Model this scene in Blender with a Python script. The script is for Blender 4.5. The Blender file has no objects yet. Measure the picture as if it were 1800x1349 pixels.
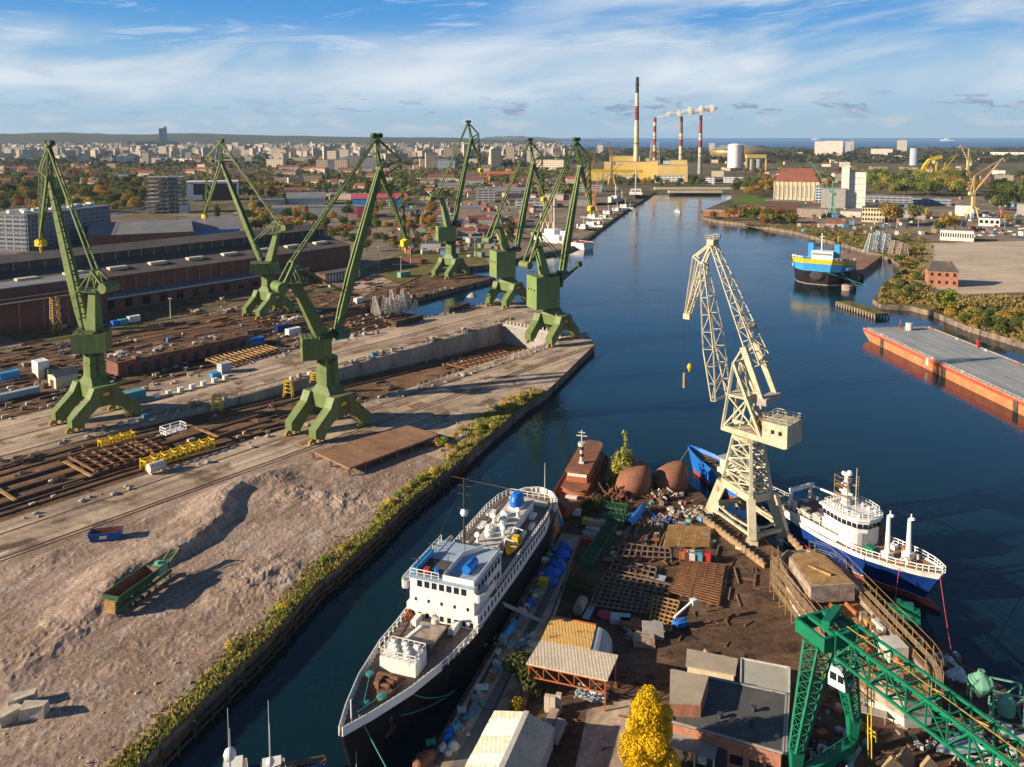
import bpy, bmesh, math, random
from mathutils import Vector as Vec, Matrix
R=math.radians; rnd=random.Random(7); U=rnd.uniform
D=bpy.data; SC=bpy.context.scene; COL=SC.collection
# ------------------------------------------------------------------ camera geometry (metres; water z=0, +Y away)
CH,CF,CX,CY=85.0,1450.0,900.0,376.0
PT=math.atan(134/CF); cp,sp=math.cos(PT),math.sin(PT)
def ray(px,py):
    a=(px-CX)/CF; b=-(py-CY)/CF
    return a,cp+b*sp,-sp+b*cp
def G(px,py,z=2.5):                       # survey point of the photograph -> place on the level z
    d=ray(px,py); t=(z-CH)/d[2]; return Vec((d[0]*t,d[1]*t,z))
def HZ(b,py):                             # height of a point above base b
    d=ray(900,py); return CH+d[2]*b[1]/d[1]
UX=Vec((.622,.783,0)); VX=Vec((-.783,.622,0))      # axes of the slipways
def W(u,v,z=2.5): return Vec((u*UX.x+v*VX.x,u*UX.y+v*VX.y,z))
def uvof(p): return p[0]*UX.x+p[1]*UX.y, p[0]*VX.x+p[1]*VX.y
AU=math.atan2(UX.y,UX.x)
AX=Vec((.36,.933,0)); BX=Vec((.933,-.36,0)); AB=math.atan2(BX.y,BX.x)   # axes of the near yard
# ------------------------------------------------------------------ mesh builder
class MB:
    def __init__(s): s.v=[]; s.f=[]
    def add(s,vs,fs):
        o=len(s.v); s.v+= [tuple(q) for q in vs]; s.f+= [tuple(i+o for i in f) for f in fs]; return s
    def box(s,c,d,rz=0,tx=1,ty=1):        # centre of the base, size, turn, top taper
        x,y,z=c; a,b,h=d[0]/2,d[1]/2,d[2]; cs,sn=math.cos(rz),math.sin(rz); vs=[]
        for k,zz in ((0,z),(1,z+h)):
            for i,j in ((-1,-1),(1,-1),(1,1),(-1,1)):
                px=i*a*(tx if k else 1); py=j*b*(ty if k else 1)
                vs.append((x+px*cs-py*sn,y+px*sn+py*cs,zz))
        return s.add(vs,[(3,2,1,0),(4,5,6,7),(0,1,5,4),(1,2,6,5),(2,3,7,6),(3,0,4,7)])
    def beam(s,p,q,w,h=None,w2=None,h2=None,up=(0,0,1)):
        p,q=Vec(p),Vec(q); h=h or w; w2=w2 or w; h2=h2 or h*(w2/w); d=q-p
        if d.length<1e-6: return s
        d.normalize(); up=Vec(up)
        if abs(d.dot(up))>.98: up=Vec((1,0,0)) if abs(d.x)<.9 else Vec((0,1,0))
        r=d.cross(up).normalized(); t=r.cross(d); vs=[]
        for c,a,b in ((p,w/2,h/2),(q,w2/2,h2/2)):
            for i,j in ((-1,-1),(1,-1),(1,1),(-1,1)): vs.append(c+r*(i*a)+t*(j*b))
        return s.add(vs,[(3,2,1,0),(4,5,6,7),(0,1,5,4),(1,2,6,5),(2,3,7,6),(3,0,4,7)])
    def tube(s,p,q,r,r2=None,n=8,cap=True):
        p,q=Vec(p),Vec(q); r2=r if r2 is None else r2; d=(q-p).normalized()
        up=Vec((0,0,1)) if abs(d.z)<.95 else Vec((1,0,0)); a=d.cross(up).normalized(); b=a.cross(d); vs=[]
        for c,rr in ((p,r),(q,r2)):
            for i in range(n):
                t=2*math.pi*i/n; vs.append(c+a*(rr*math.cos(t))+b*(rr*math.sin(t)))
        fs=[(i,(i+1)%n,n+(i+1)%n,n+i) for i in range(n)]
        if cap: fs+=[tuple(range(n-1,-1,-1)),tuple(range(n,2*n))]
        return s.add(vs,fs)
    def path(s,pts,r,n=6):
        for a,b in zip(pts,pts[1:]): s.tube(a,b,r,n=n)
        return s
    def prism(s,poly,z0,z1):
        n=len(poly); vs=[(p[0],p[1],z0) for p in poly]+[(p[0],p[1],z1) for p in poly]
        ar=sum(poly[i][0]*poly[(i+1)%n][1]-poly[(i+1)%n][0]*poly[i][1] for i in range(n))
        fs=[tuple(range(n-1,-1,-1)),tuple(range(n,2*n))]+[(i,(i+1)%n,n+(i+1)%n,n+i) for i in range(n)]
        if ar<0: fs=[f[::-1] for f in fs]
        return s.add(vs,fs)
    def plate(s,poly3,off):               # planar outline given thickness along the vector off
        n=len(poly3); off=Vec(off); a=[Vec(p)-off/2 for p in poly3]; b=[Vec(p)+off/2 for p in poly3]
        return s.add(a+b,[tuple(range(n-1,-1,-1)),tuple(range(n,2*n))]+[(i,(i+1)%n,n+(i+1)%n,n+i) for i in range(n)])
    def lathe(s,prof,c=(0,0,0),n=16):
        vs=[];c=Vec(c)
        for r,z in prof:
            for i in range(n):
                t=2*math.pi*i/n; vs.append((c.x+r*math.cos(t),c.y+r*math.sin(t),c.z+z))
        m=len(prof); fs=[(k*n+i,k*n+(i+1)%n,(k+1)*n+(i+1)%n,(k+1)*n+i) for k in range(m-1) for i in range(n)]
        fs+=[tuple(range(n-1,-1,-1)),tuple(range((m-1)*n,m*n))]
        return s.add(vs,fs)
    def blob(s,c,r,seed=0,am=.25,n=10,m=6,sq=1):
        rr=random.Random(seed); prof=[]; vs=[]; c=Vec(c)
        for k in range(m+1):
            ph=math.pi*k/m
            for i in range(n):
                t=2*math.pi*i/n; q=r*(1+rr.uniform(-am,am))
                vs.append((c.x+q*math.sin(ph)*math.cos(t),c.y+q*math.sin(ph)*math.sin(t),c.z+sq*q*math.cos(ph)))
        fs=[(k*n+i,(k+1)*n+i,(k+1)*n+(i+1)%n,k*n+(i+1)%n) for k in range(m) for i in range(n)]
        return s.add(vs,fs)
    def loft(s,secs,closed=False,cap=True):
        n=len(secs[0]); vs=[p for q in secs for p in q]; m=n if closed else n-1
        fs=[(k*n+i,k*n+(i+1)%n,(k+1)*n+(i+1)%n,(k+1)*n+i) for k in range(len(secs)-1) for i in range(m)]
        if cap and closed: fs+=[tuple(range(n-1,-1,-1)),tuple(range((len(secs)-1)*n,len(secs)*n))]
        return s.add(vs,fs)
    def lattice(s,p,q,w0,w1,n,cr=.18,br=.1,hh0=None,hh1=None,up=(0,0,1),cross=True):
        p,q=Vec(p),Vec(q); d=(q-p).normalized(); up=Vec(up)
        if abs(d.dot(up))>.97: up=Vec((1,0,0))
        r=d.cross(up).normalized(); t=r.cross(d); hh0=hh0 or w0; hh1=hh1 or w1
        def ring(k):
            f=k/n; c=p.lerp(q,f); a=(w0+(w1-w0)*f)/2; b=(hh0+(hh1-hh0)*f)/2
            return [c+r*(i*a)+t*(j*b) for i,j in ((-1,-1),(1,-1),(1,1),(-1,1))]
        R0=ring(0); RN=ring(n)
        for a,b in zip(R0,RN): s.beam(a,b,cr)
        for k in range(n+1):
            A=ring(k)
            for i in range(4): s.beam(A[i],A[(i+1)%4],br)
            if k<n:
                B=ring(k+1)
                for i in range(4):
                    j=(i+1)%4
                    if (k+i)%2: s.beam(A[i],B[j],br)
                    else: s.beam(A[j],B[i],br)
                    if cross: s.beam(A[j] if (k+i)%2 else A[i],B[i] if (k+i)%2 else B[j],br*.8)
        return s
    def rail(s,pts,h=1.1,r=.05,gap=2.5,closed=False):
        pts=[Vec(p) for p in pts]
        if closed: pts=pts+[pts[0]]
        up=Vec((0,0,h))
        for a,b in zip(pts,pts[1:]):
            s.beam(a+up,b+up,r*2); s.beam(a+up*.5,b+up*.5,r*1.4); k=max(1,int((b-a).length/gap))
            for i in range(k): c=a.lerp(b,i/k); s.beam(c,c+up,r*2)
        s.beam(pts[-1],pts[-1]+up,r*2); return s
    def obj(s,name,mat,parent=None,smooth=False,loc=None,label=None):
        me=D.meshes.new(name); me.from_pydata(s.v,[],s.f)
        if smooth:
            me.polygons.foreach_set('use_smooth',[True]*len(me.polygons))
        me.materials.append(MT[mat] if isinstance(mat,str) else mat); me.validate()
        o=D.objects.new(name,me); COL.objects.link(o)
        if parent: o.parent=parent
        if loc is not None: o.location=loc
        if label: o['label']=label
        return o
def tag(o,label,cat,group=None):
    o['label']=label; o['category']=cat
    if group: o['group']=group
    return o
def pane(parent,c,d,rz=0,name='window',mat='glass_dark'):
    m=MB(); m.box((0,0,0),d); o=m.obj(name,mat,parent); o.location=c; o.rotation_euler=(0,0,rz); return o
def kind(o,k): o['kind']=k; return o
def thing(name,label,cat,loc=(0,0,0),rz=0,group=None):
    o=D.objects.new(name,None); COL.objects.link(o); o.location=loc; o.rotation_euler=(0,0,rz); o.empty_display_size=.5
    return tag(o,label,cat,group)
def copy_tree(o,parent=None,root=True):
    c=o.copy(); COL.objects.link(c)
    if not root: c.parent=parent
    for ch in list(o.children): copy_tree(ch,c,False)
    return c
def dup(o,loc,rz=0,label=None,group=None,sc=None,color=None):
    c=copy_tree(o); c.location=loc; c.rotation_euler=(0,0,rz)
    if label: c['label']=label
    if group: c['group']=group
    if sc is not None: c.scale=(sc,sc,sc) if not isinstance(sc,tuple) else sc
    if color is not None:
        c.color=color
        for ch in c.children: ch.color=color
    return c
# ------------------------------------------------------------------ materials
MT={}
def mat(name,c1,c2=None,sc=.5,rough=.75,metal=0,bump=0,bsc=None,c3=None,sc3=None,t3=.6,spec=.3,vary=.18,lo=.4,hi=.6,objcol=False,stretch=None,emit=None):
    m=D.materials.new(name); m.use_nodes=True; nt=m.node_tree; N=nt.nodes; L=nt.links; b=N['Principled BSDF']
    b.inputs['Roughness'].default_value=rough; b.inputs['Metallic'].default_value=metal; b.inputs['Specular IOR Level'].default_value=spec
    tc=N.new('ShaderNodeTexCoord'); src=tc.outputs['Object']
    if stretch:
        mp=N.new('ShaderNodeMapping'); mp.inputs['Scale'].default_value=stretch; L.new(src,mp.inputs[0]); src=mp.outputs[0]
    def noise(scale,det=7,ro=.62,dis=.4):
        n=N.new('ShaderNodeTexNoise'); n.inputs['Scale'].default_value=scale; n.inputs['Detail'].default_value=det
        n.inputs['Roughness'].default_value=ro; n.inputs['Distortion'].default_value=dis; L.new(src,n.inputs['Vector']); return n.outputs['Fac']
    def rampf(s,a,c):
        r=N.new('ShaderNodeMapRange'); r.inputs[1].default_value=a; r.inputs[2].default_value=c; L.new(s,r.inputs[0]); return r.outputs[0]
    def mix(f,a,c,bl='MIX'):
        x=N.new('ShaderNodeMix'); x.data_type='RGBA'; x.blend_type=bl
        for s,v in ((0,f),(6,a),(7,c)):
            if hasattr(v,'links'): L.new(v,x.inputs[s])
            else: x.inputs[s].default_value=v if s==0 else (*v,1)
        return x.outputs[2]
    if objcol:
        oi=N.new('ShaderNodeObjectInfo'); col=oi.outputs['Color']
        if c2: col=mix(rampf(noise(sc),lo,hi),col,c2)
        else: col=mix(1.0,col,c1,'MULTIPLY')
    else:
        col=mix(rampf(noise(sc),lo,hi),c1,c2 or c1)
    if c3: col=mix(rampf(noise(sc3 or sc*2.3),t3,t3+.1),col,c3)
    if vary:
        r=N.new('ShaderNodeMapRange'); r.inputs[1].default_value=.3; r.inputs[2].default_value=.7; r.inputs[3].default_value=1-vary; r.inputs[4].default_value=1+vary
        L.new(noise((bsc or sc*6),5,.7,0),r.inputs[0]); col=mix(1.0,col,r.outputs[0],'MULTIPLY')
    L.new(col,b.inputs['Base Color'])
    if bump:
        bp=N.new('ShaderNodeBump'); bp.inputs['Strength'].default_value=min(1,bump); bp.inputs['Distance'].default_value=max(.05,bump*.3); L.new(noise(bsc or sc*6,6,.65,0),bp.inputs['Height']); L.new(bp.outputs[0],b.inputs['Normal'])
    if emit: b.inputs['Emission Color'].default_value=(*emit,1); b.inputs['Emission Strength'].default_value=1
    MT[name]=m; return m
def ridged(name,c1,c2,period,axis=0,sc=.3,c3=None,t3=.62,rough=.7,sc3=None):   # corrugated or boarded sheet
    m=mat(name,c1,c2,sc=sc,c3=c3,t3=t3,rough=rough,sc3=sc3); nt=m.node_tree; N=nt.nodes; L=nt.links
    tc=N.new('ShaderNodeTexCoord'); w=N.new('ShaderNodeTexWave'); w.bands_direction='XYZ'[axis]; w.inputs['Scale'].default_value=.314/period
    L.new(tc.outputs['Object'],w.inputs[0]); bp=N.new('ShaderNodeBump'); bp.inputs['Strength'].default_value=.35; bp.inputs['Distance'].default_value=.06
    L.new(w.outputs['Fac'],bp.inputs['Height']); L.new(bp.outputs[0],N['Principled BSDF'].inputs['Normal']); return m
def windowed(name,pw,ph,fill=(.5,.5),glass=(.03,.04,.055),objcol=True,c=(1,1,1),sc=.08,trim=None,lo=.8):   # facade with a grid of windows, roofs left plain
    m=mat(name,c,None,sc=sc,objcol=objcol,vary=.1,rough=.8); nt=m.node_tree; N=nt.nodes; L=nt.links; b=N['Principled BSDF']
    base=b.inputs['Base Color'].links[0].from_socket
    tc=N.new('ShaderNodeTexCoord'); sx=N.new('ShaderNodeSeparateXYZ'); L.new(tc.outputs['Object'],sx.inputs[0])
    nx=N.new('ShaderNodeSeparateXYZ'); L.new(tc.outputs['Normal'],nx.inputs[0])
    def M(op,a,b_=None,c_=None):
        n=N.new('ShaderNodeMath'); n.operation=op
        for i,v in enumerate((a,b_,c_)):
            if v is None: continue
            if hasattr(v,'links'): L.new(v,n.inputs[i])
            else: n.inputs[i].default_value=v
        return n.outputs[0]
    isx=M('GREATER_THAN',M('ABSOLUTE',nx.outputs[0]),.5)
    hco=M('ADD',M('MULTIPLY',sx.outputs[1],isx),M('MULTIPLY',sx.outputs[0],M('SUBTRACT',1,isx)))
    fu=M('FRACT',M('ADD',M('DIVIDE',hco,pw),100.25)); fv=M('FRACT',M('ADD',M('DIVIDE',sx.outputs[2],ph),.0))
    iu=M('LESS_THAN',fu,fill[0]); iv=M('LESS_THAN',M('ABSOLUTE',M('SUBTRACT',fv,.5)),fill[1]/2)
    up=M('LESS_THAN',M('ABSOLUTE',nx.outputs[2]),.4); k=M('MULTIPLY',M('MULTIPLY',iu,iv),up)
    x=N.new('ShaderNodeMix'); x.data_type='RGBA'; L.new(k,x.inputs[0]); L.new(base,x.inputs[6]); x.inputs[7].default_value=(*glass,1); L.new(x.outputs[2],b.inputs['Base Color'])
    r=M('SUBTRACT',.8,M('MULTIPLY',k,.55)); L.new(r,b.inputs['Roughness']); return m
mat('rubble',(.4,.3,.235),(.285,.205,.15),sc=.05,bump=.8,bsc=1.6,c3=(.42,.35,.3),sc3=.2,t3=.56,vary=.4,rough=.95,spec=.1)
mat('concrete_apron',(.5,.39,.285),(.35,.265,.19),sc=.07,bump=.2,bsc=.9,c3=(.17,.12,.085),sc3=.09,t3=.55,vary=.28,rough=.9,spec=.15)
mat('rust_soil',(.13,.08,.05),(.2,.125,.07),sc=.08,bump=.6,bsc=.9,c3=(.06,.045,.038),sc3=.2,t3=.53,vary=.35,rough=.95,spec=.1)
mat('yard_soil',(.10,.062,.042),(.15,.095,.06),sc=.09,bump=.6,bsc=1.1,c3=(.05,.036,.03),sc3=.3,t3=.55,vary=.35,rough=.95,spec=.1)
mat('land',(.17,.135,.085),(.09,.09,.042),sc=.012,bump=.3,bsc=.2,c3=(.26,.21,.155),sc3=.02,t3=.55,vary=.3,rough=1,spec=.05)
mat('pale_sand',(.54,.45,.34),(.46,.375,.28),sc=.03,bump=.15,bsc=.5,c3=(.33,.26,.19),sc3=.06,t3=.62,vary=.1,rough=.95,spec=.1)
mat('dry_grass',(.2,.155,.055),(.13,.12,.04),sc=.15,bump=.7,bsc=1.5,c3=(.07,.09,.025),sc3=.3,t3=.55,vary=.35,rough=1,spec=.05)
mat('lawn',(.09,.16,.03),(.12,.17,.04),sc=.05,vary=.2,rough=1,spec=.05)
mat('asphalt',(.17,.16,.155),(.12,.11,.105),sc=.05,vary=.15,rough=.9)
mat('quay_wall',(.23,.18,.135),(.12,.09,.07),sc=.25,bump=.5,bsc=1.2,c3=(.05,.04,.035),sc3=.5,t3=.55,vary=.3,rough=.9,stretch=(1,1,.45))
mat('dock_wall',(.36,.33,.29),(.26,.22,.19),sc=.2,bump=.3,bsc=1.2,c3=(.12,.085,.07),sc3=.3,t3=.58,vary=.25,rough=.9,stretch=(1,1,.3))
mat('timber_dark',(.06,.042,.03),(.1,.07,.05),sc=.8,vary=.35,rough=.9)
mat('crane_green',(.112,.16,.05),(.15,.208,.068),sc=.12,c3=(.13,.1,.045),sc3=.25,t3=.57,vary=.22,rough=.55,stretch=(1,1,.25))
mat('crane_sunlit_green',(.16,.23,.078),(.195,.27,.095),sc=.12,c3=(.15,.17,.06),sc3=.25,t3=.6,vary=.14,rough=.55,stretch=(1,1,.25))  # lighter crane green: sunlit tone of house and mast put into the colour
mat('crane_dark',(.045,.065,.03),(.06,.08,.035),sc=.3,vary=.2,rough=.6)
mat('teal',(.03,.2,.17),(.025,.16,.14),vary=.15,rough=.5)
mat('yellow',(.72,.5,.02),(.6,.4,.02),sc=.5,c3=(.3,.17,.05),t3=.66,vary=.12,rough=.5)
mat('rust',(.16,.075,.04),(.23,.115,.055),sc=.6,c3=(.07,.04,.03),t3=.58,vary=.3,rough=.85)
mat('rust_deck',(.23,.125,.07),(.31,.18,.1),sc=.12,c3=(.13,.075,.05),sc3=.25,t3=.56,vary=.2,rough=.85,bump=.2,bsc=.7)
mat('rust_dark',(.085,.05,.036),(.13,.075,.05),sc=.7,vary=.3,rough=.85)
mat('ochre_steel',(.42,.26,.1),(.28,.16,.07),sc=.6,c3=(.12,.07,.04),t3=.58,vary=.25,rough=.8)
mat('pale_rust',(.4,.33,.27),(.28,.2,.15),sc=.7,c3=(.16,.09,.06),t3=.58,vary=.25,rough=.8)
mat('white_paint',(.76,.75,.72),(.7,.69,.66),sc=.2,c3=(.5,.38,.27),sc3=.7,t3=.64,vary=.06,rough=.45,stretch=(1,1,.25))
mat('dirty_white',(.6,.57,.5),(.48,.45,.4),sc=.4,c3=(.3,.24,.18),t3=.63,vary=.12,rough=.6)
mat('cream_steel',(.52,.48,.34),(.42,.38,.26),sc=.35,c3=(.24,.15,.08),sc3=.5,t3=.59,vary=.14,rough=.6)
mat('hull_black',(.012,.012,.014),(.022,.021,.022),sc=.2,vary=.25,rough=.4,c3=(.07,.04,.03),t3=.64,stretch=(1,1,.3))
mat('hull_blue',(.006,.028,.14),(.008,.04,.19),sc=.2,vary=.12,rough=.3,c3=(.02,.09,.3),t3=.62)
mat('bright_blue',(.01,.17,.62),(.015,.14,.5),sc=.3,vary=.1,rough=.45)
mat('sky_blue',(.05,.3,.62),(.04,.26,.55),sc=.3,vary=.1,rough=.5)
mat('blue_deck',(.33,.43,.52),(.27,.37,.47),sc=.25,c3=(.42,.5,.56),t3=.6,vary=.12,rough=.6)
mat('deck_brown',(.13,.105,.085),(.19,.155,.125),sc=.25,c3=(.08,.06,.05),t3=.58,vary=.2,rough=.8,stretch=(1,3,1))
mat('deck_grey',(.33,.35,.36),(.27,.29,.3),sc=.06,c3=(.2,.2,.2),sc3=.12,t3=.62,vary=.1,rough=.7)
mat('dark_deck',(.055,.055,.06),(.09,.085,.085),sc=.3,vary=.25,rough=.8)
mat('oxide',(.4,.13,.05),(.3,.1,.045),sc=.3,c3=(.2,.09,.05),t3=.62,vary=.15,rough=.7)
mat('oxide_dull',(.27,.11,.06),(.19,.085,.055),sc=.35,vary=.2,rough=.8)
mat('barge_red',(.62,.09,.05),(.5,.07,.04),sc=.15,c3=(.6,.25,.16),sc3=.4,t3=.62,vary=.12,rough=.6)
mat('barge_rust',(.6,.2,.085),(.46,.15,.065),sc=.25,c3=(.62,.38,.22),t3=.6,vary=.2,rough=.75,stretch=(1,1,.4))
mat('boot_red',(.33,.05,.035),(.25,.045,.035),sc=.3,vary=.15,rough=.6)
mat('glass_dark',(.015,.02,.025),None,vary=0,rough=.08,spec=.6)
mat('gantry_green',(.007,.175,.09),(.009,.145,.075),sc=.4,vary=.12,rough=.4)
mat('pale_green',(.16,.38,.27),(.13,.32,.22),sc=.5,c3=(.2,.16,.1),t3=.67,vary=.15,rough=.6)
mat('dark_green_steel',(.03,.1,.05),(.05,.13,.06),sc=.4,c3=(.1,.07,.04),t3=.62,vary=.2,rough=.7)
mat('tarp_blue',(.01,.13,.5),(.015,.18,.6),sc=.7,bump=.6,bsc=1.5,vary=.2,rough=.5)
mat('skip_blue',(.015,.08,.3),(.02,.1,.36),vary=.15,rough=.5,c3=(.25,.12,.06),t3=.7)
mat('container_teal',(.1,.35,.42),(.08,.3,.36),vary=.1,rough=.55,c3=(.35,.3,.25),t3=.66)
mat('container_grey',(.38,.43,.47),(.32,.37,.41),vary=.12,rough=.6)
mat('red_paint',(.5,.04,.03),(.4,.035,.03),vary=.12,rough=.5)
mat('pink',(.55,.09,.13),(.42,.07,.1),vary=.15,rough=.7)
mat('ochre_soil',(.25,.15,.075),(.16,.1,.06),sc=.06,bump=.5,bsc=.9,c3=(.09,.06,.045),sc3=.15,t3=.54,vary=.3,rough=.95,spec=.1)
mat('brown_steel',(.24,.16,.115),(.15,.095,.065),sc=.7,c3=(.36,.3,.25),t3=.6,vary=.3,rough=.8)
mat('bogie_yellow',(.42,.29,.06),(.3,.2,.06),sc=.8,c3=(.12,.08,.05),t3=.56,vary=.25,rough=.7)
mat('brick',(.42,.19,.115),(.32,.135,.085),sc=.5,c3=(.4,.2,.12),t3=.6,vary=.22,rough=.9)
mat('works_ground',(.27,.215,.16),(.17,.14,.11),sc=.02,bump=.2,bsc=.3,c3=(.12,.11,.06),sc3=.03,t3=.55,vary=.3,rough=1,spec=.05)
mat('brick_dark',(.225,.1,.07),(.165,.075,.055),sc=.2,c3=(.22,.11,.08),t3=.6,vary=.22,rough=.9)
mat('roof_felt',(.1,.1,.1),(.075,.075,.078),sc=.15,c3=(.13,.12,.11),t3=.6,vary=.12,rough=.85)
mat('roof_felt_tan',(.42,.35,.26),(.36,.3,.22),sc=.15,vary=.1,rough=.85)
mat('roof_dark',(.085,.076,.07),(.12,.105,.095),sc=.06,c3=(.1,.085,.075),sc3=.1,t3=.6,vary=.2,rough=.9)
mat('roof_sage',(.42,.41,.34),(.36,.35,.29),sc=.1,vary=.1,rough=.8)
mat('roof_grey_sheet',(.22,.22,.225),(.17,.175,.185),sc=.08,c3=(.26,.25,.24),t3=.62,vary=.12,rough=.7)
mat('roof_red',(.26,.095,.06),(.2,.08,.055),sc=.1,c3=(.4,.17,.1),t3=.62,vary=.15,rough=.9)
mat('plaster_white',(.68,.66,.6),(.6,.58,.52),sc=.15,vary=.08,rough=.9)
mat('plaster_yellow',(.66,.47,.16),(.6,.42,.14),sc=.05,c3=(.5,.38,.18),t3=.62,vary=.1,rough=.85)
mat('plaster_cream',(.62,.53,.36),(.55,.46,.31),sc=.1,c3=(.4,.33,.22),t3=.62,vary=.12,rough=.85)
mat('grey_concrete',(.36,.34,.31),(.29,.27,.25),sc=.3,c3=(.2,.18,.16),t3=.62,vary=.15,rough=.9)
mat('block_pale',(.52,.45,.36),(.42,.36,.28),sc=.6,bump=.3,bsc=2,c3=(.3,.24,.18),t3=.6,vary=.2,rough=.95)
mat('stack_red',(.3,.045,.03),(.24,.04,.03),sc=.1,vary=.12,rough=.8)
mat('stack_pale',(.6,.45,.2),(.62,.55,.42),sc=.02,vary=.1,rough=.85)
mat('stack_white',(.58,.5,.38),(.5,.43,.33),sc=.05,vary=.1,rough=.85)
mat('stack_dark',(.05,.045,.045),None,vary=.1,rough=.9)
mat('rope',(.05,.22,.2),None,vary=.1,rough=.9); mat('rope_pale',(.4,.36,.28),None,vary=.1,rough=.9)
mat('cable',(.04,.04,.04),None,vary=0,rough=.6)
mat('bark',(.09,.065,.045),(.06,.045,.03),sc=2,vary=.25,rough=.95)
mat('orange_steel',(.5,.15,.045),(.42,.13,.05),vary=.15,rough=.6)
mat('gold',(.5,.33,.07),(.3,.23,.12),sc=.02,vary=.1,rough=.4,metal=.4)
mat('smoke_grey',(.7,.7,.7),None,vary=0)
mat('lettering',(.85,.85,.85),None,vary=0,rough=.6)
mat('painted_any',(1,1,1),None,objcol=True,vary=.15,rough=.6,sc=.6)
mat('wood_pale',(.36,.26,.15),(.27,.19,.11),sc=1,vary=.2,rough=.85,stretch=(1,6,1))
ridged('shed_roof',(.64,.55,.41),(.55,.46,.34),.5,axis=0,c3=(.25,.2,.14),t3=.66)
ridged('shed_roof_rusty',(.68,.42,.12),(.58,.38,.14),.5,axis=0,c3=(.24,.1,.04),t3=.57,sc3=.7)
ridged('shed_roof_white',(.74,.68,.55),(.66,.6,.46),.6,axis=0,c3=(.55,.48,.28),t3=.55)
ridged('cargo_wall',(.4,.45,.48),(.35,.4,.43),.3,axis=0)
windowed('facade_any',3.2,3.0,(.5,.5)); windowed('facade_strip',7,3.3,(.82,.45),glass=(.05,.06,.08)); windowed('facade_glass',3.6,3.6,(.82,.72),glass=(.05,.09,.13))
def leafmat(name,sub=.25):
    m=mat(name,(1,1,1),None,objcol=True,sc=.5,bsc=.9,vary=.45,rough=.85,spec=.1); nt=m.node_tree; N=nt.nodes; L=nt.links; b=N['Principled BSDF']; o=N['Material Output']
    t=N.new('ShaderNodeBsdfTranslucent'); c=b.inputs['Base Color'].links[0].from_socket; L.new(c,t.inputs[0])
    ms=N.new('ShaderNodeMixShader'); ms.inputs[0].default_value=sub; L.new(b.outputs[0],ms.inputs[1]); L.new(t.outputs[0],ms.inputs[2]); L.new(ms.outputs[0],o.inputs[0]); return m
leafmat('leaf')
def streaks(name,sc,amt,ang):      # worn lines along the run of the quay: wheel ruts, scraped and washed strips
    m=MT[name]; nt=m.node_tree; N=nt.nodes; L=nt.links; b=N['Principled BSDF']; src=b.inputs['Base Color'].links[0].from_socket
    tc=N.new('ShaderNodeTexCoord'); mp=N.new('ShaderNodeMapping'); mp.inputs['Rotation'].default_value=(0,0,-ang); L.new(tc.outputs['Object'],mp.inputs[0]); m2=N.new('ShaderNodeMapping'); m2.inputs['Scale'].default_value=sc; L.new(mp.outputs[0],m2.inputs[0])
    n=N.new('ShaderNodeTexNoise'); n.inputs['Scale'].default_value=1; n.inputs['Detail'].default_value=6; n.inputs['Roughness'].default_value=.65; n.inputs['Distortion'].default_value=.5; L.new(m2.outputs[0],n.inputs['Vector'])
    r=N.new('ShaderNodeMapRange'); r.inputs[1].default_value=.36; r.inputs[2].default_value=.62; r.inputs[3].default_value=1-amt; r.inputs[4].default_value=1+amt*.45; L.new(n.outputs['Fac'],r.inputs[0])
    x=N.new('ShaderNodeMix'); x.data_type='RGBA'; x.blend_type='MULTIPLY'; x.inputs[0].default_value=1; L.new(src,x.inputs[6]); L.new(r.outputs[0],x.inputs[7]); L.new(x.outputs[2],b.inputs['Base Color'])
streaks('rubble',(.045,.55,1),.3,AU+.25); streaks('concrete_apron',(.02,.5,1),.38,AU); streaks('rust_soil',(.03,.6,1),.4,AU); streaks('ochre_soil',(.03,.6,1),.4,AU); streaks('pale_sand',(.02,.16,1),.16,.25); streaks('deck_grey',(.02,.35,1),.2,0); streaks('yard_soil',(.06,.3,1),.3,AB+.6)
# ------------------------------------------------------------------ camera, light, sky
cam=D.cameras.new('camera'); co=D.objects.new('camera',cam); COL.objects.link(co); SC.camera=co
co.location=(0,0,CH); co.rotation_euler=(R(90)-PT,0,0); cam.sensor_width=36; cam.lens=36*CF/1800; cam.shift_y=-(674.5-CY)/1800
cam.clip_start=1; cam.clip_end=120000
SUN_EL=R(20); SUN_AZ=math.atan2(-.97,-.27)            # direction towards the sun, clockwise from +Y
sd=Vec((math.sin(SUN_AZ)*math.cos(SUN_EL),math.cos(SUN_AZ)*math.cos(SUN_EL),math.sin(SUN_EL)))
sl=D.lights.new('sun','SUN'); sl.energy=5.0; sl.angle=R(.5); sl.color=(1,.83,.62); so=D.objects.new('sun',sl); COL.objects.link(so)
so.rotation_euler=(-sd).to_track_quat('-Z','Y').to_euler(); so.location=(-300,-100,300)
wd=D.worlds.new('World'); SC.world=wd; wd.use_nodes=True; nt=wd.node_tree; N=nt.nodes; L=nt.links; bg=N['Background']
sky=N.new('ShaderNodeTexSky'); sky.sky_type='NISHITA'; sky.sun_disc=False; sky.sun_elevation=SUN_EL; sky.sun_rotation=SUN_AZ; sky.air_density=1.0; sky.dust_density=.3; sky.ozone_density=2.5; sky.altitude=80
def NM(op,a,b=None,c=None):
    n=N.new('ShaderNodeMath'); n.operation=op
    for i,v in enumerate((a,b,c)):
        if v is None: continue
        if hasattr(v,'links'): L.new(v,n.inputs[i])
        else: n.inputs[i].default_value=v
    return n.outputs[0]
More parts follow.
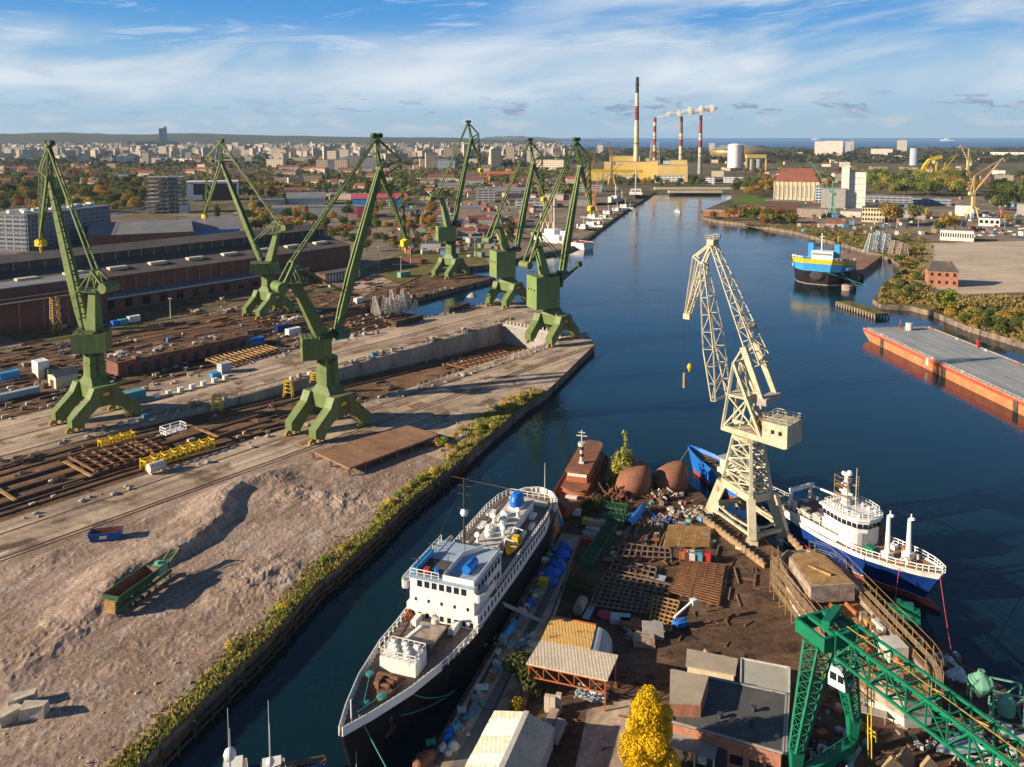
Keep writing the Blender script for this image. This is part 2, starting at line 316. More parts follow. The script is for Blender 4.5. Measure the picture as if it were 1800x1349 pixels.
def MR(s,a,b,c=0,d=1):
    r=N.new('ShaderNodeMapRange'); r.interpolation_type='SMOOTHSTEP'
    for i,v in enumerate((a,b,c,d)): r.inputs[i+1].default_value=v
    L.new(s,r.inputs[0]); return r.outputs[0]
def MX(f,a,b,bl='MIX'):
    x=N.new('ShaderNodeMix'); x.data_type='RGBA'; x.blend_type=bl
    for s,v in ((0,f),(6,a),(7,b)):
        if hasattr(v,'links'): L.new(v,x.inputs[s])
        else: x.inputs[s].default_value=v if s==0 else (*v,1)
    return x.outputs[2]
tc=N.new('ShaderNodeTexCoord'); sx=N.new('ShaderNodeSeparateXYZ'); L.new(tc.outputs['Generated'],sx.inputs[0])
az=NM('ARCTAN2',sx.outputs[0],sx.outputs[1]); el=NM('ARCSINE',sx.outputs[2])
def SN(ka,ke,tilt,scale,det=8,ro=.6,dis=.3,off=0):
    cb=N.new('ShaderNodeCombineXYZ'); L.new(NM('MULTIPLY',az,ka),cb.inputs[0]); L.new(NM('ADD',NM('MULTIPLY',el,ke),NM('MULTIPLY',az,tilt)),cb.inputs[1]); cb.inputs[2].default_value=off
    n=N.new('ShaderNodeTexNoise'); n.inputs['Scale'].default_value=scale; n.inputs['Detail'].default_value=det; n.inputs['Roughness'].default_value=ro; n.inputs['Distortion'].default_value=dis; L.new(cb.outputs[0],n.inputs['Vector']); return n.outputs['Fac']
SKYK=dict(blue=(.36,.74,1.5))
el=NM('MAXIMUM',el,0.0)
lowc=MX(MR(el,.0,.06),(4.1,6.0,7.6),(3.6,6.2,8.6)); lowc=MX(MR(el,.06,.155),lowc,(.85,3.7,8.3))
low=NM('SUBTRACT',1.0,MR(el,.2,.5)); up_=MX(1.0,sky.outputs[0],(.62,.72,.85),'MULTIPLY')
base=MX(NM('MULTIPLY',low,.88),up_,lowc)
big=SN(3.6,14,-1.4,1.0,6,.54,.5,3.1); hole=NM('MULTIPLY',MR(el,.095,.135),MR(az,.16,-.12)); hole2=NM('MULTIPLY',MR(el,.15,.2),.95)
veil=NM('MULTIPLY',MR(big,.34,.53),MR(el,.018,.06)); veil=NM('MULTIPLY',veil,NM('SUBTRACT',1.0,NM('MAXIMUM',hole,hole2))); veil=NM('MULTIPLY',veil,low)
fine=SN(9,28,-2,1.0,8,.56,.4,5.5); veil=NM('MULTIPLY',veil,MR(fine,.25,.6,.68,1.0))
streak=NM('MULTIPLY',NM('MULTIPLY',MR(SN(6,62,-3,1.0,9,.68,1.6,7.7),.52,.68),MR(el,.085,.11)),low)
cl=MX(NM('MULTIPLY',veil,.86),base,MX(MR(big,.45,.7),(6.0,7.2,8.5),(9.0,9.4,9.9))); cl=MX(NM('MULTIPLY',streak,.38),cl,(8.4,9.2,10.2))
cb1=SN(26,105,0,1.0,7,.52,.25,1.3); band=NM('MULTIPLY',MR(el,.018,.028),MR(el,.06,.036)); cb2=SN(26,105,0,1.0,7,.52,.25,1.42)
cum=NM('MULTIPLY',MR(cb1,.55,.6),NM('MULTIPLY',band,MR(az,-.3,.0,.35,1.0))); lit=MR(NM('SUBTRACT',cb1,cb2),-.03,.06)
cl=MX(NM('MULTIPLY',cum,.8),cl,MX(NM('MULTIPLY',lit,.6),(2.3,3.5,5.4),(7.2,7.1,7.4)))
pf=SN(22,60,0,1.0,7,.5,.2,9.2); puff=NM('MULTIPLY',MR(pf,.5,.62),NM('MULTIPLY',MR(el,.002,.012),MR(el,.03,.018))); cl=MX(NM('MULTIPLY',puff,.45),cl,(7.4,7.5,8.0))
p2=SN(11,34,0,1.0,7,.52,.2,4.4); puff2=NM('MULTIPLY',NM('MULTIPLY',MR(p2,.58,.66),MR(az,-.35,-.5)),NM('MULTIPLY',MR(el,.03,.05),MR(el,.1,.075))); cl=MX(NM('MULTIPLY',puff2,.7),cl,MX(MR(p2,.64,.72),(5.2,6.0,7.2),(9,9.1,9.2)))
L.new(cl,bg.inputs['Color']); bg.inputs['Strength'].default_value=.05
SC.cycles.volume_bounces=3
SC.view_settings.view_transform='Standard'; SC.view_settings.look='None'; SC.view_settings.exposure=.9; SC.view_settings.gamma=1
# ------------------------------------------------------------------ water, land
def water_mat():
    m=D.materials.new('water'); m.use_nodes=True; nt=m.node_tree; N=nt.nodes; L=nt.links; b=N['Principled BSDF']
    b.inputs['Base Color'].default_value=(.0027,.018,.027,1); b.inputs['Roughness'].default_value=.07; b.inputs['IOR'].default_value=1.33
    tc=N.new('ShaderNodeTexCoord')
    def n(sc,st,de=4):
        mp=N.new('ShaderNodeMapping'); mp.inputs['Scale'].default_value=st; L.new(tc.outputs['Object'],mp.inputs[0])
        x=N.new('ShaderNodeTexNoise'); x.inputs['Scale'].default_value=sc; x.inputs['Detail'].default_value=de; L.new(mp.outputs[0],x.inputs['Vector']); return x.outputs['Fac']
    a=n(.8,(1,.6,1),3); c=n(.05,(.6,1.4,1),4); d=n(.012,(.5,1.6,1),3)
    r=N.new('ShaderNodeMapRange'); r.inputs[1].default_value=.35; r.inputs[2].default_value=.65; r.inputs[3].default_value=.05; r.inputs[4].default_value=.3; L.new(d,r.inputs[0])
    r2=N.new('ShaderNodeMapRange'); r2.inputs[1].default_value=.4; r2.inputs[2].default_value=.66; r2.inputs[3].default_value=.05; r2.inputs[4].default_value=.17; L.new(c,r2.inputs[0]); L.new(r2.outputs[0],b.inputs['Roughness'])
    bp=N.new('ShaderNodeBump'); bp.inputs['Distance'].default_value=.35; L.new(r.outputs[0],bp.inputs['Strength']); L.new(a,bp.inputs['Height']); L.new(bp.outputs[0],b.inputs['Normal'])
    MT['water']=m
water_mat()
SA=(60,281,192,229)      # slip A hole in the water sheet: u0,u1,v0,v1
w=MB(); BIG=60000
def uvquad(u0,u1,v0,v1): w.add([W(u0,v0,0),W(u1,v0,0),W(u1,v1,0),W(u0,v1,0)],[(0,1,2,3)])
uvquad(-BIG,BIG,-BIG,192); uvquad(-BIG,BIG,229,BIG); uvquad(281,BIG,192,229); uvquad(-BIG,60,192,229)
kind(w.obj('water','water'),'structure')
def slab(name,poly,mt,z=2.5,z0=-4,wall='quay_wall'):
    m=MB(); m.prism(poly,z0,z); o=m.obj(name,mt); o.data.materials.append(MT[wall])
    for p in o.data.polygons:
        if p.normal.z<.5: p.material_index=1
    return kind(o,'structure')
def sheet(name,poly,mt,z):
    m=MB(); m.add([(p[0],p[1],z) for p in poly],[tuple(range(len(poly)))]); o=m.obj(name,mt)
    if o.data.polygons[0].normal.z<0: o.data.flip_normals()
    return kind(o,'structure')
canal=[G(x,y) for x,y in ((200,1395),(330,1265),(470,1130),(558,1030),(606,992),(669,937),(702,901),(765,848),(815,808),(878,752),(925,712),(962,687),(1045,606),(1031,584))]
cuv=[uvof(p) for p in canal]
quay1=canal+[W(281,192),W(62,192),W(-60,192),W(-60,100)]
slab('quay_near',quay1,'concrete_apron')
slab('quay_middle',[W(-60,229),W(283,229),W(283,212),W(318,222),W(326,236),W(322,262),W(-60,264)],'concrete_apron')
slab('quay_far',[W(-60,300),W(300,300),W(372,308),W(372,330),W(366,344),(W(330,346)),W(-60,346)],'rust_soil')
# ramps of the two slips
m=MB(); m.add([W(-60,192,2.42),W(95,192,2.3),W(281,192,-6.5),W(281,229,-6.5),W(95,229,2.3),W(-60,229,2.42)],[(0,1,4,5),(1,2,3,4)]); kind(m.obj('slipway_floor','ochre_soil'),'structure')
m=MB(); m.add([W(-60,264,2.38),W(120,264,2.2),W(276,264,.5),W(276,300,.5),W(120,300,2.2),W(-60,300,2.38)],[(0,1,4,5),(1,2,3,4)]); m.add([W(276,264,.5),W(276,264,-3),W(276,300,-3),W(276,300,.5)],[(0,1,2,3)]); kind(m.obj('slipway_floor','rust_soil'),'structure')
m=MB()
m.box((0,0,0),(.02,.02,.02)); m.v=[];m.f=[]
for v,s in ((228.8,1),(192.2,-1)): m.beam(W(60,v,-2.4),W(281,v,-2.4),.5,9.7)
o=m.obj('slipway_side_walls','dock_wall'); kind(o,'structure')
# lip and rails (wall copings and crane tracks)
m=MB()
for v in (174.2,175.6,186.5,233,246,): m.beam(W(-40,v,2.52),W(275 if v<200 else 315,v,2.52),.35,.12)
for v in (308,320,336): m.beam(W(-40,v,2.52),W(360,v,2.52),.35,.12)
kind(m.obj('crane_tracks','rust_dark'),'structure')
# rubble field
def sstep(x): x=max(0,min(1,x)); return x*x*(3-2*x)
crest=[uvof(G(x,y,4)) for x,y in ((545,838),(470,840),(425,848),(398,868),(388,905),(345,945),(290,975),(215,1010),(190,1045),(185,1085))]
def dseg(p,a,b):
    dx,dy=b[0]-a[0],b[1]-a[1]; t=((p[0]-a[0])*dx+(p[1]-a[1])*dy)/(dx*dx+dy*dy+1e-9); t=max(0,min(1,t)); x,y=a[0]+t*dx-p[0],a[1]+t*dy-p[1]
    return math.hypot(x,y),dx*(p[1]-a[1])-dy*(p[0]-a[0]),t
from mathutils import noise as MN
def edge_v(u):
    for a,b in zip(cuv,cuv[1:]):
        if a[0]<=u<=b[0]: return a[1]+(b[1]-a[1])*(u-a[0])/(b[0]-a[0])
    return cuv[0][1]+(u-cuv[0][0])*.3 if u<cuv[0][0] else cuv[-1][1]
def rub_h(u,v):
    best=min(((dseg((u,v),a,b)),i) for i,(a,b) in enumerate(zip(crest,crest[1:])))
    side=best[0][1]; dd=best[0][0]; k_=(best[1]+best[0][2])/(len(crest)-1)
    p=Vec((u,v,0)); n1=MN.fractal(p*.06,1,2.1,4); n2=MN.fractal(p*.33,1,2.0,4); n3=MN.noise(p*1.1)
    h=.1*n1+.08*n2+.06*n3; tp=sstep(k_/.12)*sstep((1-k_)/.1)
    if side<0: h+=tp*(1.8*(1-sstep((dd-.5)/11))+.2*(1-sstep(dd/6))*n2)   # heaped side
    else: h+=tp*(1.8*(1-sstep(dd/3.0)))
    for (px,py,hh,rr) in ((520,868,1.5,9),(600,880,1.2,10),(480,1010,1.5,10),(110,1110,1.3,9),(420,1040,1.0,8),(90,980,.7,8),(30,1170,1.2,7)):
        a=RH.get((px,py)) or RH.setdefault((px,py),uvof(G(px,py,3))); q=math.hypot(u-a[0],v-a[1]); h+=.55*hh*(1-sstep(q/rr))*(.8+.5*n2)
    f=sstep((v-edge_v(u)-1.0)/5)*sstep((172.6-v)/4)*sstep((143-u-.35*(v-140))/6)
    return 2.57+max(.04+.1*abs(n1)+.05*abs(n2),h*f+.1*f*(1+n2))
RH={}
m=MB(); du=.8; us=[14+i*du for i in range(int((150-14)/du))]; rows=[]
NV=78
for u in us:
    a=edge_v(u)+.6; rows.append([W(u,a+(173.4-a)*j/NV,rub_h(u,a+(173.4-a)*j/NV)) for j in range(NV+1)])
# only the part in front of the rust deck
m.loft(rows,cap=False)
o=m.obj('rubble_ground','rubble'); 
if o.data.polygons[10].normal.z<0: o.data.flip_normals()
kind(o,'structure')
def gz(p):
    u,v=uvof(p); return rub_h(u,v) if (14<u<143 and edge_v(u)<v<173) else 2.5
# big land
bank_l=[(740,528),(700,505),(770,474),(860,466),(905,456),(945,446),(990,440),(1022,428),(1048,408),(1075,388),(1112,362),(1140,346),(1150,338)]
bank_r=[(1290,338),(1284,350),(1230,372),(1236,382),(1262,388),(1320,394),(1400,408),(1470,426),(1528,442),(1562,452),(1585,466),(1572,486),(1548,508),(1534,526),(1548,535),(1600,538),(1640,548),(1700,573),(1800,603)]
coast=[(1880,258),(1500,259.5),(1250,260),(1040,260),(940,259),(850,258.3)]
big=[W(-400,346),W(330,346)]+[G(x,y) for x,y in bank_l[1:]]+[G(x,y) for x,y in bank_r]+[Vec((300,260,2.5)),Vec((900,100,2.5)),Vec((9000,3000,2.5))]+[G(x,y) for x,y in coast]+[Vec((-700,17000,2.5)),Vec((-16000,17000,2.5)),Vec((-16000,-500,2.5))]
slab('land',big,'land')
yard_px=[(640,1420),(740,1349),(985,930),(1012,880),(1045,853),(1090,838),(1200,842),(1232,866),(1262,900),(1420,1000),(1609,1107),(1800,1231),(1990,1360),(1500,1700),(900,1700)]
slab('yard_ground',[G(x,y) for x,y in yard_px],'yard_soil')
# pale car park, road strips and patches on the right bank
sheet('sand_yard',[G(x,y) for x,y in ((1628,428),(1800,424),(2000,420),(2100,500),(1800,514),(1690,518),(1610,500))],'pale_sand',2.52)
sheet('bank_road',[G(x,y) for x,y in ((1640,428),(1662,428),(1626,500),(1690,528),(1800,560),(2000,610),(2000,622),(1800,570),(1680,536),(1600,500))],'asphalt',2.516)
def hills():
    m=MB(); rows=[]; n=90
    for i in range(n+1):
        a=-42+ i*45/n; t=i/n; hh=[]
        rr=random.Random(i)
        top=(150-80*sstep((t-.8)/.2))*(.86+.2*MN.noise(Vec((i*.13,0,0)))+.06*MN.noise(Vec((i*.6,1,0))))
        top*=1-.35*sstep((t-.45)/.3)
        for d,k in ((8800,0),(9600,.45),(10300,.85),(11200,1.0),(13000,.9),(15000,.0)): 
            hh.append((math.sin(R(a))*d,math.cos(R(a))*d,2.4+k*top))
        rows.append(hh)
    m.loft(rows,cap=False); o=m.obj('hills','hills',smooth=True)
    if o.data.polygons[3].normal.z<0: o.data.flip_normals()
    kind(o,'structure')
mat('hills',(.045,.06,.025),(.09,.065,.03),sc=.004,bsc=.03,vary=.4,c3=(.03,.05,.022),t3=.55,rough=1,spec=0)
hills()
m=MB(); rows=[]
for i in range(41):
    a=-2.5+i*9.5/40; t=i/40; top=75*sstep(t/.1)*(1-sstep((t-.35)/.4))*(1+.4*MN.noise(Vec((i*.35,3,0))))+34*(1-sstep((t-.85)/.15))
    rows.append([(math.sin(R(a))*d,math.cos(R(a))*d,-1+k*top) for d,k in ((17200,0),(17700,.9),(18300,1),(19500,0))])
m.loft(rows,cap=False); o=m.obj('far_coast','hills',smooth=True); kind(o,'structure')
if o.data.polygons[3].normal.z<0: o.data.flip_normals()

m=MB(); rr_=random.Random(5)
for i in range(1300):
    u=rr_.uniform(20,142); v=edge_v(u)+3+abs(rr_.gauss(0,1))*16
    if v>172: continue
    s_=rr_.uniform(.06,.2)*(1.8 if rr_.random()<.05 else 1); p=W(u,v,rub_h(u,v)); m.box((p.x,p.y,p.z-.05),(s_*rr_.uniform(.8,2),s_,s_*.9),rr_.uniform(0,3),.7,.7)
tag(kind(m.obj('rubble_stones','block_pale'),'stuff'),'loose stones strewn over the rubble field','rubble')
# ------------------------------------------------------------------ cranes
def onplane(base,dv,px,py):          # survey point on the vertical plane of a jib
    d=Vec(ray(px,py)); n=Vec((-dv[1],dv[0],0)); o=Vec((0,0,CH)); t=n.dot(Vec(base)-o)/n.dot(d); return o+d*t
def kone(label,foot,dv,house,P,B,T,K,N,M,Mb,Cw,yaw,ztop_col,gauge=10.5,hz=None,arm=None):
    gm='crane_sunlit_green' if foot[0]>700 else 'crane_green'
    base=G(*foot); dv=Vec((dv[0],dv[1],0)).normalized(); lat=Vec((-dv.y,dv.x,0))
    q=lambda p:onplane(base,dv,*p)-base
    t=thing('shipyard_crane',label,'crane',base,0,'green cranes on the slipway quays')
    P_,B_,T_,K_,N_,M_,Mb_,C_=map(q,(P,B,T,K,N,M,Mb,Cw))
    # portal: splayed side frames along the rails, deep yoke across
    m=MB()
    for s in (-1,1):
        pts=[(-9.8,1.5),(-6.6,1.5),(-4.6,3.9),(-2.4,5.6),(2.4,5.6),(4.6,3.9),(6.6,1.5),(9.8,1.5),(9.8,3.9),(4.6,8.6),(3.3,11.3),(-3.3,11.3),(-4.6,8.6),(-9.8,3.9)]
        m.plate([UX*a+VX*(s*gauge/2)+Vec((0,0,z)) for a,z in pts],VX*3.0)
    for z0,z1,a,b in ((7.2,11.0,5.4,5.4),(11.0,13.4,5.4,4.3)):
        ln0=gauge-3.1 if z0<9 else gauge-1.5; ln1=gauge-3.1 if z0<9 else 4.8
        A=[UX*(i*a/2)+VX*(j*ln0/2)+Vec((0,0,z0)) for i,j in ((-1,-1),(1,-1),(1,1),(-1,1))]; Bq=[UX*(i*b/2)+VX*(j*ln1/2)+Vec((0,0,z1)) for i,j in ((-1,-1),(1,-1),(1,1),(-1,1))]
        m.add(A+Bq,[(3,2,1,0),(4,5,6,7),(0,1,5,4),(1,2,6,5),(2,3,7,6),(3,0,4,7)])
    m.obj('portal','crane_green',t)
    for s in (-1,1):
        for e in (-1,1):
            c=UX*(e*8.4)+VX*(s*gauge/2); b=MB()
            for k in (-1.5,1.5):
                b.beam(c+UX*(k-1)+Vec((0,0,.75)),c+UX*(k+1)+Vec((0,0,.75)),.7,.7)
                for w in (-.7,.7): b.tube(c+UX*(k+w)-VX*.3+Vec((0,0,.42)),c+UX*(k+w)+VX*.3+Vec((0,0,.42)),.38,n=8)
            b.beam(c+UX*-2+Vec((0,0,1.25)),c+UX*2+Vec((0,0,1.25)),.6,.5); b.obj('bogie','bogie_yellow',t)
    m=MB()
    for s in (-1,1): m.tube(M_+Vec((0,0,6))+lat*(s*.4),T_+lat*(s*.4)+Vec((0,0,1.4)),.07,n=4); m.tube(T_+lat*(s*.3)+Vec((0,0,1)),N_+lat*(s*.25),.06,n=4)
    m.obj('hoist_rope','cable',t)
    hl,hr,ht,hb=house; zt,zb=HZ(base,ht)-base.z,HZ(base,hb)-base.z
    m=MB(); m.box((0,0,13.4),(4.4,4.4,max(2,zb-12.9)),AU,.92,.92)
    for z in (17,): m.box((0,0,z),(4.9,4.9,.25),AU)
    co_=m.obj('column','crane_green',t)
    m=MB()
    for z in range(14,int(max(16,zb))): m.beam(UX*-.35-VX*2.3+Vec((0,0,z)),UX*.35-VX*2.3+Vec((0,0,z)),.09)
    for s in (-1,1): m.beam(UX*(s*.35)-VX*2.32+Vec((0,0,13.5)),UX*(s*.35)-VX*2.32+Vec((0,0,zb)),.1)
    m.obj('ladder','crane_dark',co_)
    sg=MB(); sg.beam(VX*-(gauge/2+1.53)-UX*.9+Vec((0,0,9)),VX*-(gauge/2+1.53)+UX*.9+Vec((0,0,9)),.08,.9); sg.obj('notice_board','yellow',t)
    m=MB(); m.lathe([(2.6,0),(2.6,1.2)],(0,0,zb-1.3),20); m.obj('slewing_ring','crane_dark',t)
    # machinery house
    cc=(G((hl+hr)/2,foot[1]).x-base.x); wpx=(hr-hl)/CF*base.y; a=wpx/1.32
    m=MB(); hc=Vec((cc,0,0)); m.box((hc.x,hc.y,zb),(a,a*.85,zt-zb),R(yaw)); 
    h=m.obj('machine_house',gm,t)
    r=MB(); cs=Matrix.Rotation(R(yaw),3,'Z'); r.rail([hc+cs@Vec((i*a*.48,j*a*.41,0))+Vec((0,0,zt)) for i,j in ((-1,-1),(1,-1),(1,1),(-1,1))],1.1,.06,2.2,True); r.obj('handrail','crane_dark',h)
    for k in range(3): pane(h,hc+cs@Vec((-a*.5-.01,(k-1)*a*.25,0))+Vec((0,0,zb+(zt-zb)*.55)),(.06,.9,.8),R(yaw))
    # operator cabin beside the jib
    m=MB(); c=dv*3.4+lat*-2.6+Vec((0,0,zt-.8)); m.box(c,(3.2,2.4,2.6),math.atan2(dv.y,dv.x)); cb=m.obj('cabin','teal',t)
    m=MB(); m.box(c+Vec((0,0,1.2)),(3.26,2.46,.9),math.atan2(dv.y,dv.x)); m.obj('cabin_window','glass_dark',cb)
    m=MB(); zc=zt+.1; a_=Vec((0,0,zc)); e_=Vec((P_.x,P_.y,zc)); m.beam(a_-(e_-a_).normalized()*3.2,a_+(e_-a_).normalized()*((e_-a_).length+1.4),5.0,.9)
    for s in (-1,1): m.plate([e_+lat*(s*1.5)+dv*-1.6+Vec((0,0,.4)),e_+lat*(s*1.5)+dv*1.4+Vec((0,0,.4)),P_+lat*(s*1.5)+dv*.5+Vec((0,0,.6)),P_+lat*(s*1.5)-dv*.5+Vec((0,0,.6))] if P_.z>zc+.3 else [e_+lat*(s*1.5)+dv*-1.2+Vec((0,0,-.2)),e_+lat*(s*1.5)+dv*1.2+Vec((0,0,-.2)),e_+lat*(s*1.5)+dv*.5+Vec((0,0,1.4)),e_+lat*(s*1.5)-dv*.5+Vec((0,0,1.4))],lat*.4)
    m.obj('slewing_deck','crane_dark',t)
    # leaning mast
    m=MB(); lo=Vec((Mb_.x,Mb_.y,zt-.5)) if Mb_.z>zt else Mb_
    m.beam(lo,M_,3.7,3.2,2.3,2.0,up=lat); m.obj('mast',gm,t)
    m=MB()
    top=M_+Vec((0,0,3.5))-dv*.8
    for s in (-1,1):
        a0=M_+lat*(s*1.6); m.beam(a0+dv*1.5,top+lat*(s*1.4)+Vec((0,0,2.5)),.5); m.beam(a0-dv*1.8,top+lat*(s*1.4)+Vec((0,0,2.5)),.45)
        m.beam(top+lat*(s*1.4)+Vec((0,0,2.5)),P_.lerp(B_,.22)+lat*(s*1.2),.3)
    m.beam(top+lat*1.4+Vec((0,0,2.5)),top-lat*1.4+Vec((0,0,2.5)),.4); m.beam(M_+lat*1.6-dv*1.8,M_-lat*1.6-dv*1.8,.4)
    pf=MB(); pf.box(M_-Vec((0,0,.3)),(6.4,5.2,.3),math.atan2(dv.y,dv.x))
    pf.rail([M_+dv*(i*3.1)+lat*(j*2.5) for i,j in ((-1,-1),(1,-1),(1,1),(-1,1))],1.1,.05,2,True); pf.obj('platform','crane_dark',t)
    m.obj('top_frame','crane_green',t)
    m=MB()
    for s in (-1,1): m.beam(C_+lat*(s*1.9),top+lat*(s*1.4)+Vec((0,0,2.2)),.7,.5); m.beam(C_+lat*(s*1.9),M_+lat*(s*1.2),.5)
    cw=m.obj('counterweight_arm','crane_green',t)
    m=MB(); m.tube(C_-lat*2.8,C_+lat*2.8,1.5,n=14); m.obj('counterweight','crane_green',cw)
    # boom: two girders with cross members
    m=MB(); ax=(B_-P_).normalized(); nrm=ax.cross(lat).normalized()
    st=[(0,.5,1.1),(.12,.9,1.35),(.35,1.15,1.35),(.7,.85,1.05),(1,.42,.7)]
    for s in (-1,1):
        secs=[]
        for f,dp,w in st:
            c=P_.lerp(B_,f)+lat*(s*w*.72); secs.append([c+nrm*dp+lat*.33,c+nrm*dp-lat*.33,c-nrm*dp-lat*.33,c-nrm*dp+lat*.33])
        m.loft(secs,True)
    for k in range(1,14):
        f=k/14; c=P_.lerp(B_,f); w=1.5-.5*f; m.beam(c-lat*w+nrm*.3,c+lat*w+nrm*.3,.35)
        if k<13: c2=P_.lerp(B_,(k+1)/14); m.beam(c-lat*w-nrm*.3,c2+lat*w-nrm*.3,.22)
    bo=m.obj('boom','crane_green',t)
    l=MB(); l.beam(P_+nrm*-1.6,B_+nrm*-1.2,.5,.1); 
    for k in range(20): c=P_.lerp(B_,k/20)-nrm*(1.6-.4*k/20); l.beam(c-lat*.3,c+lat*.3-ax*.05+Vec((0,0,1)),.07)
    l.obj('ladder','crane_dark',bo)
    m=MB()
    for s in (-1,1): m.beam(M_+Vec((0,0,5.8))-dv*.8+lat*(s*.9),T_+lat*(s*.45),.4,.55,.32,.45)
    for k in range(1,12): c=(M_+Vec((0,0,5.8))-dv*.8).lerp(T_,k/12); w=.9-.45*k/12; m.beam(c-lat*w,c+lat*w,.25)
    m.obj('tie_beam','crane_green',t)
    # fly jib
    m=MB()
    for s in (-1,1):
        e=lat*(s*.9); 
        m.beam(B_+e,T_+e*.4,.55); m.beam(T_+e*.4,K_+e*.5,.4); m.beam(B_+e,K_+e*.5,.35); m.beam(K_+e*.5,N_+e*.35,.4); m.beam(B_+e,N_+e*.35,.6,.7,.4); 
        n_=8
        for k in range(1,n_):
            a=B_.lerp(N_,k/n_); b=K_.lerp(N_,(k-.5)/n_); m.beam(a+e*.6,b+e*.4,.22)
        m.beam(B_+e,B_.lerp(T_,.5)-e*.5,.25)
    m.beam(B_-lat*1.5,B_+lat*1.5,.8); m.beam(T_-lat*1.0,T_+lat*1.0,.9)
    for k in range(1,9): a=B_.lerp(N_,k/9); w=.85-.5*k/9; m.beam(a-lat*w,a+lat*w,.22)
    fj=m.obj('fly_jib','crane_green',t)
    m=MB(); 
    for s in (-1,1): m.tube(T_-lat*.9+dv*(s*.9)+Vec((0,0,.7)),T_+lat*.9+dv*(s*.9)+Vec((0,0,.7)),.75,n=12)
    m.obj('pulley','crane_dark',fj)
    m=MB(); m.box(N_-Vec((0,0,2.2)),(2.6,2.0,1.8),math.atan2(dv.y,dv.x)); m.tube(N_-Vec((0,0,2.4)),N_-Vec((0,0,4.2)),.5,.25); m.tube(N_+lat*.3,N_+lat*.3-Vec((0,0,1)),.15)
    m.tube(N_-lat*1.2-Vec((0,0,.9)),N_+lat*1.2-Vec((0,0,.9)),.9,n=10)
    m.obj('hook_block','yellow',t)
    if arm:
        A=q(arm); m=MB(); s0=Vec((dv.x*2,dv.y*2,zt-4)); m.beam(s0,A,1.3,1.3,.8); m.box(A-Vec((0,0,.4)),(2.2,2.2,2),AU); m.obj('service_boom','crane_dark',t)
    return t
kone('green crane nearest the canal with its jib raised to the right, beside the rust deck',(578,756),(.8,.6),(525,592,590,628),(592,580),(667,296),(662,243),(703,281),(713,420),(518,498),(566,592),(491,505),20,0)
kone('green crane furthest left, jib swung to the left over the brick shed',(170,738),(-.95,.3),(131,205,583,616),(148,578),(87,312),(85,256),(71,300),(71,420),(166,510),(166,584),(192,505),12,0)
kone('green crane in the shade of the long brick shed, jib swung left',(473,553),(-.9,.45),(436,500,461,480),(462,466),(389,285),(388,250),(366,274),(360,376),(487,410),(474,460),(505,400),18,0)
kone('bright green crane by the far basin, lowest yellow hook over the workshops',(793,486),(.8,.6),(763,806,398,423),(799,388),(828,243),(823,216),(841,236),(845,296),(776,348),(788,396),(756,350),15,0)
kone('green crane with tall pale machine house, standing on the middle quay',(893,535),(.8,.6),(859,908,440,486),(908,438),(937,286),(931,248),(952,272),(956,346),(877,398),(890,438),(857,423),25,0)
kone('green crane at the very tip of the near quay beside open water',(971,599),(.8,.6),(924,985,484,540),(984,505),(1019,292),(1013,248),(1036,278),(1039,362),(946,432),(958,482),(924,466),25,0,arm=(1017,467))
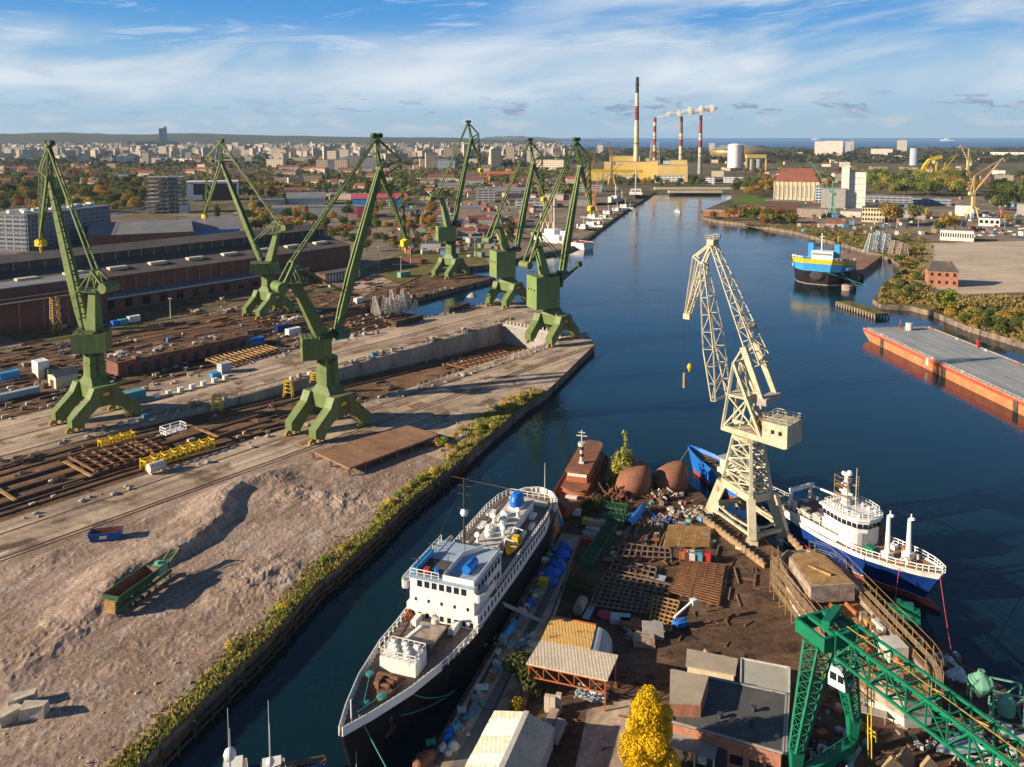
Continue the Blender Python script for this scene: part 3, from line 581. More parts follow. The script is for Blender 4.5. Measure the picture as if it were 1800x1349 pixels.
# ---- cream lattice crane
def lattice_crane():
    f=[G(1248,903),G(1322,957),G(1377,942),G(1303,890)]; base=sum(f,Vec())/4
    t=thing('lattice_crane','tall cream lattice crane with rust streaks, standing on the near quay','crane',base)
    F_=[p-base for p in f]
    L=lambda p,px,py:Vec((p.x,p.y,HZ(base,py)-base.z))
    ht=HZ(base,857)-base.z; sh=HZ(base,770)-base.z; k1,k2=.66,.4
    top=[Vec((p.x*k1,p.y*k1,ht)) for p in F_]; up=[Vec((p.x*k2,p.y*k2,sh)) for p in F_]
    for i in range(4):
        m=MB(); m.beam(F_[i]+Vec((0,0,.8)),top[i],1.5,1.9,1.5,2.3); m.obj('leg','cream_steel',t)
        m=MB(); 
        m.box(F_[i],(2.4,1.4,.9),AB); m.obj('bogie','cream_steel',t)
    m=MB()
    for i in range(4):
        j=(i+1)%4; m.beam(top[i],top[j],1.0,1.6); m.beam(F_[i]+Vec((0,0,1.6)),F_[j]+Vec((0,0,1.6)),.5) if i%2==0 else m.beam(F_[i]+Vec((0,0,1.6)),F_[j]+Vec((0,0,1.6)),.8)
        a=F_[i].lerp(top[i],.35); b=F_[j].lerp(top[j],.35); md=(top[i]+top[j])/2
        m.beam(a,md.lerp((F_[i]+F_[j])/2,.7),.35); m.beam(b,md.lerp((F_[i]+F_[j])/2,.7),.35)
    m.obj('portal_frame','cream_steel',t)
    for i in (0,1,2,3):
        m=MB(); j=(i+1)%4; o=F_[i].lerp(F_[j],.12 if i%2 else .12); n=(F_[j]-F_[i]).normalized()
        m.plate([F_[i]+n*1+Vec((0,0,1)),F_[i]+n*3+Vec((0,0,1)),F_[i].lerp(top[i],.55)+n*.6],F_[i].cross(Vec((0,0,1))).normalized()*.05)
        m.obj('gusset_plate','dirty_white',t)
    m=MB()
    for i in range(4): m.beam(top[i],up[i],.75,.75,.55)
    n=4
    for k in range(n):
        for i in range(4):
            j=(i+1)%4; a,b=top[i].lerp(up[i],k/n),top[j].lerp(up[j],k/n); c,d=top[i].lerp(up[i],(k+1)/n),top[j].lerp(up[j],(k+1)/n)
            m.beam(a,b,.25); m.beam(a,d,.28); m.beam(b,c,.28)
    m.beam((top[0]+top[3])/2+Vec((0,0,.5)),(up[1]+up[2])/2,.15)
    m.obj('lattice_tower','cream_steel',t)
    m=MB(); m.box((0,0,ht),(3.4,3.0,3.0),AB); cb=m.obj('tower_cabin','dirty_white',t)
    m=MB(); m.box((-1.2,-1.2,ht+1),(1.3,1.3,.9),AB); m.obj('window','glass_dark',cb)
    dv=Vec((-.72,.69,0)).normalized(); lat=Vec((-dv.y,dv.x,0)); q=lambda x,y:onplane(base,dv,x,y)-base
    # slewing platform
    m=MB(); m.lathe([(3.4,0),(3.4,.9)],(0,0,sh),20); m.obj('slewing_ring','cream_steel',t)
    z0=sh+.9; fr=dv*5.0; bk=-dv*9.5
    m=MB()
    for s in (-1,1): m.beam(fr+lat*(s*2.4)+Vec((0,0,z0+.9)),bk+lat*(s*2.6)+Vec((0,0,z0+.4)),.6,1.2)
    for k in range(9): c=fr.lerp(bk,k/8); m.beam(c-lat*2.5+Vec((0,0,z0+.6)),c+lat*2.5+Vec((0,0,z0+.6)),.35)
    m.box(Vec((-1.4*dv.x,-1.4*dv.y,z0+.95)),(9.5,5,.12),math.atan2(dv.y,dv.x))
    m.obj('slewing_platform','cream_steel',t)
    yz=math.atan2(dv.y,dv.x); hc=-dv*7.4+Vec((0,0,z0+.2))
    m=MB(); m.box(hc,(5.4,6.6,4.6),yz); hs=m.obj('machine_house','cream_steel',t)
    m=MB(); m.rail([hc+dv*(i*2.6)+lat*(j*3.2)+Vec((0,0,4.6)) for i,j in ((-1,-1),(1,-1),(1,1),(-1,1))],1.1,.06,1.6,True); m.obj('handrail','cream_steel',hs)
    for k in (-1.2,.4):
        for s in (-1,1): pane(hs,hc+lat*(s*3.32)+dv*k+Vec((0,0,2.4)),(.7,.08,.8),yz)
    m=MB(); m.box(hc+dv*4.4+Vec((0,0,1)),(2.4,3,2.2),yz); m.tube(hc+dv*4+lat*-1.6+Vec((0,0,3.6)),hc+dv*4+lat*1.6+Vec((0,0,3.6)),.8); m.box(hc+dv*5+lat*1.6+Vec((0,0,1)),(1.6,1.2,3),yz); m.obj('winch','rust',t)
    P_=q(1267,700); B_=q(1237,463); T_=q(1253,426); N_=q(1209,556); K_=q(1230,452)
    AT=q(1318,606); A2=q(1296,636)
    m=MB()     # A-frame
    for s in (-1,1):
        w=lat*(s*2.5); tp=A2+lat*(s*1.6)
        m.beam(fr*.95+w+Vec((0,0,z0+1)),tp,.55); m.beam(-dv*4+w+Vec((0,0,z0+1)),tp,.6); m.beam(dv*1+w+Vec((0,0,z0+1)),tp.lerp(-dv*4+w+Vec((0,0,z0+1)),.5),.3)
        m.beam(tp.lerp(fr*.95+w+Vec((0,0,z0+1)),.5),tp.lerp(-dv*4+w+Vec((0,0,z0+1)),.5),.3); m.beam(tp,AT+lat*(s*2.6),.4)
        m.beam(fr*.95+w+Vec((0,0,z0+1)),tp.lerp(-dv*4+w+Vec((0,0,z0+1)),.5),.35); m.beam(-dv*4+w+Vec((0,0,z0+1)),tp.lerp(fr*.95+w+Vec((0,0,z0+1)),.5),.35)
    for k in (0,.5): a=A2.lerp(-dv*4+Vec((0,0,z0+1)),k); m.beam(a-lat*(1.6+k),a+lat*(1.6+k),.4)
    m.box(A2.lerp(Vec((0,0,z0)),.45),(4.5,5,.15),yz); m.beam(A2-lat*1.6,-dv*4+lat*2.5+Vec((0,0,z0+1)),.25); m.beam(A2+lat*1.6,-dv*4-lat*2.5+Vec((0,0,z0+1)),.25)
    m.obj('support_frame','cream_steel',t)
    m=MB(); cwb=q(1352,700)
    for s in (-1,1): m.beam(AT+lat*(s*2.7),cwb+lat*(s*2.9),1.0,1.4,.8,1.0)
    m.obj('counterweight_lever','cream_steel',t)
    m=MB(); m.box(cwb-Vec((0,0,.8)),(2,6.6,1.4),yz); m.obj('counterweight','grey_concrete',t)
    # boom and upper truss
    m=MB(); mid=P_.lerp(B_,.42); up=dv
    ws=[(0,6.2,.9),(.4,5.0,2.6),(1,1.6,1.0)]; rings=[]
    def ring(f):
        for (f0,a0,b0),(f1,a1,b1) in zip(ws,ws[1:]):
            if f<=f1+1e-9: k=(f-f0)/(f1-f0); a=a0+(a1-a0)*k; b=b0+(b1-b0)*k; break
        c=P_.lerp(B_,f); d=(B_-P_).normalized(); nn=d.cross(lat).normalized()
        return [c+lat*(i*a/2)+nn*(j*b/2) for i,j in ((-1,-1),(1,-1),(1,1),(-1,1))]
    n=8; rg=[ring(k/n) for k in range(n+1)]
    for k in range(n+1):
        for i in range(4):
            m.beam(rg[k][i],rg[k][(i+1)%4],.13)
            if k<n: m.beam(rg[k][i],rg[k+1][i],.27); m.beam(rg[k][i],rg[k+1][(i+1)%4],.13) if (k+i)%2 else m.beam(rg[k][(i+1)%4],rg[k+1][i],.13)
    m.obj('boom','cream_steel',t)
    m=MB(); b0=AT; 
    m.lattice(q(1338,640),T_,5.2,1.2,10,.25,.12,2.2,1.0,up=nrm_(P_,B_,lat),cross=False); m.box(q(1338,640).lerp(T_,.3),(2.6,3.4,.12),yz); m.rail([q(1338,640).lerp(T_,.3)+dv*(i*1.3)+lat*(j*1.7) for i,j in ((-1,-1),(1,-1),(1,1),(-1,1))],1,.05,1,True); 
    m.obj('tie_truss','cream_steel',t)
    m=MB(); m.lattice(B_,N_,1.6,.9,6,.22,.11,1.6,.7,up=dv,cross=False)
    for s in (-1,1): e=lat*(s*.8); m.beam(B_+e,T_+e*.7,.4); m.beam(T_+e*.7,K_+e-dv*-1.2,.35); m.beam(K_+e+dv*1.2,N_+e*.5+dv*.6,.3); m.beam(B_+e,K_+e+dv*1.2,.25)
    m.box(T_-Vec((0,0,.5)),(1.6,2.4,1.2),yz); m.rail([T_+dv*(i)+lat*(j*1.4)+Vec((0,0,.6)) for i,j in ((-1,-1),(1,-1),(1,1),(-1,1))],1.0,.05,1,True)
    m.box(N_-Vec((0,0,.6)),(1.6,1.4,1.2),yz)
    m.obj('fly_jib','cream_steel',t)
    H_=q(1212,646); H2=q(1203,668); m=MB(); m.tube(N_,H_,.05); m.tube(N_+dv*.6,H2,.05); m.obj('hoist_rope','cable',t)
    m=MB(); m.lathe([(.15,.9),(.5,.4),(.55,0),(.35,-.5),(.15,-1.0)],H_,10); m.obj('hook_block','yellow',t)
    m=MB(); m.tube(H2+Vec((0,0,1.6)),H2-Vec((0,0,1.8)),.35); m.obj('hook_bar','wood_pale',t)
def nrm_(a,b,l): return (Vec(b)-Vec(a)).cross(l).normalized()
lattice_crane()
# ---- emerald gantry crane
def gantry():
    f1=G(1397,1392); f2=G(1497,1326); mid=(f1+f2)/2; base=Vec((mid.x,mid.y,2.5))
    t=thing('gantry_crane','emerald green lattice gantry crane with white hanging cab, near bottom right','crane',base)
    e0=G(1458,1092,23); e1=G(1800,1345,23); d=(e1-e0); d.z=0; d.normalize(); n=Vec((-d.y,d.x,0)); a,b=f1-base,f2-base
    hd=e0-base; zt=hd.z
    m=MB()
    for q_,s in ((a,-1),(b,1)):
        tp=Vec((hd.x,hd.y,0))+n*(-s*2.6 if (a-b).dot(n)<0 else s*-2.6*-1)
        tp=Vec((hd.x,hd.y,zt-2.2))+((q_-Vec((hd.x,hd.y,0))).normalized()*2.2); tp.z=zt-2.4
        lg=MB(); lg.lattice(q_+Vec((0,0,5.5)),tp,1.2,2.7,10,.27,.1,1.2,2.4,up=d); lg.beam(q_+Vec((0,0,1.1)),q_+Vec((0,0,5.6)),.7,.9,1.6,1.6); lg.obj('leg','gantry_green',t)
    m.beam(a+Vec((0,0,1.3)),b+Vec((0,0,1.3)),1.1,1.3); 
    for k in range(1,6): c=a.lerp(b,k/6)+Vec((0,0,2)); m.beam(c,c+Vec((0,0,1.1)),.1)
    m.beam(a+Vec((0,0,3)),b+Vec((0,0,3)),.12)
    m.obj('sill_beam','gantry_green',t)
    for q_ in (a,b):
        m=MB(); dd=(b-a).normalized()
        for s in (-1,1): m.tube(q_+dd*(s*1.1)+d*.25+Vec((0,0,.5)),q_+dd*(s*1.1)-d*.25+Vec((0,0,.5)),.5,n=12)
        m.obj('bogie','dark_green_steel',t)
    m=MB(); c=Vec((hd.x,hd.y,zt-2.6)); yz=math.atan2(d.y,d.x)
    for i in (-1,1): m.box(c+d*(i*2.4)+Vec((0,0,.5)),(.4,6.4,1.9),yz)
    for j in (-1,1): m.box(c+n*(j*3.0)+Vec((0,0,.55)),(4.4,.35,1.75),yz)
    for k in (-1.2,1.2): m.box(c+n*k+Vec((0,0,2.1)),(4.8,.7,.45),yz)
    m.box(c+n*.3+Vec((0,0,2.7)),(1.0,4.6,.9),yz+.5)
    m.obj('head_frame','gantry_green',t)
    m=MB(); ln=(e1-e0).length+22; s0=Vec((hd.x,hd.y,zt-2.6))+d*3; s1=s0+d*ln
    W2,HT=3.6,3.3; nb=18
    for j in (-1,1):
        m.beam(s0+n*(j*W2/2),s1+n*(j*W2/2),.3); m.beam(s0+n*(j*W2/2)+Vec((0,0,HT)),s1+n*(j*W2/2)+Vec((0,0,HT)),.3)
        for k in range(nb+1):
            p=s0.lerp(s1,k/nb)+n*(j*W2/2); m.beam(p,p+Vec((0,0,HT)),.17)
            if k<nb:
                p2=s0.lerp(s1,(k+1)/nb)+n*(j*W2/2); m.beam(p+Vec((0,0,HT if k%2 else 0)),p2+Vec((0,0,0 if k%2 else HT)),.16)
    for k in range(nb+1):
        p=s0.lerp(s1,k/nb); m.beam(p-n*W2/2,p+n*W2/2,.22); m.beam(p-n*W2/2+Vec((0,0,HT)),p+n*W2/2+Vec((0,0,HT)),.2)
        if k<nb: p2=s0.lerp(s1,(k+1)/nb); m.beam(p-n*W2/2,p2+n*W2/2,.16)
    m.obj('bridge_truss','gantry_green',t)
    m=MB(); off=n*(W2*.05)
    for k in range(9):
        p=s0.lerp(s1,(k+.5)/9)+Vec((0,0,HT+.35)); m.beam(p-n*1.2,p+n*1.2,.1); m.beam(p-d*.7,p+d*.7+Vec((0,0,.3)),.12)
    m.beam(s0+Vec((0,0,HT+.3)),s1+Vec((0,0,HT+.3)),.09); m.beam(s0+n*.5+Vec((0,0,HT*.5)),s1+n*.5+Vec((0,0,HT*.5)),.12)
    m.obj('festoon_rail','bogie_yellow',t)
    m=MB(); cp_=onplane(base,(d.x,d.y),1473,1212)-base; cp_=Vec((b.x*.62+hd.x*.38-n.x*0,b.y*.62+hd.y*.38,HZ(base+b*.5,1214)-base.z))
    m.box(cp_+d*-.6,(2.4,2.2,2.7),yz+.3); cb=m.obj('cab','white_paint',t)
    cz=Matrix.Rotation(yz+.3,3,'Z')
    for i,j,a_,b_ in ((1.22,-.55,.06,.8),(1.22,.45,.06,.8),(-.5,-1.12,.9,.06),(.55,-1.12,.8,.06),(-1.22,0,.06,1.2)): pane(cb,cp_+d*-.6+cz@Vec((i,j,0))+Vec((0,0,1.0)),(a_,b_,1.0),yz+.3,'cab_window')
    m=MB(); m.rail([cp_+d*i+n*j for i,j in ((-2.4,-1.5),(-2.4,1.5),(-.6,1.5))],1.1,.06,.8); m.rail([b+Vec((0,0,3))+n*1.6,b+Vec((0,0,3))+n*1.6+d*2.5],1.2,.08,.8); m.tube(b+n*1.5+d*1.4,b+n*1.2+d*1.0+Vec((0,0,zt*.55)),.09); m.tube(b+n*1.5+d*2.0,b+n*1.2+d*1.6+Vec((0,0,zt*.55)),.09)
    m.obj('access_ladder','yellow',t)
gantry()
# ------------------------------------------------------------------ ships
def interp(tab,t):
    for (a,x),(b,y) in zip(tab,tab[1:]):
        if t<=b: k=(t-a)/(b-a); k=max(0,min(1,k)); return x+(y-x)*k
    return tab[-1][1]
def hull_rows(L,yd,yw,zd,rake,z0,z1f,n=30,nz=6,sterncut=0):   # open loft rows between two heights (fractions of sheer or absolute)
    rows=[]
    for i in range(n+1):
        t=i/n; t=1-(1-t)**1.25; zs=interp(zd,t); row=[]; a,b=interp(yd,t),interp(yw,t)
        zb=z0(zs) ; zt=z1f(zs)
        def pt(z,s):
            f=max(-.25,z/zs); y=b+(a-b)*(max(0,f)**1.4 if f>0 else 0); y=y*(1+.6*min(0,f))
            x=L*t+rake*max(0,f)*max(0,(t-.75)/.25)**1.3-sterncut*(1-f)*0+ (sterncut*(1-max(0,f))*max(0,(.12-t)/.12))
            return (x,s*max(.03,y),z)
        zz=[zt+(zb-zt)*k/nz for k in range(nz+1)]
        row=[pt(z,1) for z in zz]+[pt(z,-1) for z in reversed(zz)]
        rows.append(row)
    return rows
def hull_part(name,mt,par,L,yd,yw,zd,rake,z0,z1f,sterncut=0,n=30,nz=5,split=None):
    rows=hull_rows(L,yd,yw,zd,rake,z0,z1f,n,nz,sterncut); m=MB()
    h=len(rows[0])//2
    A=[r[:h] for r in rows]; B=[r[h:] for r in rows]
    m.loft([r[::-1] for r in A],cap=False); m.loft([r[::-1] for r in B],cap=False)
    r=rows[0]; m.add(r,[tuple(range(len(r)))])
    e=rows[-1]; m.add(e,[tuple(range(len(e)-1,-1,-1))])
    return m.obj(name,mt,par,smooth=False)
def deck_part(name,mt,par,L,yd,zd,rake,dz,t0=0,t1=1,n=24,inset=.1):
    m=MB(); rows=[]
    for i in range(n+1):
        t=t0+(t1-t0)*i/n; zs=interp(zd,t)+dz; y=max(.05,interp(yd,t)-inset); x=L*t+rake*max(0,(t-.75)/.25)**1.3
        rows.append([(x,-y,zs),(x,y,zs)])
    m.loft(rows,cap=False); o=m.obj(name,mt,par)
    return o
def edge_pts(L,yd,zd,rake,dz,t0,t1,s,n=16,inset=.15):
    r=[]
    for i in range(n+1):
        t=t0+(t1-t0)*i/n; r.append((L*t+rake*max(0,(t-.75)/.25)**1.3,s*max(.05,interp(yd,t)-inset),interp(zd,t)+dz))
    return r
def bulwark(name,mt,par,L,yd,zd,rake,h,t0,t1,sides=(-1,1),inset=.02,out=.14,dz=0):
    m=MB()
    for s in sides:
        a=edge_pts(L,yd,zd,rake,dz,t0,t1,s,18,inset); b=edge_pts(L,yd,zd,rake,dz,t0,t1,s,18,inset+out)
        m.loft([[Vec(p),Vec(p)+Vec((0,0,h)),Vec(q)+Vec((0,0,h)),Vec(q)] for p,q in zip(a,b)],True)
        for k in range(0,18): p=Vec(b[k]); m.box((p.x,p.y-s*.12,p.z),(.12,.25,h*.9))
    return m.obj(name,mt,par)
def ellbox(m,x0,x1,w,z0,z1,round_=.5,n=10,tap=1):    # deckhouse with a rounded front (towards +x)
    P=[(x0,-w/2),(x1-round_,-w/2)]+[(x1-round_+round_*math.sin(math.pi*k/n),-w/2*math.cos(math.pi*k/n)) for k in range(1,n)]+[(x1-round_,w/2),(x0,w/2)]
    m.prism(P,z0,z1); return P
def shipthing(name,label,cat,st,bow,group=None):
    d=Vec(bow)-Vec(st); t=thing(name,label,cat,(st[0],st[1],0),math.atan2(d.y,d.x),group); return t,math.hypot(d.x,d.y)
def lifeboat(par,c,mt='yellow'):
    m=MB(); rows=[]
    for i in range(9):
        t=i/8; y=1.25*math.sin(math.pi*(.08+.84*t))**.6; rows.append([(c[0]+(t-.5)*6.4,c[1]+y*math.cos(math.pi*k/8),c[2]+.9-.95*math.sin(math.pi*k/8)**.8*(1 if k not in(0,8) else 0)) for k in range(9)])
    m.loft(rows,cap=False); h=m.obj('lifeboat',mt,par); m=MB(); 
    m.box((c[0]-.6,c[1],c[2]+.2),(1.6,1.4,1.5),0,.8,.8); m.obj('lifeboat_canopy',mt,h)
    m=MB()
    for k in (-1.6,.6,1.6): m.box((c[0]+k,c[1],c[2]+.75),(.3,2.2,.1))
    m.obj('thwart','dirty_white',h)
    return h
def mast(par,c,h,r=.18,mt='cable',yards=(.7,.85),name='mast',stay=None):
    m=MB(); c=Vec(c); m.tube(c,c+Vec((0,0,h)),r,r*.5,8)
    for y in yards: m.tube(c+Vec((0,-1.3,h*y)),c+Vec((0,1.3,h*y)),.07)
    if stay:
        for s in stay: m.tube(c+Vec((0,0,h*.92)),s,.045,n=4)
    return m.obj(name,mt,par)
def rails(par,pts,h=1.1,r=.06,gap=1.5,mt='white_paint',name='railing',closed=False):
    m=MB(); m.rail(pts,h,r,gap,closed); return m.obj(name,mt,par)
# ---- the large white passenger ship in the canal
def ship_a():
    t,L=shipthing('passenger_ship','large old ship, black hull and white bridge, moored along the canal quay','ship',(6.2,174.2),(-20.6,101.5)); 
    yd=[(0,.6),(.015,3.2),(.05,5.2),(.12,6.2),(.3,6.6),(.66,6.6),(.78,5.9),(.88,4.2),(.95,2.2),(1,.35)]; yw=[(0,.4),(.04,3),(.15,5.6),(.35,6.5),(.6,6.4),(.75,4.8),(.87,2.2),(.96,.4),(1,.1)]
    zd=[(0,7.6),(.15,6.7),(.4,6.4),(.7,6.9),(.85,7.9),(1,9.2)]; rk=3.4
    hull_part('hull','hull_black',t,L,yd,yw,zd,rk,lambda z:-.6,lambda z:z,sterncut=2.5)
    deck_part('deck','deck_brown',t,L,yd,zd,rk,.02)
    bulwark('bow_bulwark','white_paint',t,L,yd,zd,rk,1.25,.80,1.0)
    bulwark('stern_bulwark','white_paint',t,L,yd,zd,rk,1.3,0,.09,out=.5)
    for s in (-1,1):
        rails(t,edge_pts(L,yd,zd,rk,0,.64,.8,s,8),1.2,.09,1.1)
    X=lambda f:L*f
    # long lower house and boat deck
    xb,xf=L*.1,L*.655; z0,z1,z2=6.2,9.3,11.6
    m=MB(); P=[(xb,-4.5),(xb+3,-5.6),(L*.2,-6.3),(xf,-6.3),(xf,6.3),(L*.2,6.3),(xb+3,5.6),(xb,4.5)]; m.prism(P,z0,z1); ho=m.obj('deckhouse','white_paint',t)
    m=MB(); P2=[(xb-1,-4.6),(xb+2.6,-6.0),(L*.2,-6.55),(xf-6,-6.55),(xf-6,6.55),(L*.2,6.55),(xb+2.6,6.0),(xb-1,4.6)]; m.prism(P2,z1,z1+.16); m.obj('boat_deck','deck_brown',ho)
    for k in range(22): 
        for s in (-1,1): pane(ho,(L*.2+1.2+k*1.55,s*6.31,7.6),(.62,.06,.95))
    for k in range(9): pane(ho,(xf+.01,-5.2+k*1.3,7.15),(.06,.62,.85))
    for k in range(5): pane(ho,(xf+.01,-4.6+k*2.3,9.3+.55),(.06,.42,.55))
    rails(t,[(xf-8,6.4,z1+.16),(L*.2,6.4,z1+.16),(xb+2.6,5.85,z1+.16),(xb-.9,4.5,z1+.16),(xb-.9,-4.5,z1+.16),(xb+2.6,-5.85,z1+.16),(L*.2,-6.4,z1+.16),(xf-8,-6.4,z1+.16)],1.15,.06,1.2)
    # bridge block
    bx=L*.5; m=MB(); m.box(((bx+xf)/2,0,z1),(xf-bx,11.4,z2-z1+2.3)); br=m.obj('bridge','white_paint',t)
    zt=z2+2.3
    for k in range(7): pane(br,(xf+.01,-3.9+k*1.3,z2+.75),(.08,.85,1.05))
    for k in range(7):
        for s in (-1,1): pane(br,(bx+1.2+k*1.45,s*5.71,z2+.9),(.95,.06,1.0))
    for k in range(6): pane(br,(bx+1.5+k*1.6,5.71,z1+.8),(1.1,.06,1.1))
    for s in (-1,1):     # bridge wings with rounded fronts
        m=MB(); P=[(xf-5,s*5.6),(xf-5,s*7.4)]+[(xf-1.2+1.7*math.sin(a),s*(6.5+.9*math.cos(a))) for a in [k*math.pi/8 for k in range(9)]]
        m.prism(P,z2+.1,z2+.3); n=len(P)
        Q=P[1:]; m.loft([[Vec((p[0],p[1],z2+.1)),Vec((p[0],p[1],z2+1.5)),Vec((p[0]*.985+.015*(xf-3),p[1]-s*.12,z2+1.5)),Vec((p[0]*.985+.015*(xf-3),p[1]-s*.12,z2+.1))] for p in Q],True)
        m.obj('bridge_wing','white_paint',br)
    m=MB(); m.box(((bx+xf)/2+.2,0,zt),(xf-bx+.9,11.9,.18)); m.obj('bridge_roof','blue_deck',br)
    m=MB(); m.box((xf-3.2,-2.8,zt+.19),(5.4,4.8,.06)); m.obj('roof_mat','dark_deck',br)
    m=MB(); 
    for a,b in (((bx+.5,5.6),(xf-.2,5.6)),((xf-.2,5.6),(xf-.2,.2)),((xf-.2,.2),(bx+4,.2)),((bx+4,.2),(bx+.5,2.5))): m.beam((a[0],a[1],zt+.6),(b[0],b[1],zt+.6),.12,1.0)
    m.obj('roof_bulwark','white_paint',br)
    m=MB(); m.tube((xf-6.2,3.2,zt+1.0),(xf-3.0,3.0,zt+1.0),.75,n=14); m.box((xf-5.6,3.2,zt+.18),(.3,1.2,.5)); m.box((xf-3.6,3.1,zt+.18),(.3,1.2,.5)); m.obj('blue_tank','bright_blue',t)
    rails(br,[(xf,-.5,zt+.18),(xf,-5.6,zt+.18),(bx,-5.6,zt+.18)],1.1,.05,1.1)
    m=MB(); m.box((xf-4,-5.2,zt+.2),(6.5,.9,.9)); m.obj('blue_awning','sky_blue',br)
    m=MB(); m.tube((xf-1.4,-1.5,zt+.2),(xf-1.4,-1.5,zt+1.3),.4); m.obj('blue_binnacle','bright_blue',br)
    m=MB(); m.box((xf-1.3,-3.2,zt+.2),(.9,.9,.9)); m.obj('red_locker','red_paint',br)
    for k,(x,y,h) in enumerate(((xf-.6,-4.4,3.5),(xf-2,-1.9,6.5),(xf-3.5,-.4,4.0),(bx+2,-.2,4.5),(xf-.6,.9,2.4))): mast(br,(x,y,zt),h,.07,'cable',(.75,),'antenna')
    mast(t,(bx-3.2,-2.6,z1),15.5,.3,'cable',(.62,.8,.9),'mast',[(bx+6,-5,zt+.5),(bx-12,-3,z1),(bx-3,3.5,z1)])
    m=MB(); m.lathe([(.01,-.75),(.55,-.5),(.75,0),(.55,.5),(.01,.75)],(bx-3.2,-2.6,z1+9),14); m.obj('radome','white_paint',t,smooth=True)
    m=MB(); m.tube((bx-4.2,-5.6,z1+3.4),(bx+.8,-5.2,z1+4.3),.38,n=12); m.box((bx-2,-5.4,z1),(1.2,1.2,3.3)); m.obj('searchlight_boom','dirty_white',t)
    m=MB(); m.box((bx-3.2,-3.4,z1+.16),(2.6,2.4,3.0)); m.obj('radar_house','dirty_white',t)
    # centre casing with funnel and boats
    cx0,cx1=L*.16,L*.47
    m=MB(); m.box(((cx0+cx1)/2,.4,z1+.16),(cx1-cx0,4.4,2.0)); ca=m.obj('casing','white_paint',t)
    m=MB(); m.box(((cx0+cx1)/2,.4,z1+2.16),(cx1-cx0+.3,4.7,.12)); m.obj('casing_roof','dirty_white',ca)
    fx=L*.21; m=MB(); rows=[]
    for z,r,sh in ((2.2,1.0,0),(3.9,1.0,-.1),(4.7,.85,-.2),(5.1,.55,-.25)): rows.append([(fx+sh+2.0*r*math.cos(k*math.pi/9),.4+1.35*r*math.sin(k*math.pi/9),z1+z) for k in range(18)])
    m.loft(rows,True); fu=m.obj('funnel','bright_blue',t,smooth=False)
    m=MB(); rows=[[(fx+2.05*math.cos(k*math.pi/9),.4+1.4*math.sin(k*math.pi/9),z1+z) for k in range(18)] for z in (2.1,2.8)]; m.loft(rows,True); m.obj('funnel_band','white_paint',fu)
    rr=random.Random(3)
    for k in range(5):
        m=MB(); x=cx0+8.5+k*2.2; m.blob((x,.4+rr.uniform(-1.3,1.3),z1+2.6),rr.uniform(.7,1.15),k,.12,10,6,.75); m.obj('covered_raft','white_paint',ca)
    for k in range(4):
        m=MB(); x,y=cx0+8+k*4,.4+(-1)**k*1.7; m.tube((x,y,z1+2.2),(x,y,z1+3.6),.3); m.tube((x,y,z1+3.5),(x+.55,y,z1+3.9),.42,.5); m.obj('ventilator','white_paint',ca)
    m=MB(); m.lathe([(1.6,0),(1.6,1.0),(1.35,1.0),(1.35,.3),(0.02,.3)],(cx1+.4,1.2,z1+2.2),20); m.obj('round_hatch','dirty_white',t)
    lifeboat(t,(L*.375,4.6,z1+.9)); 
    m=MB()
    for k in (-2.3,2.3): m.beam((L*.375+k,3.0,z1+.1),(L*.375+k,3.6,z1+3.3),.22); m.beam((L*.375+k,3.6,z1+3.3),(L*.375+k,5.4,z1+3.0),.2)
    m.obj('davit','white_paint',t)
    m=MB(); m.tube((L*.375-3.6,3.2,z1+1.9),(L*.375+2.4,3.1,z1+2.4),.3,n=10); m.obj('white_boom','white_paint',t)
    for k,(x,y) in enumerate(((L*.30,4.2),(L*.255,4.7),(L*.2,3.5),(L*.29,-4.6),(L*.22,-4.8))):
        m=MB(); m.box((x,y,z1+.16),(2.2,.6+.2*k%2,.6)); m.obj('deck_locker','white_paint',t)
    m=MB(); m.beam((L*.11,-3.8,z1+.2),(L*.125,4.5,z1+.2),1.6,.9); m.obj('aft_bridge','dirty_white',t)
    mast(t,(L*.015,1.4,7.4),7.5,.13,'dirty_white',(),'ensign_staff')
    m=MB(); m.tube((L*.1,-2,z1+1.5),(L*.12,-17,12.5),.06,.04); m.obj('stern_line','rust',t)  # thin brown rope-like line running out from the stern
    # foredeck
    zf=lambda f:interp(zd,f)
    m=MB(); m.box((L*.735,0,zf(.74)),(L*.105,4.2,1.1)); m.box((L*.765,0,zf(.74)+1.1),(L*.04,3.9,.2)); hc=m.obj('hatch_coaming','dark_deck',t)
    m=MB(); 
    for k in range(4): m.box((L*.70+k*1.45,0,zf(.72)+1.1),(1.35,4.4,.28))
    m.obj('hatch_cover','pale_rust',hc)
    m=MB(); m.tube((L*.685,0,zf(.68)),(L*.685,0,zf(.68)+2.2),.9,.6,12); m.beam((L*.68,.3,zf(.7)+2),(L*.7,.3,zf(.7)+3.6),.3); m.obj('capstan','dirty_white',t)
    for s in (-1,1):
        m=MB(); m.beam((L*.66,s*3.3,zf(.67)),(L*.69,s*3.3,zf(.67)),.1,2.6); m.beam((L*.66,s*3.3-.9,zf(.67)),(L*.69,s*3.3-.9,zf(.67)),.1,2.2); m.box((L*.675,s*3.3-.45,zf(.67)+.2),(2.2,.8,1.0)); m.obj('stair_housing','white_paint',t)
    m=MB(); m.tube((L*.79,-1.2,zf(.79)),(L*.79,-1.2,zf(.79)+2.6),.42,n=10); m.beam((L*.79,-1.2,zf(.79)+2.5),(L*.755,.2,zf(.79)+3.3),.55,.45); m.beam((L*.755,.2,zf(.79)+3.3),(L*.735,.9,zf(.79)+2.6),.4); m.obj('deck_crane','white_paint',t)
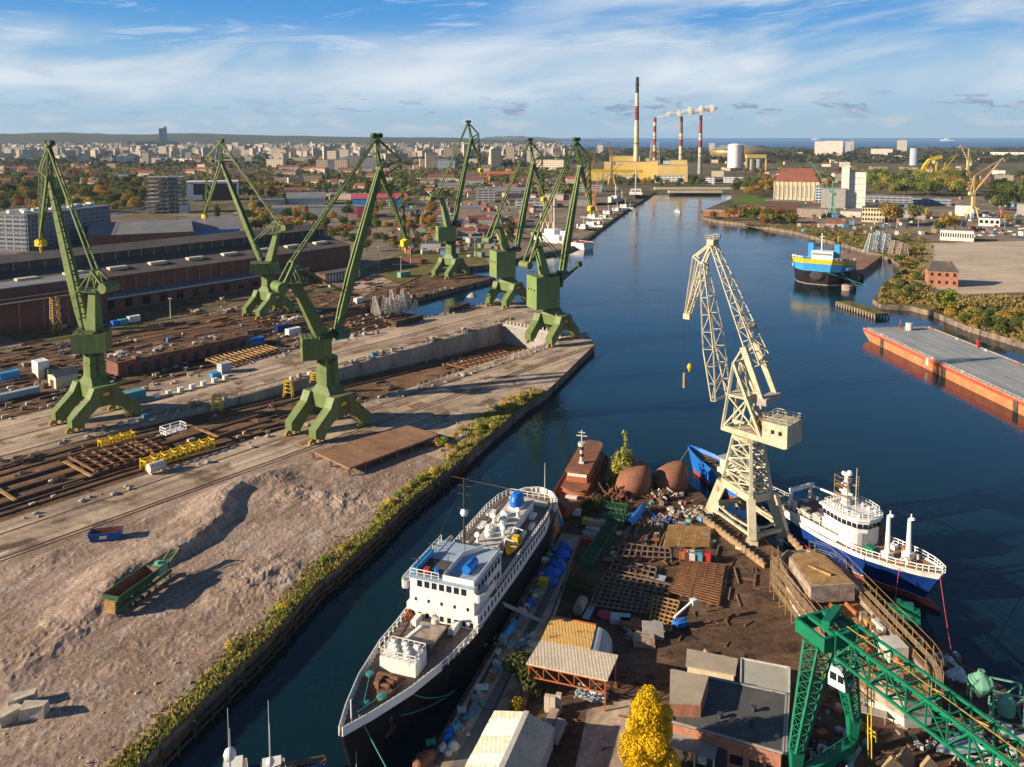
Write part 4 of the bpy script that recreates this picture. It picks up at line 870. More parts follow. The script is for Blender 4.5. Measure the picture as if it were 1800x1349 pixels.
    wx=L*.825; zz=zf(.825); m=MB(); m.box((wx,0,zz),(3.6,5.8,2.2)); wh=m.obj('winch_house','white_paint',t)
    rails(wh,[(wx+1.6,-2.8,zz+2.2),(wx+1.6,2.8,zz+2.2),(wx-1.7,2.8,zz+2.2),(wx-1.7,-2.8,zz+2.2)],1.0,.05,.9,closed=True)
    for k in range(7): m=MB(); x,y=wx-1+(k%3)*.9,-2.2+k*.65; m.tube((x,y-.4,zz+2.75),(x,y+.4,zz+2.75),.5,n=10); m.box((x,y,zz+2.2),(.8,.9,.4)); m.obj('winch','white_paint',wh)
    xx=L*.905; z3=zf(.905); m=MB(); m.prism([(xx-3.0,-2.2),(xx+2.6,-1.2),(xx+3.4,0),(xx+2.6,1.2),(xx-3.0,2.2)],z3+.02,z3+.3)
    for k in range(5): m.tube((xx-1.5+k*.4,-1.6+.1*k,z3+.8),(xx-1.5+k*.4,1.6-.1*k,z3+.8),.45-.03*k,n=8) if k%2==0 else m.box((xx-1+k*.4,(-1)**k*.6,z3+.3),(.7,.6,1.1))
    m.obj('windlass','rust',t)
    for k,(x,y) in enumerate(((L*.885,-2.9),(L*.955,-.6),(L*.93,1.0))): m=MB(); m.lathe([(.55,0),(.75,.25),(.6,.5),(.2,.55)],(x,y,zf(.93)+.05),12); m.obj('rope_coil','rope',t)
    m=MB(); m.tube((L*.985+2,0,zf(1)-.2),(L*.985+2,0,zf(1)+3.2),.09); m.obj('jackstaff','white_paint',t)
    m=MB(); m.path([(xx+1,2.0,z3+1.2),(L*.97+2,.3,zf(.97)+1.1)],.07); m.path([(L*.885,-2.9,zf(.89)+.6),(L*.955,-.6,zf(.95)+.5)],.06); m.obj('deck_rope','rope',t)
    m=MB(); 
    for k in range(4): m.blob((L*.655-1+k*.7,-6.0+.15*k,zf(.66)+.7),.6,k,.3)
    m.obj('net_heap','oxide',t)
    for s in (-1,1):
        yy=interp([(0,6.2),(.88,3.6),(.95,2.0),(1,.5)],.93)*s; m=MB(); m.tube((L*.935,yy*.9,6.6),(L*.935,yy*1.12,6.3),.45,n=10); m.beam((L*.935,yy*1.1,6.2),(L*.935,yy*.98,4.2),.22); m.beam((L*.92,yy*1.02,4.4),(L*.95,yy*.95,4.4),.3); m.obj('anchor','rust_dark',t)
    def hang(a,b,sag,r=.09,mt='rope'):
        a,b=Vec(a),Vec(b); m=MB(); m.path([a.lerp(b,k/12)-Vec((0,0,sag*4*(k/12)*(1-k/12))) for k in range(13)],r,5); return m.obj('mooring_rope',mt)
    M_=Matrix.Translation(t.location)@Matrix.Rotation(t.rotation_euler.z,4,'Z')
    B_=M_@Vec((L*.975+1.6,.4,zf(1)+.4)); 
    tag(hang(B_,G(795,1218,2.9),1.6),'green mooring rope sagging from the black ship bow to the quay','rope')
    tag(hang(M_@Vec((L*.9,4.0,zf(.9)+.3)),G(800,1214,2.9),1.0),'shorter mooring rope from the black ship side to the same bollard','rope')
    tag(hang(B_,Vec((-9,88,3)),.4),'slack green bow line running out of the bottom of the picture','rope')
    tag(hang(B_-Vec((.5,-.3,.5)),Vec((B_.x+.2,B_.y-3,-.3)),.2,.06,'rope_pale'),'pale rope hanging straight down the ship stem','rope')
ship_a()
# ---- orange tug astern of the big ship
def tug():
    t,L=shipthing('tug','brown primed tug with a black and white mast, astern of the large white ship','tug',(21.5,206.5),(11.6,173.2))
    yd=[(0,.8),(.03,3.0),(.1,4.4),(.3,4.9),(.7,4.8),(.86,3.7),(.95,2.1),(1,.5)]; yw=[(0,.3),(.1,2.6),(.3,4.2),(.7,4),(.88,2),(1,.15)]; zd=[(0,3.8),(.4,3.2),(.7,3.8),(1,5.4)]
    hull_part('hull','oxide',t,L,yd,yw,zd,1.5,lambda z:1.6,lambda z:z); hull_part('lower_hull','hull_blue',t,L,yd,yw,[(a,b) for a,b in zd],1.5,lambda z:-.5,lambda z:1.6)
    deck_part('deck','oxide_dull',t,L,yd,zd,1.5,-.5); bulwark('bulwark','oxide_dull',t,L,yd,zd,1.5,.5,0,1,dz=-.02)
    m=MB(); ellbox(m,L*.1,L*.74,5.8,2.6,5.0,.9); ho=m.obj('deckhouse','oxide',t)
    m=MB(); m.prism([(L*.05,-1.4),(L*.075,-2.6),(L*.12,-3.2),(L*.74,-3.1),(L*.76,-1.8),(L*.76,1.8),(L*.74,3.1),(L*.12,3.2),(L*.075,2.6),(L*.05,1.4)],5.0,5.25); m.obj('boat_deck','oxide_dull',ho)
    m=MB(); m.prism([(L*.07,-1.2),(L*.1,-2.2),(L*.16,-2.6),(L*.62,-2.6),(L*.645,-2.3),(L*.645,2.3),(L*.62,2.6),(L*.16,2.6),(L*.1,2.2),(L*.07,1.2)],5.25,7.7); wh=m.obj('wheelhouse','oxide',t)
    m=MB(); m.prism([(L*.06,-1.3),(L*.09,-2.4),(L*.15,-2.85),(L*.65,-2.85),(L*.66,0),(L*.65,2.85),(L*.15,2.85),(L*.09,2.4),(L*.06,1.3)],7.7,7.95); m.obj('wheelhouse_roof','oxide_dull',wh)
    for k in range(7): pane(wh,(L*.645+.02,-1.95+k*.65,6.6),(.08,.55,.7),0,'window','white_paint')
    m=MB(); m.tube((L*.5,0,7.9),(L*.5,0,11.2),.45,n=10); m.tube((L*.5,0,12.2),(L*.5,0,13.0),.9,n=12); m.tube((L*.5,0,13.0),(L*.5,0,16),.14); m.beam((L*.5,-1.3,14.6),(L*.5,1.3,14.6),.2); m.beam((L*.5,-.8,15.4),(L*.5,.8,15.4),.18); m.box((L*.5,0,7.95),(1.2,1.2,.5)); ms=m.obj('mast','dirty_white',t)
    m=MB(); m.tube((L*.5,0,11.2),(L*.5,0,12.2),.5,n=10); m.tube((L*.5,0,9.6),(L*.5,0,10.3),.5,n=10); m.obj('mast_band','stack_dark',ms)
    m=MB(); m.box((L*.8,0,3.4),(2,2.6,.8)); m.tube((L*.82,-1.3,4.2),(L*.82,1.3,4.2),.5); m.obj('towing_winch','dirty_white',t)
    m=MB(); m.path([(L*.95,1,4.6),(L*.8,6.5,5.2),(L*.68,10,3.0)],.05); m.obj('mooring_line','rope_pale',t)
tug()
# ---- bright blue trawler behind the cream crane
def ship_c():
    t,L=shipthing('trawler','bright blue fishing boat with grey wheelhouse, moored behind the cream crane legs','ship',(63.5,174.5),(46.3,203.0))
    yd=[(0,3.2),(.3,3.6),(.7,3.6),(.86,2.8),(.95,1.5),(1,.3)]; yw=[(0,2.8),(.3,3.5),(.65,3.3),(.82,1.9),(.95,.4),(1,.1)]; zd=[(0,3.2),(.4,2.9),(.65,3.6),(.7,5.0),(1,6.6)]
    hull_part('hull','bright_blue',t,L,yd,yw,zd,2.2,lambda z:1.0,lambda z:z); hull_part('boot_stripe','boot_red',t,L,yd,yw,zd,2.2,lambda z:-.5,lambda z:1.0)
    deck_part('deck','deck_brown',t,L,yd,zd,2.2,-.9); bulwark('bulwark','bright_blue',t,L,yd,zd,2.2,.05,0,1)
    m=MB(); m.box((L*.58,0,3.4),(6.5,5.6,2.6)); ho=m.obj('deckhouse','dirty_white',t)
    m=MB(); m.prism([(L*.46,-2.3),(L*.64,-2.4),(L*.69,-1.5),(L*.69,1.5),(L*.64,2.4),(L*.46,2.3)],6.0,8.2); wh=m.obj('wheelhouse','dirty_white',t)
    m=MB(); m.box((L*.575,0,8.2),(8,5.4,.2)); m.obj('wheelhouse_roof','container_grey',wh)
    for k in range(5): pane(wh,(L*.48+.9+k*1.15,-2.38,7.1),(.9,.08,.8),0,'window','gantry_green'); pane(wh,(L*.69+.02,-1.2+k*.6,7.1),(.08,.5,.8))
    mast(t,(L*.5,0,8.2),5,.12,'dirty_white')
    m=MB(); m.box((L*.25,0,2.4),(6,4,1.2)); m.tube((L*.3,-1.8,3.6),(L*.3,1.8,3.6),.7); m.box((L*.12,1.4,2.4),(2.4,1.5,1.6)); m.obj('deck_gear','pale_rust',t)
    m=MB(); 
    for s in (-1,1): m.beam((L*.04,s*2.4,2.4),(L*.04,s*2.0,7),.35)
    m.beam((L*.04,-2.2,7),(L*.04,2.2,7),.4); m.obj('stern_gallows','sky_blue',t)
    rails(t,edge_pts(L,yd,zd,2.2,0,.0,.6,-1,8),1.0,.05,1.6); rails(t,edge_pts(L,yd,zd,2.2,0,0,.6,1,8),1.0,.05,1.6)
    m=MB(); 
    for k in range(5): m.blob((L*.8+.4*k,-.8+.4*k,4.9),.5,k,.3)
    m.obj('rope_heap','dark_deck',t)
    m=MB(); m.path([(L+1.6,0,6.4),(L-1,7,3.4)],.06); m.obj('mooring_line','rope_pale',t)
ship_c()
# ---- blue and white trawler with many masts
def ship_d():
    t,L=shipthing('trawler','dark blue trawler with white bridge and scaffolded mast, right of the yard','ship',(61.2,171.5),(75.4,143.8))
    yd=[(0,3.6),(.1,4.2),(.35,4.6),(.7,4.6),(.85,3.8),(.94,2.4),(1,.5)]; yw=[(0,3.2),(.3,4.5),(.6,4.2),(.78,2.6),(.92,.7),(1,.12)]; zd=[(0,4.4),(.4,4.2),(.62,4.6),(.8,5.4),(1,6.6)]; rk=3.6
    t.location.z=1.0
    hull_part('hull','hull_blue',t,L,yd,yw,zd,rk,lambda z:.2,lambda z:z*.74); hull_part('boot_stripe','boot_red',t,L,yd,yw,zd,rk,lambda z:-1.4,lambda z:.1); hull_part('white_line','white_paint',t,L,yd,yw,zd,rk,lambda z:.1,lambda z:.2)
    hull_part('upper_hull','white_paint',t,L,yd,yw,zd,rk,lambda z:z*.78,lambda z:z); hull_part('blue_strake','hull_blue',t,L,yd,yw,zd,rk,lambda z:z*.74,lambda z:z*.78)
    m=MB(); rows=[[(L+x,r*math.cos(k*math.pi/6),-.55+r*.75*math.sin(k*math.pi/6)) for k in range(12)] for x,r in ((-1.5,.9),(1,.95),(2.4,.8),(3.1,.45),(3.3,.1))]; m.loft(rows,True); m.obj('bulbous_bow','boot_red',t,smooth=True)
    deck_part('deck','rust_deck',t,L,yd,zd,rk,-.3)
    for s in (-1,1): rails(t,edge_pts(L,yd,zd,rk,0,.56,1,s,12,.1),1.15,.07,1.0)
    m=MB(); m.box((L*.24,0,4.0),(L*.44,7.6,1.7)); m.obj('main_deckhouse','white_paint',t)
    m=MB(); m.box((L*.24,0,5.7),(L*.46,8.2,.15)); m.obj('boat_deck','deck_brown',t)
    for s in (-1,1): rails(t,[(L*.02,s*4,5.85),(L*.46,s*4,5.85)],1.0,.05,1.3)
    m=MB(); ellbox(m,L*.34,L*.62,7.4,4.4,7.6,1.6); ho=m.obj('lower_bridge','white_paint',t)
    P=[(L*.33,-3.6),(L*.5,-4.2),(L*.6,-3.4),(L*.645,-1.7),(L*.645,1.7),(L*.6,3.4),(L*.5,4.2),(L*.33,3.6)]
    m=MB(); c=sum((Vec((p[0],p[1],0)) for p in P),Vec())/len(P)
    lo=[Vec((c.x+(p[0]-c.x)*.9,c.y+(p[1]-c.y)*.9,7.6)) for p in P]; hi=[Vec((p[0],p[1],10.2)) for p in P]; m.loft([lo,hi],True); wh=m.obj('wheelhouse','white_paint',t)
    for i in range(len(P)-1):
        a,b=lo[i].lerp(hi[i],.55),lo[i+1].lerp(hi[i+1],.55); n=max(2,int((b-a).length/.85))
        for k in range(n):
            p=a.lerp(b,(k+.5)/n); o=(p-Vec((c.x,c.y,p.z))).normalized()*.05; d=b-a
            pane(wh,p+o-Vec((0,0,.45)),((b-a).length/n*.8,.1,.95),math.atan2(d.y,d.x))
    m=MB(); m.prism([(c.x+(p[0]-c.x)*1.08,c.y+(p[1]-c.y)*1.08) for p in P],10.2,10.6); m.obj('wheelhouse_roof','white_paint',wh)
    rails(wh,[Vec((c.x+(p[0]-c.x)*.92,c.y+(p[1]-c.y)*.92,10.6)) for p in P],1.0,.05,.8,closed=True)
    # scaffolded radar mast
    sx_=L*.42; m=MB(); 
    for i in (-1.6,1.6):
        for j in (-1.6,1.6): m.tube((sx_+i,j,10.6),(sx_+i,j,16.6),.06,n=5)
    for z in (11.8,13,14.2,15.4,16.4):
        for i in (-1.6,1.6): m.tube((sx_+i,-1.6,z),(sx_+i,1.6,z),.05,n=5); m.tube((sx_-1.6,i,z),(sx_+1.6,i,z),.05,n=5)
    for z in (12.6,14.6): m.box((sx_,1.2,z),(3.2,.8,.08)); m.box((sx_,-1.2,z),(3.2,.8,.08))
    m.obj('mast_scaffold','ochre_steel',t)
    m=MB(); m.lathe([(1.0,0),(.8,1.5),(.9,2.2),(.5,3.6),(.4,6.4)],(sx_,0,10.6),10); m.beam((sx_-1.6,0,13),(sx_+1.6,0,13),.4); m.blob((sx_+.3,.4,17),.6,1,.05); m.blob((sx_-.6,-.2,16.8),.45,2,.05); m.beam((sx_,-1.4,15.2),(sx_,1.4,15.2),.3); m.obj('radar_mast','white_paint',t)
    for k in range(10): m=MB(); x,y=L*.4+(k%5)*1.5,-2.6+(k//5)*4.6; m.lathe([(.25,0),(.3,.6),(.1,.9)],(x,y,10.6),8) if k%2 else m.box((x,y,10.6),(.6,.5,.7)); m.obj('roof_fitting','white_paint',wh)
    m=MB(); m.tube((L*.58,-3.2,10.6),(L*.58,-3.2,20.5),.12,.05); m.obj('whip_aerial','dirty_white',t)
    # two foredeck masts, winches and clutter
    for (x,y,h) in ((L*.78,-1.6,8.2),(L*.86,1.0,7.6)):
        m=MB(); zz=interp(zd,x/L)-.3; m.tube((x,y,zz),(x,y,zz+h),.55,.35,10); m.box((x,y,zz),(1.6,1.6,1.2)); m.beam((x,y,zz+h),(x+1.0,y,zz+h+.4),.45); m.tube((x+.3,y,zz+h),(x+.3,y,zz+h+1.1),.12); m.obj('deck_crane','white_paint',t)
    m=MB(); m.box((L*.69,-2.6,4.6),(1.7,1.3,1.6)); m.obj('green_locker','gantry_green',t)
    m=MB(); m.box((L*.79,3.2,5.0),(1.2,.9,1.1)); m.obj('orange_locker','oxide',t)
    m=MB(); m.tube((L*.28,1.9,9.4),(L*.33,2.4,6.8),.55,n=10); m.tube((L*.33,2.4,6.8),(L*.36,2.6,5.9),.8,.8,10); m.obj('exhaust_pipe','oxide',t)
    rr=random.Random(5)
    for k in range(16):
        x=L*rr.uniform(.64,.95); f=x/L; y=rr.uniform(-.7,.7)*interp(yd,f); zz=interp(zd,f)-.28
        m=MB(); 
        if k%3==0: m.tube((x,y-.5,zz+.5),(x,y+.5,zz+.5),.42,n=10); m.box((x,y,zz),(.7,.9,.3))
        elif k%3==1: m.tube((x,y,zz),(x,y,zz+.8),.2); m.tube((x+.5,y,zz),(x+.5,y,zz+.8),.2); m.box((x+.25,y,zz),(1,.4,.15))
        else: m.box((x,y,zz),(rr.uniform(.5,1.3),rr.uniform(.4,1),rr.uniform(.4,.9)))
        m.obj('deck_fitting',('white_paint','dirty_white','oxide')[k%3],t)
    for k in range(14):
        x=L*rr.uniform(.03,.33); y=rr.uniform(-3.2,3.2); m=MB(); m.box((x,y,5.85),(rr.uniform(.5,1.6),rr.uniform(.4,1.4),rr.uniform(.4,1.3))); m.obj('deck_crate',('dirty_white','white_paint','pale_rust')[k%3],t)
    m=MB()
    for s in (-1,1): m.beam((L*.03,s*3,5.8),(L*.05,s*2.8,9.6),.5)
    m.beam((L*.05,-3.4,9.6),(L*.05,3.4,9.6),.6,.7); m.beam((L*.05,3.0,9.4),(L*.3,3.2,9.8),.35); m.obj('stern_gantry','white_paint',t)
    for k,f in enumerate((.5,.56,.60)):
        m=MB(); m.beam((L*f,3.8,4.6),(L*f+.6,5.0,7.2),1.2,.12); m.obj('hatch_board','ochre_steel' if k else 'dirty_white',t)
    M_=Matrix.Translation(t.location)@Matrix.Rotation(t.rotation_euler.z,4,'Z')
    for a,b,lb in ((M_@Vec((L+rk-.8,0,6)),G(1673,1150,2.8),'reddish mooring line from the trawler bow to the right quay'),(M_@Vec((L*.9,-3.0,5.2)),G(1568,1090,2.8),'short reddish mooring line at the trawler shoulder')):
        m=MB(); m.path([a.lerp(b,k/6)-Vec((0,0,1.2*k/6*(1-k/6))) for k in range(7)],.06); tag(m.obj('mooring_rope','pink'),lb,'rope')
ship_d()
# ---- unfinished hull on the slip beside the gantry crane
def ship_e():
    t,L=shipthing('unfinished_hull','unfinished tan and white hull wrapped in scaffolding beside the green gantry crane','ship',(52.9,147.0),(56.9,108.6))
    yd=[(0,2.0),(.02,3.4),(.06,4.6),(.13,5.1),(.86,5.1),(1,2.2)]; yw=[(0,.8),(.1,3.2),(.3,4.8),(.86,4.7),(1,1.9)]; zd=[(0,8.6),(.3,7.6),(.35,7.0),(1,6.6)]
    hull_part('upper_hull','pale_rust',t,L,yd,yw,zd,0,lambda z:z*.62,lambda z:z); hull_part('lower_hull','dirty_white',t,L,yd,yw,zd,0,lambda z:1.6,lambda z:z*.62)
    deck_part('deck','ochre_steel',t,L,yd,zd,0,-1.2); bulwark('bulwark','pale_rust',t,L,yd,zd,0,.06,0,1,out=.4)
    m=MB(); P=[(L*.07,-1.6),(L*.11,-3.4),(L*.36,-3.9),(L*.36,3.9),(L*.11,3.4),(L*.07,1.6)]; m.prism(P,6.6,9.6); m.obj('deckhouse_shell','pale_rust',t)
    m=MB(); c=Vec((L*.22,0,0)); m.prism([((p[0]-c.x)*.9+c.x,p[1]*.9) for p in P],9.6,9.66); m.beam((L*.2,-1.4,9.8),(L*.29,1.0,9.8),.4); m.obj('deckhouse_top','ochre_steel',t)
    rr=random.Random(9)
    for k in range(22):
        x=L*rr.uniform(.4,.97); y=rr.uniform(-4,4); m=MB()
        if k%4==0: m.tube((x-1.6,y,6.4),(x+1.6,y+.2,6.4),.45,n=10)
        else: m.box((x,y,5.8),(rr.uniform(.6,3.0),rr.uniform(.5,1.6),rr.uniform(.4,1.7)),rr.uniform(-.1,.1))
        m.obj('deck_module',('oxide','pale_rust','dirty_white','ochre_steel')[k%4],t)
    m=MB(); m.box((L*.72,2.6,5.8),(3.2,3,2.4)); m.obj('white_tent','dirty_white',t)
    rails(t,edge_pts(L,yd,zd,0,0,.36,1,-1,8,.2)+[],1.1,.05,1.6,'ochre_steel'); rails(t,edge_pts(L,yd,zd,0,0,.36,1,1,8,.2),1.1,.05,1.6,'ochre_steel')
    for k in range(4): m=MB(); m.box((L*.2+k*L*.24,0,-0.0+2.5-2.5+2.5),(1.2,6,-.9+2.0)); m.obj('keel_block','timber_dark',t)
    for nm,s,x0,x1 in (('port',1,.0,.95),('stbd',-1,.02,.9)):
        sc=thing('scaffolding','tube and plank scaffolding against the '+('canal-facing' if s<0 else 'river-facing')+' side of the unfinished hull','scaffolding',t.location,t.rotation_euler.z)
        m=MB(); pls=[MB(),MB(),MB()]; n=14; lv=(4.2,6.0,7.8,9.2)
        for k in range(n+1):
            f=x0+(x1-x0)*k/n; y=s*(interp(yd,f)+.5); x=L*f
            for e in (0,1.1): m.tube((x,y+s*e,2.5),(x,y+s*e,9.8-(.8 if k%3 else 0)),.05,n=5)
            for z in lv: m.tube((x,y,z),(x,y+s*1.1,z),.04,n=5)
            if k<n:
                f2=x0+(x1-x0)*(k+1)/n; y2=s*(interp(yd,f2)+.5)
                for pl,z in zip(pls,lv):
                    pl.beam((x,y+s*.55,z+.08),(L*f2,y2+s*.55,z+.08),.9,.06)
                for z in lv:
                    for e in (0,1.1): m.tube((x,y+s*e,z+.95),(L*f2,y2+s*e,z+.95),.04,n=5)
                if k%2: m.tube((x,y+s*1.1,2.6),(L*f2,y2+s*1.1,4.4),.04,n=5)
        m.obj('tube_frame','ochre_steel',sc); [pl.obj('planking','wood_pale',sc) for pl in pls]
ship_e()
# ---- black, blue and yellow pontoon ship
def ship_f():
    b=Vec((177,473,0)); s=b+Vec((.54,.84,0))*118
    t,L=shipthing('deck_cargo_ship','broad black ship with blue and yellow bow, moored by the timber piers','ship',s,b)
    yd=[(0,17),(.82,17),(.9,17.4),(.96,14.8),(1,8.5)]; yw=[(0,17),(.8,17),(.9,15.5),(.96,12),(1,6)]; zd=[(0,4.0),(.79,4.0),(.83,13.4),(1,15.0)]; 
    hull_part('hull','hull_black',t,L,yd,yw,zd,2,lambda z:.35,lambda z:min(z,7.8)); hull_part('boot_stripe','pale_rust',t,L,yd,yw,zd,2,lambda z:-.5,lambda z:.35)
    hull_part('blue_band','sky_blue',t,L,yd,yw,zd,2,lambda z:min(z,7.8),lambda z:max(min(z,7.8),z-2.6)); hull_part('yellow_band','yellow',t,L,yd,yw,zd,2,lambda z:max(min(z,7.8),z-2.6),lambda z:z)
    deck_part('deck','rust_deck',t,L,yd,zd,2,.05,0,.8); deck_part('forecastle_deck','dark_deck',t,L,yd,zd,2,-1.0,.84,1)
    m=MB(); m.box((L*.8,0,3.5),(1,33.6,9.4)); m.obj('breakwater','sky_blue',t)
    m=MB(); m.box((L*.88,0,13),(7,12,5.2)); br=m.obj('bridge','white_paint',t)
    for k in range(10): pane(br,(L*.88+3.52,-5.2+k*1.15,15.9),(.1,.8,1.0))
    for s_ in (-1,1): m=MB(); m.box((L*.86,s_*7.4,13),(3.2,3.0,9.5)); m.obj('funnel_tower','sky_blue',t); m=MB(); m.box((L*.86,s_*7.4,22.5),(3.4,3.2,.9)); m.obj('funnel_cap','stack_dark',t)
    m=MB(); m.tube((L*.88,-1,18.2),(L*.88,-1,28.5),.45,.3); m.beam((L*.88,-2.4,26.5),(L*.88,.6,26.5),.3); m.obj('mast','white_paint',t)
    m=MB(); m.tube((L*.85,7.4,23.4),(L*.85,7.4,27),.25); m.obj('mast','yellow',t)
    rails(t,edge_pts(L,yd,zd,2,0,.84,1,1,6),1.2,.12,2.5); rails(t,edge_pts(L,yd,zd,2,0,.84,1,-1,6),1.2,.12,2.5)
    m=MB(); rows=[[(L+1.2+.5*k,math.cos(j*math.pi/7)*(4.0-.6*k),5.2+math.sin(j*math.pi/7)*(2.8-.6*k)) for j in range(14)] for k in (0,1,2)]; m.loft(rows,True); m.obj('bow_fender','stack_dark',t)
    for s_,x in ((1,.965),(-1,.955)):      # lettering-like white name panels, unreadable at this distance
        for k in range(5):
            y=s_*(interp(yd,x)-1.0); 
    m=MB(); m.path([(L+1,6,7.5),(L+7,29,3)],.12); m.path([(L-2,13,7.5),(L+10,24,3)],.12); m.obj('mooring_line','rope',t)
    nm=[]
    for s_ in (1,-1):
        f=.93; a=Vec((L*.9,s_*17.0,9.6)); b2=Vec((L*.96+1.2,s_*14.3,9.6)); d=(b2-a).normalized(); no=Vec((d.y,-d.x,0))*(1 if s_<0 else -1)
        for k in range(6):
            p=a.lerp(b2,.18+.11*k)+no*.35; m=MB(); m.beam(p,p+d*.75,.12,1.4); m.obj('name_letter','white_paint',t)
ship_f()
# ---- red deck barge
def barge():
    A=G(1517,577,4.2); d=Vec((158.1-150.7,248.4-348.2,0)).normalized(); n=Vec((-d.y,d.x,0))
    t=thing('deck_barge','long grey-decked red barge on the right, cut by the picture edge','barge',(A.x,A.y,0),math.atan2(d.y,d.x))
    L,Wd=150,29
    m=MB()
    def pr(z0,z1): return [[(x,0+i,z) for x,i,z in ()]]
    secs=lambda z0,z1,rk:[(0+rk*(1-z0/4.2),z0),(0+rk*(1-z1/4.2),z1)]
    def band(name,mt,z0,z1):
        m=MB(); x0=7*(1-min(1,max(0,z0)/4.2))**2; x1=7*(1-min(1,max(0,z1)/4.2))**2
        lo=[(x0,0,z0),(L-x0,0,z0),(L-x0,Wd,z0),(x0,Wd,z0)]; hi=[(x1,0,z1),(L-x1,0,z1),(L-x1,Wd,z1),(x1,Wd,z1)]
        m.loft([lo,hi],True,cap=False); return m.obj(name,mt,t)
    band('lower_hull','barge_rust',-.6,2.9); band('upper_hull','barge_red',2.9,4.2)
    m=MB(); m.add([(0,0,4.2),(L,0,4.2),(L,Wd,4.2),(0,Wd,4.2)],[(0,1,2,3)]); m.obj('deck','deck_grey',t)
    m=MB(); 
    for y in (.15,Wd-.15): m.beam((0,y,4.35),(L,y,4.35),.3,.3)
    m.beam((.15,0,4.35),(.15,Wd,4.35),.3,.3); m.obj('deck_edge','pale_rust',t)
    m=MB()
    for k in range(1,19): m.box((k*8,Wd/2,4.2),(.14,Wd-.6,.03))
    for k in range(1,4): m.box((L/2,k*Wd/4,4.2),(L-.6,.14,.035))
    m.obj('plate_seam','grey_concrete',t)
    rails(t,[(3,.6,4.2),(L*.7,.6,4.2)],.9,.05,2.2,'dirty_white')
    for k in range(13):
        m=MB(); x=4+k*9; y=1.2 if k%2 else Wd-1.2; m.tube((x-.5,y,4.2),(x-.5,y,5),.22); m.tube((x+.5,y,4.2),(x+.5,y,5),.22); m.box((x,y,4.2),(1.8,.7,.12)); m.obj('bollard','dirty_white' if k%3 else 'barge_red',t)
    m=MB(); m.tube((5,17.5,4.2),(5,17.5,7.2),1.4,n=12); m.box((5,16.2,4.2),(.3,.9,1.6)); m.obj('deck_hut','dirty_white',t)
    m=MB(); m.beam((3.5,14.5,4.2),(3.5,14.5,8.6),.25); m.beam((3.5,13.6,4.2),(3.5,14.5,7),.2); m.beam((3.5,15.4,4.2),(3.5,14.5,7),.2); m.obj('bow_mast','pink',t)
    m=MB(); m.beam((35,Wd-1,4.2),(35,Wd-1,6.8),.7); m.box((35,Wd-1,6.4),(1.4,1.2,.7)); m.obj('winch_post','red_paint',t)
    m=MB(); m.box((112,8,4.2),(2.6,1.2,1)); m.box((114,9,4.2),(1.5,1.5,.8)); m.obj('red_gear','red_paint',t)
    for x,w in ((16,2.2),(58,2.6),(96,2.0)): m=MB(); m.box((x,-.2,0),(w,.3,3.6)); m.obj('tyre_fender','timber_dark',t)
    m=MB(); m.box((48,-.12,1.4),(1.6,.2,2.6)); m.obj('pale_panel','dirty_white',t)
barge()
